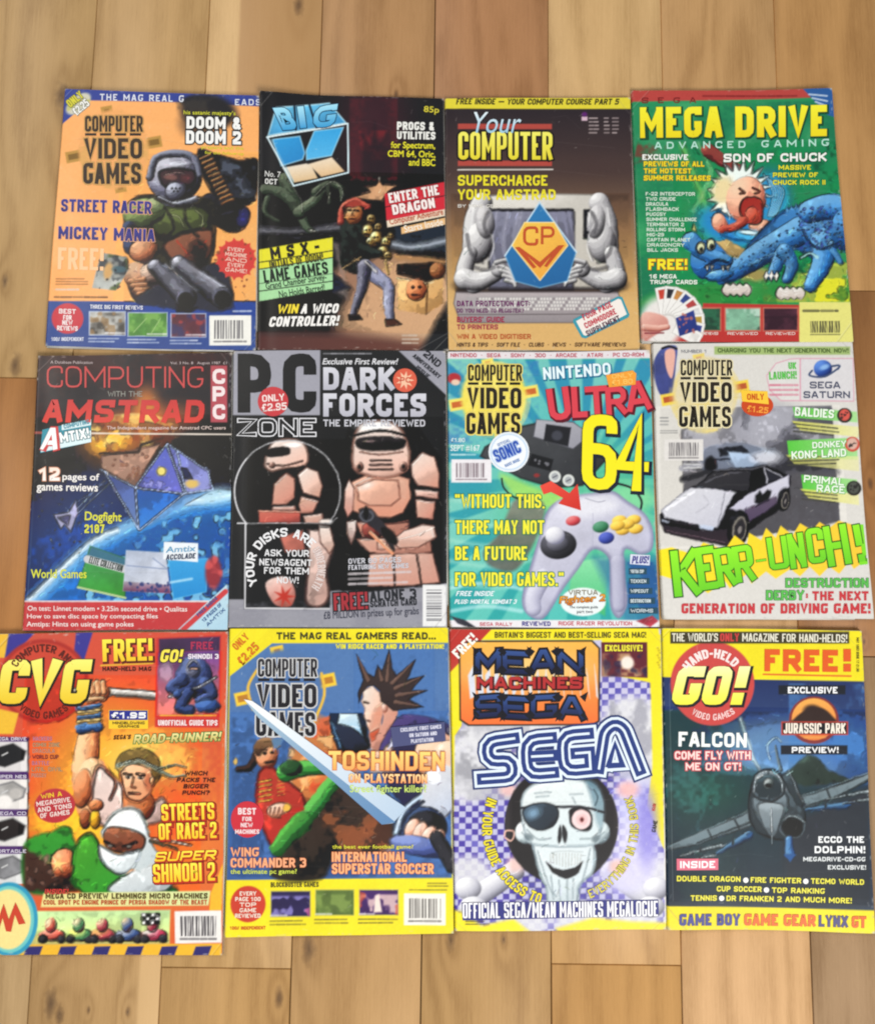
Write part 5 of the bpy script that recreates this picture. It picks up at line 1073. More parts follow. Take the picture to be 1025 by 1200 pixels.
s.T('OVER 80 PAGES', 516, 882, 730, 904, 'c8c8d0', b=.03, rot=-2, name='caption'); s.T('FEATURING NEW GAMES', 516, 908, 760, 928, 'c8c8d0', b=.03, rot=-2, name='caption'); s.greek(518, 938, 770, 1000, 3, 'd0c8cc', .3, rot=-2)
s.T('FREE!', 456, 1024, 594, 1094, 'a03038', '17181a', .06, b=.04, rot=-3); s.T('ALONE 3', 604, 1012, 792, 1054, '22242a', b=.04, rot=-3); s.T('SCRATCH CARD', 604, 1052, 794, 1080, '22242a', b=.03, rot=-3); s.T('£8 MILLION in prizes up for grabs', 416, 1092, 802, 1132, '3a3c4c', b=.01, rot=-3, name='caption')
s.barcode(818, 992, 914, 1162, 'e8e8e8', '6c6c72', True)
s.wear('l', 30, 'b8b8bc'); s.wear('r', 40, 'a8a8b0'); s.wear('b', 20)

# ---- row 2, 3: teal rays, grey controller
s = Mag(510, 400, 3.478, [(523, 412.9), (759.6, 411.6), (771.6, 735), (527.2, 735)], .0036,
        'teal sunburst magazine cover with a grey three-pronged game controller and yellow 64', 7, '239ca0', (0, .0015, .003, 0))
s.poly(rect(20, 80, 930, 1180), ('2c8cb0', '2aa4a0', 90))
for k in range(26):
    a0, a1 = R(k * 13.8), R(k * 13.8 + 5.5 + 2 * (k % 3)); s.poly([(600, 560), (600 + 1000 * math.cos(a0), 560 + 1000 * math.sin(a0)), (600 + 1000 * math.cos(a1), 560 + 1000 * math.sin(a1))], ('9cdcc0', '4cc0b8', 45), 5, a=.75)
s.blob(600, 700, 330, 300, '58c48c', 0, .4, .7); s.poly([(265, 540), (420, 600), (560, 640), (450, 680), (330, 640)], 'a8e060', 14, a=.8, sm=1); s.blob(800, 640, 90, 60, '7cd49c', 0, .5); s.poly([(560, 900), (700, 880), (690, 1120), (540, 1040)], ('8ce0a8', '3cb070', 90), 5)
s.mottle(rect(20, 80, 420, 420), '2c6cb8', .6, 64, .5, .3)
for k in range(5): s.line([(40, 640 + k * 84), (250, 668 + k * 84), (420, 640 + k * 80)], 18, 'a8e0cc', soft=8, a=.5, sm=1)
s.line([(40, 1010), (200, 985), (350, 1010)], 14, 'c8ecf0', soft=5, a=.6, sm=1); s.line([(40, 1105), (200, 1080), (350, 1100)], 16, 'c8ecf0', soft=5, a=.6, sm=1); s.poly([(640, 880), (930, 880), (930, 1180), (780, 1180)], '2c6c9c', 20, a=.7); s.mottle(rect(780, 900, 930, 1150), '1c4c90', .8, 16)
s.poly([(330, 640), (440, 660), (420, 780), (330, 930), (230, 920), (195, 860), (260, 780)], ('7c7468', '4a4640', 70), 8, sm=1, a=.85, n=.3)
# console
s.poly([(350, 345), (420, 330), (560, 330), (640, 390), (700, 480), (600, 590), (480, 600), (345, 560), (180, 470), (200, 430)], ('4a4c50', '26282c', 70), 4, n=.15, rim=('191a1c', 12)); s.poly([(410, 318), (560, 330), (632, 380), (560, 440), (398, 390)], ('b0b0b8', '8c8c98', 70), 3, rim=('60606c', 6)); s.poly([(450, 338), (552, 352), (540, 430), (440, 405)], '1a1b20', 3); s.blob(495, 385, 22, 20, '3c3e48', 0, .3)
s.poly([(392, 458), (480, 482), (468, 530), (375, 505)], '141518', 3); s.spray(405, 478, 460, 515, 5, '7c7c84', (4, 8)); s.blob(412, 547, 12, 8, '8c2c2c')
for x, y in ((486, 552), (541, 567)): s.blob(x, y, 24, 24, 'd8dcd8', 0, .1); s.blob(x, y, 15, 15, 'a8acb0', 0, .2); s.line([(x - 8, y + 4), (x + 8, y - 4)], 5, '5c6068')
s.line([(270, 560), (280, 600), (330, 640), (420, 650)], 7, '1a1c20', sm=1); s.line([(740, 580), (800, 600), (838, 650), (830, 700)], 9, '181a20', sm=1)
# controller
s.poly([(455, 690), (520, 640), (640, 618), (720, 610), (780, 650), (850, 700), (885, 770), (880, 850), (830, 870), (770, 850), (772, 960), (780, 1070), (745, 1130), (710, 1080), (708, 960), (700, 880), (640, 850), (580, 930), (520, 1010), (440, 1130), (370, 1110), (352, 1040), (390, 900), (420, 800)], ('d8d8e4', 'a8a8c4', 60), 4, sm=1, n=.1, rim=('8484a4', 22))
s.poly([(500, 660), (640, 630), (740, 660), (700, 700), (560, 720)], 'e8e8f0', 20, a=.8, sm=1); s.tube([(440, 960), (400, 1040), (400, 1090)], 34, 30, 'e8e8f4', 'b0b0c8', '70708c', a=.7, sm=1); s.tube([(742, 900), (745, 1080)], 30, 24, 'c8c8dc', '9c9cb8', '686888', a=.7, sm=1); s.line([(640, 850), (640, 700)], 3, 'a0a0b8', a=.5); s.line([(610, 640), (660, 655), (690, 650)], 4, 'a8a8b8', sm=1)
s.ball(500, 830, 74, 58, '5c5c68', '2a2a30', '101014', -8); s.ball(498, 826, 46, 34, '8c8c98', '4c4c58', '1c1c22'); s.ball(486, 792, 40, 36, 'f4f4f8', 'c8c8d4', '74748c')
s.ball(560, 732, 30, 20, 'e88484', 'c83c44', '7c2028', -10); s.ball(672, 757, 33, 23, '5ca07c', '2c744c', '12402c', -10); s.ball(695, 802, 32, 24, '5c6cd0', '2c3c98', '141c5c', -10)
for x, y in ((748, 730), (806, 728), (762, 770), (815, 765), (780, 745), (740, 752)): s.ball(x, y, 30, 20, 'fce468', 'e8b83c', '906c20', -10)
s.V('arrow', [(425, 590), (470, 570), (545, 620), (578, 582), (592, 690), (500, 662), (520, 640), (470, 615), (440, 625)], ('e85040', 'c83028', 60), 2)
s.poly(oval(600, 1062, 92, 58), 'e8f0f0', 3); s.part('controller_picture', [(455, 690), (520, 640), (720, 608), (850, 700), (888, 800), (850, 870), (775, 860), (782, 1070), (745, 1132), (705, 1080), (700, 880), (640, 850), (440, 1132), (350, 1080), (420, 800)]); s.part('console_picture', [(350, 345), (420, 318), (640, 390), (700, 480), (600, 590), (480, 600), (345, 560), (180, 470), (200, 430)])
s.T('VIRTUA', 540, 1014, 660, 1034, '8c8470', b=.03, name='caption'); s.T('Fighter 2', 505, 1036, 690, 1072, ('e8a838', 'c86c28'), '7c4c20', .04, .05, sh=.2, rot=-3); s.T('The complete guide', 545, 1078, 660, 1092, '4c4c54', b=.01, name='caption'); s.T('part two', 575, 1098, 640, 1112, '4c4c54', b=.01, name='caption')
s.poly(rect(20, 30, 930, 72), 'e4dce0'); s.T('NINTENDO  •  SEGA  •  SONY  •  3DO  •  ARCADE  •  ATARI  •  PC CD-ROM', 62, 50, 846, 66, 'c05060', b=.02, name='top_line'); s.poly(rect(40, 1136, 930, 1180), 'e8e4e8')
s.poly([(62, 1120), (120, 1135), (165, 1165), (150, 1172), (90, 1150)], '2c2c38', 3, n=.5); s.poly([(815, 1140), (880, 1118), (905, 1140), (870, 1165)], 'c83c50', 3, n=.5)
s.T('SEGA RALLY', 180, 1146, 312, 1160, 'c85060', b=.02, name='caption'); s.T('REVIEWED', 352, 1142, 468, 1160, '34308c', b=.04, name='caption'); s.T('RIDGE RACER REVOLUTION', 500, 1142, 798, 1158, 'c85060', b=.02, name='caption')
cross(s, 238, 232, 235, 262, 'f0dc50', 'f0e064', 'c8642c', -10); s.mottle(oval(238, 240, 150, 160), 'f8ec8c', .5, 32)
title(s, 126, 96, 352, 380, ('2e261c', '1a1712'), 'e8d46c', '1c1814')
s.blob(76, 152, 28, 22, 'b02c34', 0, .2); s.blob(82, 168, 18, 12, 'e8c8b0', 0, .3)
s.V('badge', oval(299, 452, 83, 82), 'e4eaf0', 2.4); s.V('badge', oval(299, 452, 76, 75), 'c8dcf0', 2.7); s.V('badge', oval(299, 452, 70, 69), 'eef2f6', 3.0); s.T('SONIC', 236, 424, 346, 476, '2c50b0', 'a8c0e4', .05, b=.04, rot=-24, lay=3, name='badge_text'); s.T('OFFICIAL', 250, 408, 305, 420, '6c8cc0', rot=-24, lay=3, b=.02, name='badge_text'); s.T('BADGE INSIDE', 280, 490, 345, 502, '6c8cc0', b=.02, rot=-24, lay=3, name='badge_text')
s.T('£1.80', 64, 395, 120, 412, 'd8ecec', b=.02, name='price'); s.T('SEPT #167', 62, 424, 180, 450, 'e0f0f0', b=.03, name='issue_line'); s.greek(66, 456, 170, 470, 1, 'd8ecec', 0)
s.barcode(65, 482, 228, 576, 'ece8ec', '7c6c74')
s.T('NINTENDO', 438, 98, 712, 148, 'e4f4f8', '1c6c90', .05, w=.19, rot=-4, dx=3, dy=3)
s.V('price_sticker', [(692, 140), (800, 122), (815, 135), (812, 180), (705, 190)], 'f0a038', 5.6); s.T('ONLY', 716, 134, 800, 152, 'f8c868', b=.02, lay=4, rot=-4, name='price'); s.T('£1.80', 716, 158, 800, 178, 'f8c868', b=.02, lay=4, rot=-4, name='price')
for i, (t, x0, x1, y0, y1, r_) in enumerate((('U', 458, 548, 190, 322, -8), ('L', 554, 616, 186, 312, -3), ('T', 610, 700, 184, 304, -4), ('R', 692, 776, 186, 300, -4), ('A', 772, 872, 164, 284, -8))): s.T(t, x0, y0, x1, y1, 'd84450', '5c1424', .04, w=.19, rot=r_, dx=5, dy=5)
s.T('6', 596, 300, 738, 606, 'f4e620', '1c2030', .022, w=.145, rr=.8, sh=-.05, lay=2, dx=5, dy=6, rot=4); s.T('4', 728, 302, 870, 610, 'f4e620', '1c2030', .022, w=.13, lay=2, dx=5, dy=6, rot=3)
for i, (t, x1) in enumerate((('“WITHOUT THIS,', 444), ('THERE MAY NOT', 442), ('BE A FUTURE', 372), ('FOR VIDEO GAMES.”', 522))): s.T(t, 80, 624 + i * 106, x1, 680 + i * 106, 'f2e83c', '2c7c50', .045, w=.165, lay=1, sp=.9)
s.T('FREE INSIDE', 86, 1018, 238, 1038, 'e8f4f8', b=.03, sh=.3, name='caption'); s.T('PLUS: MORTAL KOMBAT 3', 80, 1052, 330, 1070, 'e8f4f8', b=.03, sh=.3, name='caption')
s.V('banner', [(792, 868), (872, 872), (870, 914), (790, 908)], 'd8dcec', 1.4); s.T('PLUS!', 800, 876, 866, 906, '34308c', b=.04, sh=.2, name='caption', lay=2)
for i in range(5): s.V('banner', rect(786 - i * 0, 926 + i * 40, 858 + i * 11, 950 + i * 40), '2c4c5c', 1.4); s.T(('VIRTUA COP', 'TEKKEN', 'WIPEOUT', 'DESTRUCTION', 'WORMS')[i], 792, 931 + i * 40, 846 + i * 9, 945 + i * 40, 'd8e4e8', b=.02, lay=2, name='caption')
s.wear('l', 25); s.wear('r', 25); s.wear('b', 20)

# ---- row 2, 4: white cover, crashed car
s = Mag(755, 395, 3.53, [(763, 403), (997.2, 400.7), (1021.2, 725.4), (775.4, 725)], .0036,
        'white magazine cover with smashed racing car and green zigzag lettering', 8, 'd9d6d0', (0, 0, .0025, 0))
s.mottle(rect(0, 0, 960, 1200), 'd3d0ca', .4, 64)
s.poly([(150, 385), (380, 290), (770, 284), (805, 760), (740, 780), (420, 830), (160, 690)], ('7a787c', '55545a', 70), 3, n=.2); s.blob(480, 370, 150, 90, 'a0a0aa', -10, .6); s.mottle([(160, 390), (380, 290), (770, 290), (770, 560), (160, 560)], 'c0c0ca', .7, 32, .5, .3); s.mottle([(400, 300), (770, 290), (770, 560), (400, 560)], '4c4c56', .6, 16, .58, .2); s.blob(430, 500, 110, 38, 'b8d0e8', 0, .5); s.blob(560, 530, 80, 40, '3c3c44', 0, .5, .8)
s.poly([(620, 400), (770, 500), (800, 560), (640, 560), (560, 450)], '3c3c42', 16, a=.8); s.mottle([(420, 600), (800, 560), (805, 760), (440, 820)], '4c4a4e', .6, 4, .5, .3)
s.poly([(240, 470), (300, 445), (420, 440), (500, 480), (480, 540), (250, 560)], ('8c94a8', '4c5464', 80), 5, sm=1, a=.8); s.poly([(300, 462), (400, 450), (430, 478), (310, 495)], '24262e', 3); s.line([(262, 508), (470, 500)], 6, '2c3040', soft=2); s.blob(270, 530, 26, 34, '202024', 0, .3); s.line([(150, 545), (230, 530)], 22, 'a8a8b0', soft=6); s.greek(160, 520, 230, 550, 2, 'e0e0e0', 0); s.line([(155, 590), (260, 560)], 20, '2c2c30', soft=8)
# car
s.poly([(338, 474), (430, 480), (470, 520), (430, 545), (370, 540)], ('b8cce4', '8c9cb4', 60), 4); s.blob(500, 500, 60, 26, 'dcdce4', 0, .6, .8)
s.poly([(60, 735), (187, 622), (217, 611), (285, 550), (440, 540), (500, 530), (570, 562), (600, 575), (600, 640), (590, 700), (545, 720), (430, 800), (400, 862), (340, 868), (81, 807), (62, 770)], '1c1b20', 3)
s.poly([(217, 611), (287, 556), (436, 552), (428, 641), (376, 638), (190, 622)], ('4a494e', '2c2b30', 40), 2, n=.15, rim=('16161a', 6)); s.line([(250, 600), (330, 566), (400, 562)], 5, '6c6c74', soft=4, a=.7); s.line([(300, 612), (420, 612)], 4, '5c5c60', soft=3, a=.6); s.line([(284, 552), (438, 547), (500, 534)], 5, '75757c', soft=2, a=.8)
s.poly([(66, 717), (120, 672), (187, 622), (290, 626), (376, 641), (338, 705), (300, 792), (180, 772), (81, 747)], ('e8e8ee', 'b4b4c0', 60), 2, n=.06, rim=('9494a0', 6)); s.line([(90, 712), (200, 640)], 8, 'f8f8fc', soft=6, a=.6); s.line([(240, 655), (262, 690), (210, 728)], 3, '8c8c96', soft=2, a=.5, sm=1); s.line([(330, 640), (300, 785)], 4, '8c8c98', soft=2, a=.7)
s.poly([(448, 556), (492, 546), (500, 600), (446, 630)], '17171b', 2); s.poly([(502, 548), (562, 582), (506, 600)], '2c2c34', 2); s.line([(494, 542), (504, 604)], 7, 'c4c4d0', soft=2); s.line([(502, 545), (566, 580)], 5, 'c4c4d0', soft=2)
s.poly([(424, 650), (500, 612), (566, 582), (594, 566), (598, 622), (560, 640), (545, 680), (500, 720), (420, 768), (400, 726), (345, 708), (368, 690)], ('dcdce6', 'a8a4b8', 80), 2, rim=('78748a', 4)); s.poly([(412, 712), (540, 660), (545, 690), (500, 724), (424, 768)], ('6c5c74', '3c3048', 80), 4, a=.9)
s.poly([(378, 645), (424, 648), (350, 706), (336, 704)], '141418', 2)
s.poly([(455, 655), (475, 636), (486, 655), (505, 632), (522, 636), (512, 672), (470, 690), (452, 684)], '18181e', 3, n=.5); s.line([(456, 700), (512, 676)], 6, '2c2434', soft=2)
s.poly([(62, 750), (180, 776), (296, 800), (345, 790), (350, 860), (210, 842), (81, 807)], ('26242a', '3c3038', 90), 3); s.line([(85, 770), (220, 796)], 12, '0c0c10', soft=3); s.poly([(222, 772), (288, 786), (280, 804), (228, 792)], ('dce4f4', '9ca8c0', 90), 2); s.poly([(66, 752), (100, 760), (98, 770), (68, 764)], 'a8b0c0', 2); s.line([(90, 800), (330, 850)], 5, '7c6470', soft=3, a=.7)
for x, y, a_, b_ in ((384, 792, 42, 74), (573, 672, 24, 46)): s.ball(x, y, a_ + 3, b_ + 3, '24242a', '121216', '060608', 10); s.blob(x + 6, y + 6, a_ * .68, b_ * .74, '9c968c', 10, .1); s.blob(x + 7, y + 6, a_ * .54, b_ * .62, '2c2a2e', 10, .15); s.blob(x + 7, y + 6, a_ * .2, b_ * .24, '8c8684', 10, .3)
s.rough(rect(60, 290, 800, 870), 2.5, .2, dabs=160, ink=.18)
s.part('car_picture', [(60, 700), (160, 635), (235, 560), (290, 540), (500, 528), (598, 560), (598, 690), (430, 790), (400, 866), (330, 872), (90, 805)])
s.poly([(60, 880), (110, 870), (200, 900), (240, 850), (330, 880), (370, 820), (420, 860), (430, 810), (480, 840), (500, 790), (540, 830), (560, 780), (610, 820), (640, 770), (690, 800), (720, 765), (760, 790), (800, 760), (870, 780), (905, 820), (900, 930), (860, 960), (840, 930), (800, 980), (760, 950), (720, 990), (680, 950), (640, 990), (600, 960), (540, 1000), (500, 970), (440, 1020), (420, 980), (350, 1040), (330, 1010), (260, 1060), (200, 1020), (110, 1000), (60, 985)], ('f8e41c', 'f4c838', 0), 2)
for i, (t, x0, x1, y0, y1, r_) in enumerate((('K', 112, 222, 880, 1070, -6), ('E', 212, 292, 868, 1045, -8), ('R', 290, 372, 872, 1030, -9), ('R', 366, 448, 862, 1012, -9), ('-', 458, 500, 900, 945, -8), ('U', 508, 590, 826, 960, -8), ('N', 592, 660, 812, 956, -8), ('C', 668, 740, 790, 935, -8), ('H', 744, 840, 778, 945, -9), ('!', 868, 896, 776, 930, -10))):
    s.T(t, x0, y0, x1, y1, ('94ec2c', '6ccc28'), '2c5c1c', .022, w=.165 if t not in '-!' else .19, rr=.1, rot=r_, name='headline')
for pts in ([(880, 776), (900, 776), (912, 905), (896, 905)], [(880, 920), (916, 916), (916, 940), (884, 944)]): s.V('headline', pts, '80dc2c', 1.5)
s.T('DESTRUCTION', 580, 998, 918, 1036, '5cb850', '2c6c34', .035, w=.22, rr=.12); s.T('DERBY', 500, 1048, 656, 1088, '5cb850', '2c6c34', .035, w=.22, rr=.12); s.T('THE NEXT', 690, 1052, 918, 1090, 'c43a40', None, w=.25, rr=.12); s.T(':', 664, 1056, 672, 1084, 'c43a40', w=.25)
s.T('GENERATION OF DRIVING GAME!', 150, 1102, 926, 1144, 'c43a40', None, w=.25, rr=.12)
s.poly(rect(286, 40, 848, 74), 'a0b870'); s.T('CHARGING YOU THE NEXT GENERATION, NOW!', 300, 48, 840, 66, '4c6430', b=.02, name='top_line')
s.poly([(70, 48), (130, 40), (128, 110), (110, 240), (60, 235), (34, 120)], ('4c58a0', '343c78', 60), 3, sm=1, n=.3); s.poly([(84, 60), (124, 60), (112, 170), (88, 130)], 'e8b0a0', 3, sm=1); s.line([(72, 48), (100, 40), (130, 50)], 10, '1c1a20', sm=1)
s.T('NUMBER 1', 150, 54, 255, 68, '8c8c90', b=.02, name='caption')
s.poly([(640, 88), (862, 88), (864, 268), (560, 266), (512, 220), (500, 160), (540, 108), (600, 90)], 'd8a0b0', 2); s.poly([(644, 92), (858, 92), (860, 264), (644, 262)], 'd9d6d8', 1.5); s.poly([(638, 92), (638, 262), (562, 262), (516, 218), (504, 162), (542, 112), (600, 94)], 'dcdad6', 1.5)
s.T('UK', 592, 106, 624, 134, '5cc050', b=.04); s.T('LAUNCH!', 512, 144, 626, 176, '5cc050', b=.04, rot=-2); s.greek(516, 190, 630, 250, 3, 'd07088', 0)
s.ball(735, 132, 38, 36, '5c8ce0', '24489c', '101c50'); s.blob(742, 125, 20, 10, '9cc8f4', -20, .6, .8); s.line([(690, 140), (680, 160), (740, 165), (798, 130), (800, 118), (770, 122)], 8, '3c4c70', sm=1, w1=8); s.line([(770, 122), (800, 120), (798, 134)], 6, '3c4c70', sm=1)
s.T('SEGA', 680, 186, 806, 214, '50546a', w=.2, rr=.2, name='logo_text'); s.T('SATURN', 654, 226, 846, 254, '50546a', w=.2, rr=.2, name='logo_text')
cross(s, 248, 232, 235, 262, 'ecc850', 'f0d048', 'b8542c', -10); s.blob(248, 240, 130, 160, 'd9d6d0', 0, .15, .75); s.mottle(oval(248, 240, 150, 160), 'ecd060', .55, 32)
title(s, 140, 96, 360, 374, ('2e261c', '1a1712'), 'e8dcb0', '1c1814')
s.V('price_badge', oval(463, 284, 66, 46), 'c84820', 2.2); s.V('price_badge', [(395, 222), (505, 226), (510, 280), (400, 268)], 'f8c83c', 2.6); s.T('ONLY', 420, 236, 490, 262, 'c8501c', b=.03, lay=2, name='price'); s.T('£1.25', 420, 288, 508, 314, 'f4a040', b=.04, lay=2, rot=6, name='price')
s.greek(64, 328, 96, 370, 3, '8c8c8c', 0); s.greek(64, 384, 134, 402, 2, '7c7c7c', 0); s.barcode(80, 424, 240, 512, 'e0dcd8', '605c60')
for y, t1, t2, r_, yc in ((290, 'HAILRIDE', '', 5, 'baluries'), (430, 'DONKEY', 'KONG LAND', -3, ''), (570, 'PRIMAL', 'RAGE', 5, '')):
    x = 610 if y == 290 else (586 if y == 430 else 645); k = (0 if r_ > 0 else 0)
    q = [(x, y), (875, y + (20 if r_ > 0 else -14)), (878, y + (64 if y == 290 else 78)), (x + 8, y + (44 if y == 290 else 70))]
    s.poly(q, ('54c43c', 'a8dc94', 0), 2); s.part('banner', q)
    q = [(x + 6, y + 66), (880, y + (84 if r_ > 0 else 66)), (882, y + 126), (x + 12, y + 96)]; s.poly([(x - 4, q[0][1] - 8), (882, q[1][1] - 2), (884, q[2][1]), (x + 30, q[3][1])], ('d8d858', 'e8e4a8', 0), 2, a=.9 if y != 430 else .7); s.greek(x + 4, y + 62, 800, y + 108, 3, '3c3c34', .1, rot=6 if r_ > 0 else -2)
s.T('BALDIES', 618, 296, 780, 332, 'eaf4e4', '6cb060', .03, b=.03, rot=4, dx=2, dy=2); s.T('DONKEY', 690, 432, 830, 458, 'eaf4e4', '6cb060', .03, b=.03, rot=-3, dx=2, dy=2); s.T('KONG LAND', 604, 468, 830, 500, 'eaf4e4', '6cb060', .03, b=.03, rot=-3, dx=2, dy=2); s.T('PRIMAL', 655, 578, 822, 608, 'eaf4e4', '6cb060', .03, b=.03, rot=5, dx=2, dy=2); s.T('RAGE', 708, 614, 824, 644, 'eaf4e4', '6cb060', .03, b=.03, rot=4, dx=2, dy=2)
for x, y, c in ((824, 325, 'd8584c'), (856, 444, 'd8b0a0'), (862, 626, '4c5048')): s.blob(x, y, 31, 31, '24241f' if y != 444 else 'c84838', 0, .06); s.blob(x, y - 2, 22, 24, c, 0, .2); s.spray(x - 14, y - 14, x + 14, y + 14, 8, '201c1c', (3, 6)); s.part('badge', oval(x, y, 31, 31))
s.wear('l', 25, 'a8a4a0'); s.wear('r', 30, 'a09c98'); s.wear('b', 20, 'a8a4a0')
# ---- row 3, 1: red-orange cover, fighter with a pipe above a white-hooded ninja, runs off the left of the frame
s = Mag(0, 735, 3.077, [(-9, 743), (267, 740), (260, 1118.5), (-27, 1118.5)], .0046,
        'red-orange magazine cover with fighter raising a metal pipe above a white-hooded ninja', 9, 'd8542c')
s.poly(rect(-120, 0, 860, 1210), ('d04a34', 'd85c2c', 90)); s.blob(560, 640, 330, 330, 'e88430', 0, .7, .8); s.blob(380, 560, 200, 260, 'f0b040', 0, .7, .9); s.blob(250, 700, 160, 80, 'f4c838', 0, .7, .9); s.blob(560, 480, 150, 90, 'f8dc6c', 0, .6, .9); s.mottle(rect(90, 380, 800, 950), 'c43c2c', .5, 64, .58, .3)
s.poly([(-120, 0), (70, 10), (20, 110), (-20, 110), (-20, 380), (-120, 380)], 'ecb830'); s.poly([(35, 20), (130, 20), (60, 90), (20, 110)], '34308c', 3); s.poly([(275, 20), (338, 15), (305, 120), (268, 110)], '34308c', 3); s.poly([(130, 20), (275, 18), (270, 60), (100, 70)], 'c84c38', 5)
s.blob(160, 195, 162, 152, 'a82820', 0, .04); s.blob(160, 195, 148, 138, 'c8402c', 0, .04); s.poly([(-20, 290), (70, 310), (50, 385), (-40, 385)], 'ecb830', 3)
s.T('COMPUTER AND', 0, 0, 1, 1, '5c1c14', w=.2, arc=(160, 195, 106, 152, 30, 28), name='masthead'); s.T('VIDEO GAMES', 0, 0, 1, 1, '5c1c14', w=.2, arc=(160, 195, 136, 228, 312, -26), name='masthead')
for t, x0, x1 in (('C', 2, 106), ('V', 108, 214), ('G', 226, 324)):
    s.T(t, x0, 116, x1, 276, ('f8ee74', 'e8c42c'), '1c1814', .03, w=.26, rr=.22, sh=-.0 + .16, name='masthead', dx=3, dy=4)
# left column of console photographs
s.poly([(-60, 392), (106, 398), (100, 920), (-60, 915)], '4c2c68')
for y, c, c2 in ((412, 'd8d4d4', '1c1c20'), (548, 'e0dcd8', '8c8a88'), (680, 'dcdad6', '241c1c'), (816, 'd4d4d4', '8c8c90')):
    s.poly(rect(-40, y, 104, y + 108), c, 2); s.poly([(-40, y + 30), (50, y + 6), (96, y + 34), (88, y + 66), (20, y + 92), (-40, y + 80)], c2, 4, n=.5, sm=0, rim=('4c4c50' if c2[0] != '1' else '0c0c10', 8)); s.line([(10, y + 50), (30, y + 40)], 5, 'c8c8c8'); s.part('console_picture', rect(-80, y, 104, y + 108))
    s.T('MEGA DRIVE' if y < 500 else ('SUPER NES' if y < 600 else ('MEGA CD' if y < 700 else 'PORTABLE')), -20, y - 16, 98, y - 4, 'd8d0e0', b=.03, name='caption')
s.blob(20, 628, 30, 24, 'f0ece8', 0, .3); s.blob(60, 600, 24, 20, 'b8b4b0', 0, .3)
# fighter: raised arm, pipe, head
S1 = ('fcd8ac', 'd88c5c', '6c2c18')
s.tube([(335, 640), (310, 520), (318, 420), (326, 350)], 60, 32, *S1, sm=1); s.ball(345, 560, 66, 92, *S1, rot=-10); s.ball(300, 580, 34, 70, 'e8a474', 'b8643c', '54200f', rot=8, a=.85)
s.poly([(350, 500), (420, 540), (520, 640), (590, 610), (600, 700), (380, 720), (330, 640)], ('ecdcd4', 'b09088', 70), 6, sm=1, n=.35, rim=('7c4c40', 16)); s.line([(385, 520), (420, 560), (400, 620)], 8, '7c3c28', soft=4, sm=1)
for k in range(5): s.tube([(286, 292 + k * 17), (362, 284 + k * 17)], 9, 9, *(('f8e0a0', 'b89048', '4c3414') if k % 2 else ('7cb0e8', '2c548c', '142848')))
s.tube([(290, 370), (360, 360)], 14, 14, '5c8cc8', '24487c', '101c38')
s.tube([(380, 232), (560, 246), (680, 262)], 15, 15, 'f4f4f0', 'a8a098', '3c302c'); s.tube([(680, 262), (710, 244), (708, 225)], 16, 14, 'f4f4f0', 'a8a098', '3c302c', sm=1); s.tube([(244, 232), (300, 228)], 10, 10, 'f8f0d8', 'b8a890', '4c3c30')
s.ball(346, 236, 50, 38, *S1)
for k in range(4): s.tube([(308 + k * 22, 200), (312 + k * 22, 236)], 12, 12, *S1)
s.tube([(320, 262), (372, 258)], 11, 9, *S1)
s.tube([(490, 600), (500, 640)], 48, 60, 'e8a070', 'b8683c', '54200f')
s.poly([(432, 500), (470, 470), (540, 480), (560, 540), (545, 600), (505, 632), (460, 620), (440, 570)], ('fcd8b0', 'd0845c', 40), 4, sm=1, rim=('8c4428', 12)); s.poly([(420, 500), (440, 455), (510, 436), (570, 470), (578, 540), (555, 560), (540, 510), (470, 492), (438, 520)], ('b89c5c', '5c4420', 60), 4, sm=1, n=.5); s.line([(430, 500), (500, 478), (572, 515)], 16, '8c9484'); s.line([(432, 496), (500, 474), (570, 508)], 5, 'c8d0bc')
s.tube([(570, 515), (620, 540), (668, 535)], 8, 4, 'a8b0a0', '6c7464', '34382c', sm=1); s.tube([(572, 512), (630, 495), (672, 505)], 7, 3, 'a8b0a0', '6c7464', '34382c', sm=1)
for x in (462, 508): s.line([(x - 14, 528), (x + 14, 532)], 6, '3c1c10'); s.blob(x, 541, 10, 5, 'f0ece0'); s.blob(x, 541, 4, 4, '24180f')
s.line([(484, 540), (476, 576), (492, 578)], 5, '9c5030', a=.8); s.line([(466, 598), (506, 600)], 6, '8c3424'); s.blob(535, 560, 14, 34, 'a8583c', 0, .6, .7); s.ball(552, 556, 10, 18, *S1)
# ninja
s.poly([(90, 780), (180, 740), (250, 720), (280, 790), (330, 800), (330, 900), (260, 950), (100, 950)], ('3c8c34', '1c4c24', 70), 6, sm=1, n=.5); s.poly([(90, 790), (180, 850), (250, 900), (280, 950), (90, 950)], ('5c4034', '2c1c18', 70), 8, n=.5); s.spray(100, 800, 260, 940, 30, '8c6c60', (5, 10), .6)
s.ball(235, 850, 50, 54, 'e89c74', 'a85c3c', '401a10', n=.4); s.poly(star(210, 850, 10, 36, 6), 'd8b070', 4, n=.3)
s.poly([(270, 800), (330, 740), (380, 820), (440, 880), (600, 920), (620, 960), (300, 960)], ('5cb03c', '1c6428', 60), 6, sm=1, n=.3, rim=('184c1c', 16)); s.poly([(440, 900), (560, 850), (620, 870), (600, 950), (400, 955)], ('f0f4f4', 'a8b0b4', 80), 6, sm=1, n=.2)
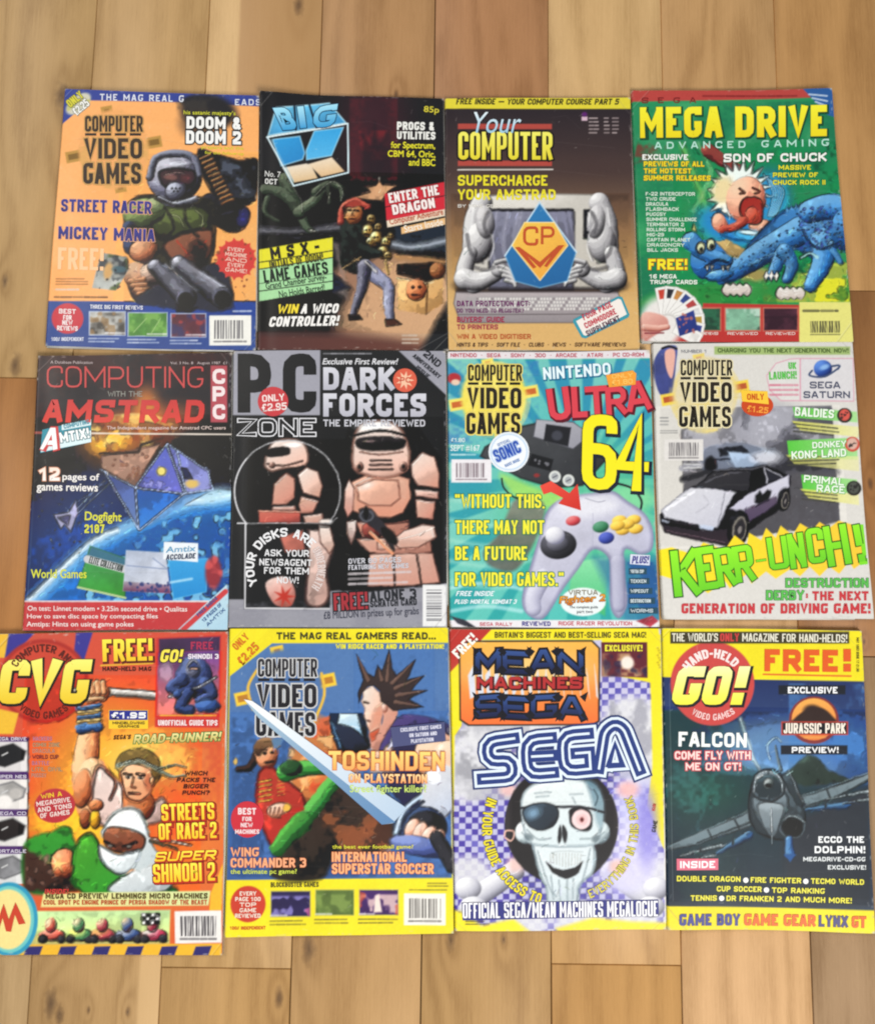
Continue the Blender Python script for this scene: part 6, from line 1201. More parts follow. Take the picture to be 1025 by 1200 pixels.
s.poly([(370, 720), (420, 660), (490, 650), (530, 700), (545, 790), (530, 850), (500, 800), (400, 740), (370, 760)], ('ffffff', 'c8d0d0', 50), 4, sm=1, n=.12, rim=('98a4a4', 16)); s.poly([(500, 700), (560, 800), (600, 830), (540, 860), (490, 880), (470, 820)], ('f4f8f8', '98a4a8', 30), 5, sm=1)
s.poly([(375, 750), (400, 720), (480, 730), (525, 760), (500, 810), (400, 800)], ('b87858', '5c2c20', 80), 4, sm=1, n=.3); s.line([(380, 772), (420, 788)], 7, '1c1210'); s.line([(445, 790), (495, 775)], 7, '1c1210'); s.blob(402, 786, 9, 5, 'e8e0d4'); s.blob(466, 790, 9, 5, 'e8e0d4')
s.poly([(360, 780), (430, 815), (510, 800), (490, 860), (440, 892), (390, 870), (362, 830)], ('ffffff', 'bcc8cc', 60), 4, sm=1, rim=('a0acb0', 14))
s.ball(310, 690, 20, 34, 'c87c54', '8c4424', '3c1810'); s.ball(345, 690, 18, 34, 'f8d040', 'c88c20', '5c3c10'); s.ball(348, 640, 26, 22, 'e8a070', 'b8683c', '54200f')
s.line([(540, 760), (690, 785)], 6, 'f0ece8', soft=2); s.line([(545, 770), (640, 800)], 8, '3c4c3c', soft=3)
s.rough(rect(95, 180, 720, 955), 3.5, .35, 1.18)
s.part('fighter_picture', [(280, 300), (300, 190), (400, 200), (400, 260), (365, 400), (420, 480), (500, 430), (590, 470), (570, 560), (520, 640), (300, 740), (260, 600)]); s.part('ninja_picture', [(370, 700), (430, 645), (500, 650), (600, 830), (620, 950), (280, 950), (270, 790), (340, 760)])
# small inset magazine
s.poly([(566, 38), (800, 28), (792, 362), (560, 360)], 'c8302c', 2); s.poly([(575, 42), (795, 34), (793, 84), (575, 92)], '3c2448', 3, n=.3); s.poly([(572, 92), (792, 84), (790, 310), (568, 318)], ('5c3c7c', 'e07c6c', 90), 3, n=.3); s.ball(700, 180, 66, 76, '6c7cac', '2c3860', '10142c', n=.5); s.ball(700, 150, 26, 34, 'c8c8d0', '6c7088', '24283c'); s.tube([(660, 190), (620, 215), (655, 245)], 24, 18, '5c70a8', '283458', '0c1024', sm=1); s.tube([(740, 200), (765, 240), (720, 262)], 24, 16, '5c70a8', '283458', '0c1024', sm=1); s.line([(610, 250), (700, 225), (780, 180)], 7, 'e4e4ec', soft=2); s.tube([(680, 240), (650, 290), (690, 300)], 22, 16, '4c6098', '202c50', '0a0e20', sm=1); s.poly([(680, 140), (700, 122), (722, 140), (720, 158), (684, 158)], '3c4874', 2); s.poly([(686, 146), (718, 146), (716, 154), (688, 154)], 'e0b090', 2); s.ball(640, 240, 16, 14, '5c7cbc', '2c4070', '10142c'); s.ball(750, 285, 48, 24, '5c84c8', '2c4880', '10182c'); s.blob(600, 160, 24, 34, 'c8b0c0', 0, .4, .6); s.rough(rect(566, 90, 795, 318), 4, .4)
s.part('inset_picture', [(566, 38), (800, 28), (792, 362), (560, 360)]); s.T('GO!', 582, 80, 660, 126, 'f0e050', '2c2014', .05, w=.22, sh=.2, name='caption'); s.T('SHINOBI 3', 680, 96, 790, 114, 'f0e8f0', b=.04, name='caption'); s.greek(580, 312, 780, 324, 1, 'f0d040', 0); s.T('UNOFFICIAL GUIDE TIPS', 572, 334, 786, 354, 'f0e0e0', b=.04, name='caption'); s.T('FREE', 690, 52, 770, 80, 'a83050', b=.04, name='caption')
s.T('FREE!', 372, 42, 552, 122, ('f8e84c', 'f0c028'), '5c1c10', .04, w=.24, rr=.15, rot=-1.5, dx=4, dy=4); s.line([(366, 138), (552, 130)], 5, 'e8c030'); s.T('HAND-HELD MAG', 372, 142, 548, 158, '3c140f', b=.06, name='caption')
s.V('price_sticker', rect(394, 298, 536, 366), 'f0c830', 1.2); s.V('price_sticker', rect(396, 300, 534, 334), '28308c', 1.6); s.T('£1.95', 404, 306, 528, 328, 'f4f4f4', w=.26, lay=2, name='price'); s.T('MINDBLOWING', 408, 340, 524, 350, '3c2c20', b=.03, lay=2, name='price'); s.T('GRAPHICS', 428, 353, 504, 362, '3c2c20', b=.03, lay=2, name='price')
s.T('SEGA’S', 412, 388, 474, 404, '3c1810', b=.05, sh=.2, rot=-2); s.T('ROAD-RUNNER!', 486, 382, 798, 414, ('f0e49c', 'c8b060'), '2c7c3c', .06, w=.22, sh=.25, rot=-2)
for i, (t, x1) in enumerate((('HACKERS', 190), ('COMIX ZONE', 218), ('DRACULA', 200), ('WORLD CUP', 214), ('BATTLE', 180), ('LITIL DIVIL', 228), ('PUGGSY', 170))): s.T(t, 122 - i, 394 + i * 22, x1, 409 + i * 22, ('b8788c', '9c9070', 'b88874', '6c2030')[i % 4], b=.02, name='caption')
s.poly(oval(200, 643, 74, 62, rot=-8), 'b83038', 2); s.part('badge', oval(200, 643, 74, 62, rot=-8))
for t, x0, x1, y0, c in (('WIN A', 150, 226, 596, 'f0c834'), ('MEGADRIVE', 134, 256, 620, 'f0d8d0'), ('AND TONS', 138, 262, 642, 'f0d8d0'), ('OF GAMES', 148, 254, 664, 'f0d8d0')): s.T(t, x0, y0, x1, y0 + 17, c, b=.03, rot=-8, name='badge_text')
for t, x0, x1, y0 in (('WHICH', 668, 750, 518), ('PACKS THE', 640, 778, 542), ('BIGGER', 664, 754, 565), ('PUNCH?', 660, 758, 588)): s.T(t, x0, y0, x1, y0 + 16, '2c1010', b=.05, sh=.2)
for t, x0, x1, y0, y1, sty in (('STREETS', 584, 774, 634, 694, 0), ('OF RAGE 2', 574, 782, 704, 762, 0), ('SUPER', 562, 780, 806, 840, .3), ('SHINOBI 2', 554, 776, 850, 916, 0)): s.T(t, x0, y0, x1, y1, ('f8e84c', 'f4c428'), 'b8301c', .05, w=.2, rr=.12, sh=sty, rot=-2, o2='5c1810', ow2=.03, dx=3, dy=3)
s.poly([(160, 958), (760, 950), (752, 1002), (150, 1008)], ('e8dc8c', 'd8e4a0', 0), 2); s.T('INSIDE!', 166, 942, 250, 960, 'c83c38', b=.05, sh=.2, lay=2, name='caption')
s.T('MEGA CD PREVIEW LEMMINGS MICRO MACHINES', 168, 958, 750, 978, '54441c', b=.05, name='caption'); s.T('COOL SPOT PC ENGINE PRINCE OF PERSIA SHADOW OF THE BEAST', 160, 982, 748, 999, 'b8502c', b=.04, name='caption')
s.poly([(130, 1022), (616, 1018), (612, 1140), (110, 1142)], ('b8d8a0', 'd0d884', 90), 3, n=.2); s.poly([(100, 1110), (612, 1104), (612, 1142), (100, 1144)], 'b8b06c', 5)
for x, c, c2 in ((190, 'd85c4c', 'e8a08c'), (290, '4c8c5c', 'c8c870'), (375, 'c84c5c', 'e8b870'), (465, '4c6cb0', 'c8d0e0'), (556, 'c83c5c', 'f0e8e0')):
    s.ball(x, 1108, 46, 22, c2, c, '2c1c24', n=.3); s.ball(x - 4, 1072, 20, 26, 'f0d8b0', c, '4c2428', n=.3); s.ball(x - 32, 1124, 15, 15, '4c4c50', '24242a', '101014'); s.ball(x + 34, 1124, 15, 15, '4c4c50', '24242a', '101014')
for i in range(4):
    for j in range(3): s.poly(rect(512 + i * 16, 1030 + j * 14, 528 + i * 16, 1044 + j * 14), '1c1c20' if (i + j) % 2 else 'e8e8e8', 1.5)
s.rough(rect(110, 1025, 610, 1140), 5, .3); s.part('kart_picture', [(130, 1022), (616, 1018), (612, 1142), (110, 1142)])
s.poly([(-120, 1144), (800, 1140), (800, 1200), (-120, 1205)], 'ecb42c'); 
for k in range(8):
    x = 100 + k * 122 - (3 if k > 2 else 0); s.poly([(x, 1150), (x + 58, 1148), (x + 44, 1186), (x - 14, 1188)], '2c2868', 2)
s.poly([(760, 960), (805, 850), (800, 1020), (756, 1022)], 'ecb42c', 2)
s.barcode(632, 1022, 800, 1138, 'ece8e4', '4c484c', rot=-1)
s.blob(38, 1052, 102, 134, '2c94b8', 0, .03); s.blob(36, 1052, 90, 120, '6cc4c0', 0, .03); s.blob(34, 1052, 80, 108, 'f0dc8c', 0, .04); s.part('badge', oval(38, 1052, 102, 134)); s.V('badge_letter', [(-18, 1092), (18, 995), (36, 1052), (60, 990), (96, 1066), (72, 1070), (58, 1034), (44, 1096), (26, 1094), (14, 1046), (-2, 1094)], 'c8442c', 3)
s.wear('t', 30); s.wear('r', 35, 'd0b8a0'); s.wear('b', 20)

# ---- row 3, 2: blue and yellow, spiky hair and sword
s = Mag(255, 725, 3.116, [(268.5, 737.2), (525, 735.8), (531, 1093.6), (263, 1097)], .0044,
        'yellow-bordered blue magazine cover with spiky-haired swordsman and a long diagonal blade', 10, '4c70a4', (0, 0, .001, .003))
s.poly(rect(0, 0, 900, 1210), 'f0e020'); s.mottle(rect(0, 0, 900, 1210), 'e8d61c', .5, 32); s.poly([(46, 210), (200, 90), (846, 88), (855, 945), (34, 952)], ('4870a8', '3c5c94', 90))
s.mottle([(46, 210), (200, 90), (846, 88), (855, 945), (34, 952)], '5c84b8', .3, 64)
s.poly([(360, 350), (520, 420), (560, 520), (420, 620), (300, 700), (250, 560), (280, 440)], ('e8a060', 'c86c3c', 60), 14, n=.4); s.mottle([(260, 420), (420, 420), (420, 640), (260, 640)], 'f4c488', .7, 8, .55, .2); s.mottle([(350, 340), (430, 340), (430, 700), (330, 700)], 'c84c2c', .8, 16, .5, .2)
s.poly([(400, 620), (620, 640), (640, 760), (600, 850), (440, 850), (380, 950), (200, 940), (260, 800)], ('3c2c24', '24201c', 90), 8, n=.5, sm=1); s.poly([(440, 780), (620, 720), (660, 820), (460, 850)], '5c3828', 12, n=.4); s.mottle([(380, 700), (640, 700), (640, 860), (380, 900)], 'b8683c', .5, 16, .62, .15)
# swordsman
s.poly([(368, 364), (413, 356), (413, 430), (372, 430)], ('e07c58', 'b8502c', 60), 3, n=.3)
s.poly([(410, 344), (530, 344), (545, 400), (560, 470), (500, 490), (440, 480), (412, 400)], ('1c2c44', '0f141f', 60), 2); s.poly([(447, 347), (511, 347), (524, 400), (532, 432), (490, 396), (437, 384)], ('e4f4fa', '7ca8c8', 80), 2); s.poly([(434, 388), (490, 398), (530, 434), (545, 470), (480, 478), (450, 440)], ('34405c', '161824', 70), 3, sm=1); s.line([(418, 380), (450, 470)], 10, '6c9cc8', soft=4, a=.9); s.line([(540, 360), (556, 455)], 6, '4c6c94', soft=3, a=.8)
s.poly([(605, 473), (640, 380), (700, 348), (800, 372), (860, 420), (860, 700), (700, 700), (600, 560)], ('4a4074', '1c2040', 60), 4, sm=1, n=.2); s.ball(800, 500, 84, 90, 'f8dcc0', 'd09878', '5c3020'); s.poly([(560, 468), (640, 460), (640, 560), (560, 560)], 'e8c0a4', 8, n=.2)
s.poly([(556, 412), (600, 380), (605, 315), (640, 300), (658, 340), (640, 385), (612, 440), (590, 480), (560, 470)], ('f4c8b0', '9c5c50', 40), 3, sm=1); s.poly([(556, 415), (590, 400), (575, 440), (560, 450)], 'c0583c', 4)
s.poly([(640, 384), (705, 350), (712, 372), (640, 420), (606, 480), (592, 470)], ('6c5c9c', '2c2450', 50), 3, sm=1); s.poly([(640, 430), (668, 400), (650, 460), (618, 480)], 'd8d8ec', 3)
s.poly([(531, 262), (565, 244), (593, 272), (606, 300), (603, 344), (592, 396), (556, 414), (546, 392), (534, 356), (538, 326), (524, 300), (532, 285)], ('fffaf0', 'd8987c', 20), 2, sm=0, rim=('d8a48c', 5)); s.poly([(575, 330), (602, 320), (598, 370), (560, 410), (556, 385)], 'c88068', 10, a=.6, sm=1); s.line([(534, 303), (550, 307)], 6, '3c241c', soft=2); s.line([(545, 372), (556, 374)], 4, 'a05c4c', soft=2); s.ball(610, 322, 11, 20, 'fce0d0', 'dca08c', '8c4c3c')
s.poly([(506, 128), (548, 200), (572, 212), (585, 170), (600, 190), (627, 112), (638, 182), (655, 205), (724, 148), (700, 205), (690, 222), (756, 207), (716, 250), (708, 262), (766, 262), (716, 284), (700, 296), (752, 322), (690, 330), (640, 336), (620, 318), (596, 302), (590, 262), (570, 244), (548, 248), (530, 270), (516, 308), (514, 270), (532, 222), (520, 180)], ('54423e', '2a2022', 70), 2, n=.15, rim=('1c1416', 7))
for p in ([(552, 225), (512, 140)], [(600, 225), (590, 185)], [(620, 225), (627, 130)], [(640, 235), (712, 162)], [(650, 255), (740, 214)], [(655, 280), (750, 264)], [(650, 305), (735, 318)]): s.tube(p, 9, 2, '9c7868', '5c443c', '2a1e1e', a=.85)
s.tube([(840, 500), (850, 600), (800, 690)], 56, 44, 'fce4cc', 'd8a484', '7c4434', sm=1); s.poly([(760, 560), (850, 540), (860, 680), (800, 740), (740, 700)], ('f4f0f0', 'a8b4c8', 60), 5, sm=1, n=.2)
s.ball(740, 770, 98, 82, '4c6490', '1c2848', '0a0e1c', -20); s.line([(650, 780), (680, 700), (740, 650)], 18, 'c8dcf0', soft=4, sm=1); s.line([(664, 790), (694, 716), (750, 668)], 8, '24304c', soft=3, sm=1); s.ball(760, 760, 70, 60, '2c2c34', '141418', '060608')
for x, y in ((700, 758), (730, 772), (760, 786), (792, 800)): s.ball(x + 10, y + 8, 26, 42, 'fce0d0', 'd89c80', '6c3424', 24)
s.ball(735, 830, 110, 36, '8c9cd0', '4c5c9c', '1c2448', 12); s.tube([(800, 800), (860, 900)], 26, 30, '3c3c44', '1c1c22', '08080a')
# green and red fighter
s.tube([(150, 480), (120, 540), (75, 550)], 16, 10, '4c342c', '241814', '0c0808', sm=1); s.blob(66, 520, 8, 14, 'c8a860', 0, .4)
s.ball(178, 492, 42, 60, 'fcc8a0', 'd08860', '5c2818', -5); s.poly([(130, 470), (160, 435), (210, 440), (230, 470), (180, 470), (150, 500)], ('a8825c', '3c2418', 90), 3, sm=1); s.poly([(196, 440), (240, 434), (225, 470), (205, 475)], '5c7c9c', 3); s.line([(175, 525), (205, 522)], 7, '24140f'); s.blob(172, 490, 7, 4, '1c100c'); s.blob(200, 488, 7, 4, '1c100c'); s.line([(160, 480), (180, 478)], 4, '3c1c10')
s.poly([(150, 560), (200, 540), (245, 580), (310, 640), (320, 720), (240, 830), (190, 820), (140, 680)], ('e0503c', 'a82c28', 60), 4, sm=1, n=.2, rim=('6c1814', 14))
for k in range(5): s.line([(152, 596 + k * 18), (196, 588 + k * 18)], 6, 'e8b84c'); s.line([(220, 590 + k * 14), (245, 584 + k * 14)], 4, 'e8b84c', a=.7)
s.tube([(250, 560), (320, 545), (390, 545)], 34, 22, '6cc05c', '2c7c34', '0f3c18', sm=1); s.ball(270, 545, 40, 30, '3c6c3c', '1c4424', '0a200f'); s.tube([(420, 600), (350, 690), (290, 760)], 28, 34, '6cc05c', '2c7c34', '0f3c18', sm=1); s.tube([(310, 740), (260, 790), (220, 840)], 40, 28, '5cb04c', '2c7030', '0f3c18', sm=1)
s.ball(225, 700, 44, 28, 'fcd8c0', 'd89878', '5c2c1c', -10)
for k in range(4): s.line([(195 + k * 16, 690), (190 + k * 16, 716)], 4, '8c4c38', a=.7)
s.line([(240, 720), (310, 690)], 14, 'b83028', soft=3); s.blob(255, 690, 14, 14, 'e0b04c', 0, .3)
s.rough(rect(50, 345, 850, 945), 2, .2, 1.12, ink=.4, dabs=600); s.rough(rect(500, 105, 790, 345), 1, .1, 1.05, ink=.15, dabs=60)
s.part('swordsman_picture', [(400, 345), (520, 345), (540, 200), (495, 110), (625, 100), (770, 200), (770, 330), (850, 400), (855, 900), (640, 850), (560, 560)]); s.part('fighter_picture', [(70, 520), (130, 460), (240, 430), (400, 540), (430, 600), (240, 860), (180, 830), (140, 640)])
# small print strips
s.poly([(44, 38), (190, 36), (50, 182), (42, 182)], 'f0e020'); s.T('ONLY', 52, 70, 118, 98, 'd06c20', b=.03, rot=-45, name='price_flash'); s.T('£2.25', 66, 112, 158, 144, 'd06c20', b=.03, rot=-45, name='price_flash')
s.T('THE MAG REAL GAMERS READ...', 216, 50, 796, 76, '3c3c1c', b=.05, name='top_line'); s.T('WIN RIDGE RACER AND A PLAYSTATION!', 432, 92, 826, 110, 'e8e028', b=.05, name='top_line')
cross(s, 248, 258, 240, 260, '4c70a4', 'f0c838', 'b87828', -12); s.line([(150, 180), (112, 250), (130, 330)], 10, 'e8b83c', sm=1, soft=3); s.line([(380, 200), (390, 280), (350, 380)], 10, 'e8b83c', sm=1, soft=3)
title(s, 142, 146, 364, 428, ('2c2a30', '1c1a20'), 'c8c8c8', '1c1a20')
s.V('sword_blade', [(98, 294), (128, 300), (200, 350), (420, 510), (690, 690), (640, 745), (600, 750), (420, 590), (150, 360)], ('f4f6f6', 'b4c8dc', 35), 6.2); s.V('sword_blade', [(100, 296), (160, 350), (420, 560), (650, 742), (600, 750), (420, 590), (150, 360)], ('a8c0d0', '5c84b0', 35), 6.8)
s.V('headline_plate', [(632, 396), (828, 376), (832, 446), (640, 468)], '4c5078', 7.2)
for k, (t, x0, x1) in enumerate((('EXCLUSIVE FIRST GAMES', 668, 816), ('ON SATURN AND', 700, 800), ('PLAYSTATION', 706, 788))): s.T(t, x0, 392 + k * 22, x1, 406 + k * 22, 'dcdcec', b=.03, rot=-5, lay=5, name='caption')
s.T('TOSHINDEN', 406, 484, 828, 552, ('f8d878', 'f0a860'), 'c8703c', .03, w=.19, rr=.25, lay=5, rot=.5); s.T('ON PLAYSTATION', 480, 566, 764, 598, ('f8dca0', 'f0a060'), 'c8703c', .03, w=.19, lay=5, rot=.5); s.T('Street fighter killer?', 484, 606, 762, 640, 'c8e070', b=.03, lay=5)
s.V('badge', oval(110, 732, 60, 66), 'c8303c', 2.2)
for t, x0, x1, y0, h_ in (('BEST', 76, 142, 690, 24), ('FOR', 92, 126, 722, 16), ('NEW', 86, 130, 744, 16), ('MACHINES', 66, 154, 768, 16)): s.T(t, x0, y0, x1, y0 + h_, 'f0dcdc', b=.04, lay=2, name='badge_text')
s.T('WING', 50, 834, 152, 866, 'f0a87c', 'a8502c', .03, w=.2); s.T('COMMANDER 3', 50, 872, 324, 906, 'f0a87c', 'a8502c', .03, w=.2); s.T('the ultimate pc game?', 50, 912, 290, 934, 'd0dc50', b=.03, name='caption')
s.T('the best ever football game?', 420, 824, 714, 842, 'e0dc40', b=.03, lay=2, name='caption'); s.T('INTERNATIONAL', 418, 850, 690, 886, 'f4ac78', 'b05430', .03, w=.2, lay=2); s.T('SUPERSTAR SOCCER', 418, 892, 788, 930, 'f4ac78', 'b05430', .03, w=.2, lay=2)
s.poly(oval(114, 1038, 64, 66), 'c83c28', 2); s.part('badge', oval(114, 1038, 64, 66))
for i, t in enumerate(('EVERY', 'PAGE 100', 'TOP', 'GAME', 'REVIEWED')): s.T(t, 114 - (46 if len(t) > 5 else 30), 992 + i * 20, 114 + (46 if len(t) > 5 else 30), 1007 + i * 20, 'f0dccc', b=.04, name='badge_text')
s.T('100% INDEPENDENT', 50, 1118, 178, 1130, 'c83c28', b=.03, name='caption'); s.T('BLOCKBUSTER GAMES', 196, 960, 370, 978, '4c4420', b=.03, name='caption')
for x0, x1, y0, c, c2, c3 in ((194, 342, 990, '241c48', '8c84c8', 'c85c8c'), (356, 500, 986, '5c7434', '7c9448', '3c541c'), (515, 662, 986, '3c1c5c', 'e8c8c0', 'c84c2c')):
    s.poly(rect(x0, y0, x1, y0 + 98), 'c8c050', 2); s.poly(rect(x0 + 4, y0 + 4, x1 - 4, y0 + 94), c, n=.4); s.mottle(rect(x0 + 4, y0 + 20, x1 - 4, y0 + 90), c2, .8, 8, .6, .15); s.mottle(rect(x0 + 4, y0 + 4, x1 - 4, y0 + 94), c3, .7, 16, .68, .1); s.greek(x0 + 4, y0 + 84, x0 + 60, y0 + 98, 1, 'e8e4e0', 0); s.part('screenshot', rect(x0, y0, x1, y0 + 98)); s.greek(x0, y0 + 104, x1 - 6, y0 + 130, 2, '6c6420', .2)
s.poly([(575, 1010), (590, 1005), (600, 1070), (570, 1072)], 'f0dcd0', 4); s.greek(766, 960, 840, 980, 2, '5c5420', 0); s.greek(700, 984, 838, 994, 1, '5c5420', 0); s.barcode(680, 1002, 832, 1118, 'ece8e0', '6c6864')
s.wear('l', 50, 'c8c0a8'); s.wear('r', 25); s.wear('b', 30, 'c8c4b0')

# ---- row 3, 3: skull with an eye patch
s = Mag(520, 725, 3.2, [(526.2, 737.5), (773.8, 736.8), (780, 1089), (532, 1090.6)], .0046,
        'magazine cover with a grinning skull wearing an eye patch below big blue outlined lettering', 11, 'dcdce8')
s.poly(rect(0, 0, 900, 1210), ('c8c4e0', 'b8b8d8', 90)); 
for i in range(34):
    for j in range(44):
        if (i + j) % 2: s.poly(rect(40 + i * 24 - j * .3, 216 + j * 22, 64 + i * 24 - j * .3, 238 + j * 22), ('3c2c98' if i < 12 else '4c44a8') if (i * 7 + j * 3) % 5 else '5c54b4', 1.6, a=.9)
for x, y, rx, ry in ((120, 520, 120, 110), (90, 600, 80, 90), (350, 400, 220, 60), (700, 380, 110, 90), (760, 470, 60, 110), (740, 560, 60, 80), (190, 420, 130, 60)): s.blob(x, y, rx, ry, 'dcdce0', 0, .3, .96)
s.mottle(rect(40, 380, 320, 680), 'b0b0b8', .7, 32, .5, .3); s.mottle(rect(620, 300, 800, 600), '9c9ca8', .8, 16, .55, .25); s.mottle(rect(40, 420, 160, 600), '8c8c94', .6, 16, .6, .2)
for x, y in ((90, 960), (790, 960), (300, 1140), (720, 1120), (500, 1130)): s.blob(x, y, 90, 70, 'd8d8dc', 0, .35, .9)
s.poly([(20, 20), (800, 20), (812, 100), (822, 860), (760, 700), (790, 500), (775, 240), (600, 205), (590, 80), (70, 80), (66, 400), (40, 440), (30, 1180), (14, 1180)], 'f2e220', 3); s.mottle([(20, 20), (800, 20), (822, 860), (775, 240), (600, 80), (20, 80)], 'e8d41c', .5, 32)
s.poly([(40, 60), (60, 400), (44, 420)], 'f2e220', 5); s.mottle([(590, 200), (800, 200), (812, 400), (590, 420)], 'f2e220', 0, 16)
s.poly([(810, 30), (830, 32), (850, 1160), (826, 1162), (822, 200)], 'e8e4dc', 3); s.poly([(760, 60), (812, 60), (824, 860), (786, 780), (775, 300)], 'f0e01e', 4)
for k in range(9): s.blob(800 + (k % 3) * 4, 110 + k * 9, 5, 4, 'c8b41c')
s.poly([(18, 30), (182, 36), (24, 200)], 'b83028', 2); s.poly([(588, 88), (760, 88), (762, 222), (590, 214)], '5c1c28', 2); s.mottle(rect(592, 130, 760, 218), 'c8a070', .8, 16, .52, .2); s.mottle(rect(592, 130, 760, 218), '24183c', .8, 8, .6, .2); s.blob(686, 165, 24, 24, 'f0e4d8', 0, .3); s.part('inset_picture', [(588, 88), (760, 88), (762, 222), (590, 214)])
# title plate
s.poly([(90, 82), (555, 80), (585, 110), (583, 385), (560, 400), (90, 402), (58, 380), (55, 110)], '1c1814', 2); s.poly([(94, 88), (552, 86), (578, 112), (576, 382), (556, 394), (94, 396), (64, 376), (61, 112)], ('f4b84c', 'f06c30', 90), 2); s.blob(320, 200, 200, 70, 'f4d084', 0, .7, .8)
for k in range(16): s.poly([(90 + k * 32, 212 + (k % 2) * 10), (112 + k * 30, 170 + (k % 3) * 8), (120 + k * 30, 290 - (k % 3) * 9), (98 + k * 32, 300)], 'd8dce8', 3)
s.part('title_plate', [(90, 82), (555, 80), (585, 110), (583, 385), (560, 400), (90, 402), (58, 380), (55, 110)])
def spiky(t, x0, x1, y0, y1):
    n = len(t); W = (x1 - x0) / n
    for i, c in enumerate(t):
        s.T(c, x0 + i * W + 3, y0 + (i % 2) * 6, x0 + (i + 1) * W - 3, y1 - ((i + 1) % 2) * 6, ('34508c', '161c40'), '121118', .075, w=.2, rr=.0, rot=(-4, 3, -3, 4)[i % 4], sh=.08 * (-1) ** i, name='masthead')
        for x, d in ((x0 + i * W + 4, 1), (x0 + (i + 1) * W - 4, -1)): s.V('masthead', [(x, y1 - 30), (x - 14 * d, y1 + 12), (x + 16 * d, y1 - 12)], '15141c', 2.0); s.V('masthead', [(x + 2, y0 + 26), (x - 13 * d, y0 - 12), (x + 18 * d, y0 + 6)], '15141c', 2.0)
spiky('MEAN', 114, 524, 116, 206); spiky('SEGA', 114, 530, 286, 374)
s.T('MACHINES', 122, 218, 516, 262, 'b03030', '3c0c10', .07, w=.25, rr=.1, lay=3, name='masthead', dx=3, dy=3)
s.T('BRITAIN’S BIGGEST AND BEST-SELLING SEGA MAG!', 190, 50, 756, 72, '4c441c', b=.02, name='top_line'); s.T('FREE!', 26, 82, 130, 120, 'f4f0e8', b=.05, rot=-45, name='corner_text'); s.T('EXCLUSIVE!', 602, 98, 742, 122, 'e8e03c', b=.05, name='caption')
# dark disc, crossbones, skull
s.blob(440, 770, 212, 222, '1c181c', 0, .02)
for m_ in (1, -1):
    fx = lambda x: x if m_ == 1 else 884 - x
    s.tube([(fx(110), 1050), (fx(200), 990), (fx(262), 945)], 42, 38, 'ececf0', 'b4b4c0', '606070'); s.ball(fx(90), 1010, 50, 42, 'f4f4f6', 'b8b8c4', '70707c'); s.ball(fx(110), 1080, 52, 40, 'f4f4f6', 'b8b8c4', '70707c')
K = ('f8fcfc', 'd0dee2', '6c7c84')
for x, y, rx, ry, c in ((700, 700, 60, 120, 'c8c8f0'), (720, 860, 80, 110, 'e0dcf0'), (660, 960, 90, 70, 'd0ccf0'), (690, 640, 40, 30, 'f0b4ac'), (650, 930, 30, 26, 'f0c0b0'), (270, 920, 36, 30, 'f0c8c0'), (240, 640, 30, 24, 'f0c0b8'), (760, 780, 40, 140, '8c84d8')): s.blob(x, y, rx, ry, c, 0, .6, .85)
s.blob(440, 770, 212, 222, '2a2628', 0, .02)
s.ball(305, 800, 40, 42, *K); s.ball(578, 800, 44, 44, *K)
s.poly([(334, 840), (340, 900), (357, 965), (380, 1010), (396, 1085), (494, 1085), (506, 1010), (524, 985), (562, 945), (568, 860), (500, 800), (400, 800)], ('eef6f8', 'c4d2d8', 80), 3, sm=1, rim=('90a2aa', 14))
s.poly([(287, 715), (292, 660), (330, 620), (400, 596), (480, 596), (560, 618), (592, 668), (598, 720), (590, 790), (560, 850), (340, 850), (300, 800)], ('f4fafa', 'd0dee2', 70), 3, sm=1, rim=('a4b4bc', 14))
s.poly([(530, 604), (570, 620), (597, 680), (598, 760), (584, 790), (566, 740), (548, 660)], ('4c7488', 'a8c0c8', 100), 9, sm=1, a=.85); s.line([(560, 640), (575, 670), (566, 700)], 3, '2c4450', sm=1, soft=2)
for p in ([(340, 654), (400, 650)], [(344, 668), (392, 664)], [(470, 658), (520, 656)], [(480, 668), (492, 692)], [(600, 800), (566, 840), (560, 940)], [(292, 800), (330, 850), (346, 930)], [(310, 790), (350, 826), (400, 822)], [(510, 826), (560, 820), (585, 790)], [(350, 870), (392, 1000), (420, 1040)], [(548, 860), (520, 980), (500, 1040)], [(400, 960), (410, 1050)], [(430, 980), (436, 1060)], [(460, 980), (462, 1060)], [(484, 975), (482, 1050)]): s.line(p, 4, '7c8e96', soft=3, sm=1, a=.65)
s.blob(318, 818, 16, 12, '5c6c74', 30, .5, .7); s.blob(568, 824, 16, 12, '5c6c74', -30, .5, .7)
s.poly([(474, 712), (520, 706), (552, 730), (552, 780), (530, 796), (480, 780), (470, 745)], '1c181c', 3, sm=1); s.blob(514, 752, 36, 37, 'f6dcdc', 0, .08); s.blob(516, 752, 26, 26, 'f0c8c8', 0, .5); s.blob(516, 752, 7, 8, 'a03434', 0, .4); s.blob(516, 752, 4, 4, '3c1414', 0, .3)
s.poly([(436, 772), (428, 800), (426, 834), (434, 838), (441, 810)], '2c2c30', 2, sm=1); s.poly([(444, 772), (460, 800), (458, 834), (450, 838), (443, 810)], '2c2c30', 2, sm=1)
s.line([(284, 710), (360, 702), (440, 704), (520, 706), (600, 726)], 8, '2a2a32', sm=1); s.poly([(294, 716), (330, 694), (380, 688), (422, 704), (430, 740), (410, 776), (370, 794), (330, 786), (302, 756)], ('4c6478', '1a1c22', 40), 2, sm=1, rim=('1c1e24', 8)); s.blob(334, 728, 24, 18, '84a8c4', -20, .9, .9)
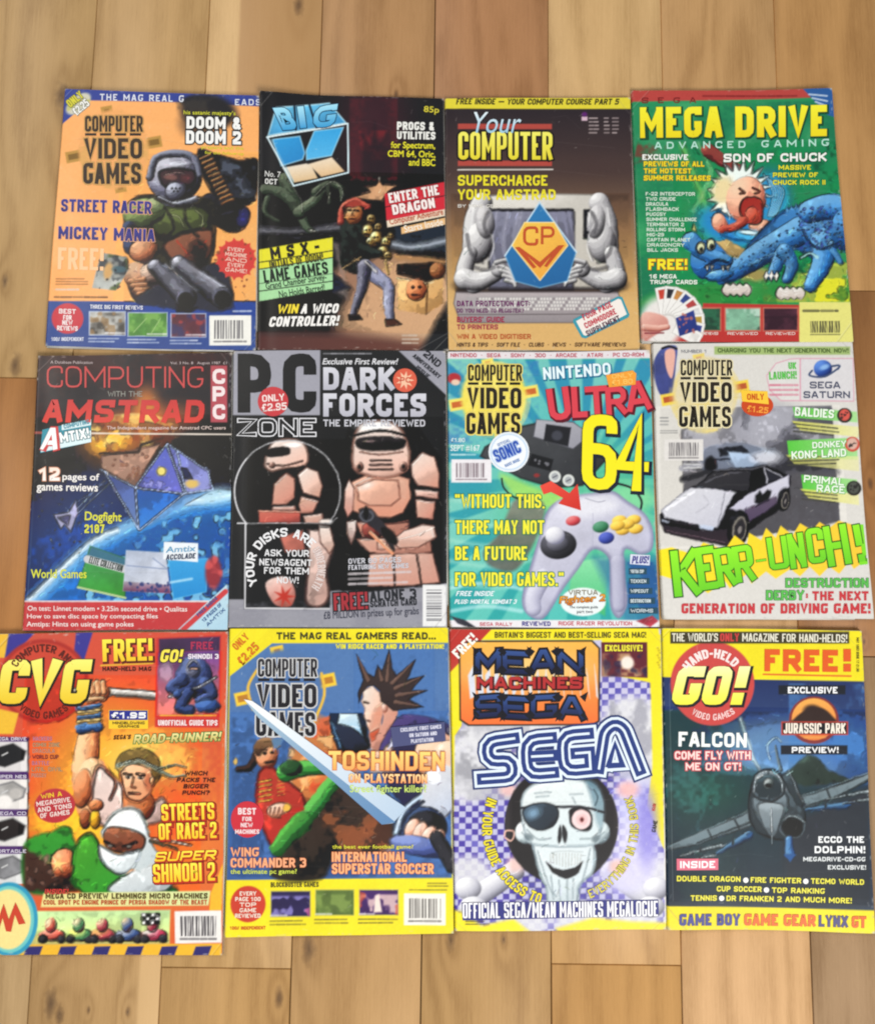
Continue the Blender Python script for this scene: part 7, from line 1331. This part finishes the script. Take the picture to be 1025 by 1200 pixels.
for k in range(11): s.line([(398 + k * 11.5, 876 + abs(k - 5) * 1.2), (400 + k * 11, 930 - abs(k - 5) * 3)], 3, 'b4b4ac', soft=2, a=.75)
s.line([(400, 876), (450, 870), (520, 874)], 3, 'a8b0b0', soft=2, sm=1, a=.7)
s.poly([(380, 908), (410, 932), (445, 942), (490, 932), (520, 908), (505, 950), (478, 968), (455, 974), (432, 966), (404, 950)], '201c20', 2, sm=0)
s.line([(228, 820), (250, 832), (262, 815), (258, 796), (232, 795), (226, 815)], 6, 'e8b8a8', sm=1)
s.rough(rect(250, 585, 640, 1095), 1, .08, 1.04, dabs=120, ink=.12, lev=10); s.part('skull_picture', [(285, 690), (350, 600), (440, 585), (530, 600), (598, 680), (625, 820), (560, 870), (505, 1090), (430, 1098), (325, 900), (270, 820)])
s.T('IN YOUR GUIDE ACCESS TO', 0, 0, 1, 1, 'e8d82c', '3c3820', .04, w=.18, arc=(440, 780, 298, 158, 254, -38), name='headline'); s.T('EVERYTHING IN THIS BOOK', 0, 0, 1, 1, 'd8cc50', '3c3820', .03, w=.16, arc=(440, 780, 288, 292, 384, -32), name='headline')
# big outlined letters built from nested ribbons
def ribbon(p, hw, c, lay):
    q = _round([np.array(k[:2], float) for k in p], [len(k) > 2 for k in p], 46)
    v, f = _strip(q, hw); P = s.place(np.array(v), lay); meshobj('logo_letter', P, np.array(f), PRINT, None, np.ones((len(v), 3)) * lin(hexc(c))); s.texts.append(C.objects[-1])
LET = [[(262, 448), (160, 462, 1), (165, 535, 1), (252, 530, 1), (258, 592, 1), (144, 600)],
       [(402, 446), (306, 454, 1), (312, 584, 1), (410, 576)], [(404, 512), (330, 516)],
       [(540, 430), (440, 438, 1), (448, 572, 1), (548, 562), (544, 500), (494, 504)],
       [(580, 560), (602, 420, 1), (640, 394, 1), (672, 412, 1), (732, 566)], [(616, 548), (640, 470), (668, 548), (622, 550)]]
for hw, c, l0 in ((38, '24356c', 3.4), (31, 'dce8f4', 3.9), (21, '24397a', 4.4), (4.5, 'dce8f4', 4.9)):
    for i, p in enumerate(LET):
        if hw > 30 and i in (2, 5) : hw_ = hw * .7
        else: hw_ = hw
        if i == 5 and hw < 30: hw_ = hw * .5
        if hw == 4.5 and i == 5: continue
        ribbon(p, hw_, c, l0 + i * .05)
s.V('banner', [(66, 1064), (802, 1052), (804, 1112), (70, 1130)], '2c2f7c', 1.8); s.T('OFFICIAL SEGA/MEAN MACHINES MEGALOGUE', 70, 1060, 800, 1118, 'eeeef4', '1c1c4c', .02, w=.19, rr=.15, rot=-.6, lay=2, name='headline')
s.poly([(14, 1085), (70, 1100), (140, 1150), (260, 1125), (330, 1180), (14, 1185)], 'f2e220', 8, sm=0); s.poly([(420, 1160), (560, 1120), (700, 1135), (840, 1140), (840, 1185), (430, 1185)], 'f0dc30', 8); s.greek(82, 1128, 150, 1150, 2, '3c3820', 0)
s.T('MEGA DRIVE', 772, 700, 800, 712, 'c83c3c', b=.02, name='caption', rot=-80) ; s.T('GAME', 766, 770, 810, 786, '2c2c20', b=.03, rot=-80, name='caption')
s.wear('l', 40, 'd8d0a0'); s.wear('r', 20); s.wear('b', 25)

# ---- row 3, 4: jet fighter
s = Mag(765, 725, 3.158, [(774.6, 736), (1008.2, 739), (1023, 1092), (780.2, 1087.4)], .0034,
        'dark blue magazine cover with jet fighter and yellow bands at top and bottom', 12, '1c3058', (0, 0, .003, .0035))
s.poly(rect(0, 200, 900, 1100), ('1c2c5c', '2c4c7c', 90, 230, 560)); s.blob(460, 520, 170, 110, 'b8dce8', 0, .8, .9); s.blob(560, 480, 260, 90, '3c6cb0', -10, .7, .7); s.mottle([(500, 240), (780, 240), (780, 560), (500, 560)], '4c84c0', .6, 32, .52, .3); s.mottle([(20, 340), (220, 330), (340, 560), (20, 600)], '1c4440', .8, 64, .4, .3)
s.poly([(30, 560), (400, 560), (520, 600), (800, 620), (810, 1080), (30, 1080)], ('24444c', '262c38', 90), 26, n=.3); s.blob(180, 640, 150, 90, '2c6458', 0, .7, .8); s.poly([(470, 590), (570, 500), (600, 510), (650, 560), (740, 600), (560, 620)], ('4c6058', '24342c', 90), 5, n=.5); s.poly([(480, 760), (800, 620), (810, 1060), (480, 1070)], '30363f', 20, n=.2); s.line([(480, 740), (476, 1060)], 3, '1c2228', a=.7)
s.line([(320, 370), (370, 520), (400, 570)], 12, 'd8ecf0', 5, soft=6); s.line([(430, 520), (420, 470), (450, 440), (470, 455)], 5, 'c8e8f8', soft=3, sm=1, a=.9)
s.mottle(rect(40, 380, 340, 1040), '3c5c5c', .4, 32, .58, .3)
J = ('d0dce4', '54646c', '10181c')
W1, W2 = 'a8b8be', '36444b'
s.poly([(52, 840), (150, 796), (300, 735), (400, 690), (420, 745), (300, 790), (160, 838), (60, 856)], (W1, W2, 75), 2, n=.25, rim=('1c262b', 6)); s.line([(50, 842), (300, 732), (400, 690)], 4, 'a8b8be', soft=3, a=.7); s.line([(160, 830), (400, 735)], 4, '1c262b', a=.8); s.line([(200, 780), (215, 812)], 4, '1c262b', a=.8); s.line([(300, 742), (318, 780)], 4, '1c262b', a=.8)
s.poly([(500, 668), (600, 640), (720, 600), (802, 566), (803, 592), (720, 640), (600, 690), (530, 715)], (W1, W2, 80), 2, n=.25, rim=('1c262b', 6)); s.line([(505, 666), (600, 638), (802, 566)], 4, 'a8b8be', soft=3, a=.7); s.line([(560, 696), (700, 648), (800, 592)], 4, '1c262b', a=.8); s.line([(640, 628), (655, 668)], 4, '1c262b', a=.8)
for (x0, y0), (x1, y1), w_, c_ in (((96, 878), (250, 838), 8, 0), ((120, 896), (220, 876), 5, 0), ((236, 866), (352, 800), 17, 1), ((560, 706), (712, 690), 15, 1), ((640, 668), (790, 640), 7, 0), ((700, 684), (796, 668), 6, 0)):
    s.tube([(x0, y0), (x1, y1)], w_ * .35, w_, *(('6894b8', '28507c', '0c1828') if c_ else ('c8d4d8', '64747c', '141c20'))); s.line([(x1, y1), (x1 + (x1 - x0) * .12, y1 + (y1 - y0) * .12)], w_, 'b8c4cc' if not c_ else '28507c', w1=2)
    s.line([((x0 + x1) / 2, (y0 + y1) / 2 - w_ * 1.8), ((x0 + x1) / 2, (y0 + y1) / 2)], 7, '2c363c')
s.poly([(355, 640), (372, 590), (420, 556), (470, 572), (520, 640), (556, 700), (560, 770), (520, 812), (450, 820), (380, 790), (350, 720)], ('6c7a82', '1c252b', 80), 3, sm=1, n=.25, rim=('10171b', 14))
s.poly([(470, 580), (500, 560), (530, 610), (560, 690), (530, 690)], ('4c5a62', '242e34', 60), 3, rim=('12181c', 5)); s.line([(500, 562), (520, 610), (552, 680)], 4, 'a8b8c0', soft=2)
s.tube([(470, 560), (455, 500), (450, 470)], 6, 3, '8c9ca4', '4c5c64', '1c262c')
s.blob(512, 768, 50, 46, '4c585f', 0, .08); s.blob(513, 770, 40, 36, '0e1316', 0, .12); s.line([(470, 750), (512, 728), (556, 752)], 6, 'a0b0b6', sm=1, soft=2)
s.poly([(362, 690), (380, 640), (480, 636), (500, 690), (470, 760), (438, 800), (400, 770)], ('7c8a92', '3c474e', 85), 3, sm=1, rim=('28333a', 12))
s.poly([(384, 690), (430, 676), (482, 692), (470, 750), (440, 812), (402, 760)], ('a0acb2', '4c5860', 85), 2, sm=1, rim=('3c474e', 6)); s.line([(437, 800), (438, 834)], 5, '8c989e', w1=2); s.line([(434, 700), (437, 790)], 3, 'dce4e8', a=.8)
s.poly([(362, 640), (368, 590), (400, 560), (446, 560), (478, 592), (484, 640), (450, 672), (396, 672)], ('9cb0bc', '28333a', 75), 3, sm=1, rim=('0f1519', 8)); s.line([(372, 640), (378, 592), (404, 568), (444, 568), (470, 596), (476, 636)], 4, 'd0dce2', sm=1, soft=2); s.line([(424, 566), (426, 668)], 3, '1c252b')
s.poly([(378, 640), (384, 596), (410, 578), (440, 578), (464, 600), (470, 640), (430, 655)], ('4c6068', '141c22', 80), 3, sm=1); s.ball(426, 612, 20, 22, 'b8c0c0', '5c6868', '1c2428'); s.blob(426, 618, 13, 7, '14181c', 0, .3); s.poly([(386, 640), (426, 628), (466, 640), (460, 660), (390, 660)], '28343a', 3); s.line([(384, 590), (404, 578)], 6, 'f4fafc', soft=3)
s.tube([(500, 815), (504, 870)], 14, 20, '7cb0dc', '2c5c98', '0c1c38'); s.poly([(480, 870), (504, 900), (528, 870)], '2c5c98', 3)
s.rough(rect(40, 340, 800, 1040), 2, .18, 1.12, dabs=450, ink=.35)
s.part('jet_picture', [(60, 815), (380, 700), (370, 590), (430, 550), (490, 590), (540, 660), (790, 580), (800, 610), (600, 720), (560, 800), (500, 880), (370, 820), (100, 880)])
s.poly([(0, 0), (900, 0), (800, 232), (200, 222), (0, 214)], 'efe020'); s.mottle([(20, 30), (780, 40), (780, 230), (20, 214)], 'e4d21c', .5, 32); s.poly([(0, 1058), (900, 1078), (900, 1210), (0, 1210)], 'eedc22'); s.mottle([(0, 1060), (900, 1078), (900, 1200), (0, 1200)], 'e4d01c', .5, 32)
s.blob(218, 240, 155, 155, 'c84440', 0, .02); s.T('HAND-HELD', 0, 0, 1, 1, 'f4e0dc', w=.22, arc=(218, 245, 100, 148, 40, 34), name='masthead'); s.T('VIDEO GAMES', 0, 0, 1, 1, 'f0c8c4', w=.2, arc=(218, 232, 144, 236, 306, -24), name='masthead')
for t, x0, x1 in (('G', 78, 178), ('O', 188, 282), ('!', 300, 342)): s.T(t, x0, 176, x1, 318, ('f4f4b0', 'f4ec44'), '1c1c20', .03, w=.26, rr=.2, sh=.24, name='masthead', dx=5, dy=5)
s.poly(rect(62, 48, 722, 92), '3a3420'); s.T('THE WORLD’S', 68, 54, 238, 84, 'e8e4d0', w=.15, name='top_line'); s.T('ONLY', 246, 54, 316, 84, 'c84040', w=.2, name='top_line'); s.T('MAGAZINE FOR HAND-HELDS!', 328, 56, 714, 86, 'e8e4d0', w=.15, name='top_line', rot=.6)
s.T('FREE', 410, 114, 680, 196, 'dc5c24', w=.26, rr=.12, rot=.6); s.T('!', 700, 112, 728, 196, 'dc5c24', w=.26, rr=.12); s.line([(406, 206), (728, 212)], 6, 'dc5c24')
s.T('MAY 1993 ISSUE 17 £1.50', 690, 128, 816, 138, '3c3820', b=.01, rot=90, name='caption') 
s.poly(rect(462, 246, 708, 280), '141822'); s.T('EXCLUSIVE', 496, 252, 678, 276, 'f0f0f0', b=.05); s.poly(rect(470, 468, 716, 502), '141822'); s.T('PREVIEW!', 510, 474, 682, 496, 'f0f0f0', b=.05)
s.poly(oval(592, 375, 92, 88), '7c2c2c', 2); s.poly(oval(592, 372, 82, 78), ('f0b050', 'e07838', 80), 2); s.blob(592, 350, 40, 30, '2c1c18', 20, .3); s.poly([(520, 370), (560, 340), (620, 330), (660, 360), (665, 385), (520, 385)], '2c1c18', 4, sm=1); s.poly(rect(472, 380, 718, 430), 'c03c2c', 2); s.poly(rect(477, 385, 713, 425), '141418', 2); s.greek(556, 434, 636, 444, 1, 'e0a050', 0); s.part('film_badge', oval(592, 378, 92, 90))
s.T('JURASSIC PARK', 480, 386, 708, 424, 'f0e4d4', w=.17, rr=.0, name='badge_text', lay=1)
s.T('FALCON', 92, 420, 344, 474, 'f2f4f0', w=.21, rr=.3, rot=1); s.T('COME FLY WITH', 78, 490, 358, 520, 'f0d8d0', 'c84450', .09, w=.2); s.T('ME ON GT!', 118, 532, 322, 560, 'f0d8d0', 'c84450', .09, w=.2)
s.T('ECCO THE', 608, 804, 776, 828, 'eef0f0', b=.05); s.T('DOLPHIN!', 594, 840, 780, 866, 'eef0f0', b=.05); s.T('MEGADRIVE-CD-GG', 552, 880, 780, 896, 'dce0e0', b=.05); s.T('EXCLUSIVE!', 642, 910, 782, 926, 'dce0e0', b=.05)
s.V('banner', rect(84, 886, 238, 928), 'd86c80', 1.6); s.T('INSIDE', 96, 894, 226, 920, 'f8f0f0', b=.05, lay=2)
for t, x0, x1, y0 in (('DOUBLE DRAGON', 84, 320, 950), ('FIRE FIGHTER', 358, 544, 956), ('TECMO WORLD', 580, 774, 960), ('CUP SOCCER', 232, 398, 988), ('TOP RANKING', 436, 630, 994), ('TENNIS', 134, 232, 1020), ('DR FRANKEN 2 AND MUCH MORE!', 268, 728, 1026)): s.T(t, x0, y0, x1, y0 + 20, 'ece44c', '2c3428', .04, b=.04, rot=1)
for x, y in ((340, 966), (561, 970), (416, 1002), (250, 1032)): s.V('bullet', oval(x, y, 10, 10, 12), 'f0f0ec', 2)
for t, x0, x1, c in (('GAME BOY', 92, 318, '4c4c8c'), ('GAME GEAR', 334, 596, 'dc6c34'), ('LYNX', 608, 714, '54507c'), ('GT', 728, 780, 'dc6c34')): s.T(t, x0, 1088 + x0 * .012, x1, 1130 + x0 * .012, c, '6c5c20' if c[0] != 'd' else 'b84c24', .02, w=.23, rr=.2, rot=.8)
s.wear('l', 60, 'b8b8b0', .8); s.wear('r', 30, 'a8a8a0'); s.wear('b', 25); s.crease([(60, 240), (70, 1040)], .25)
for s in MAGS: s.build()
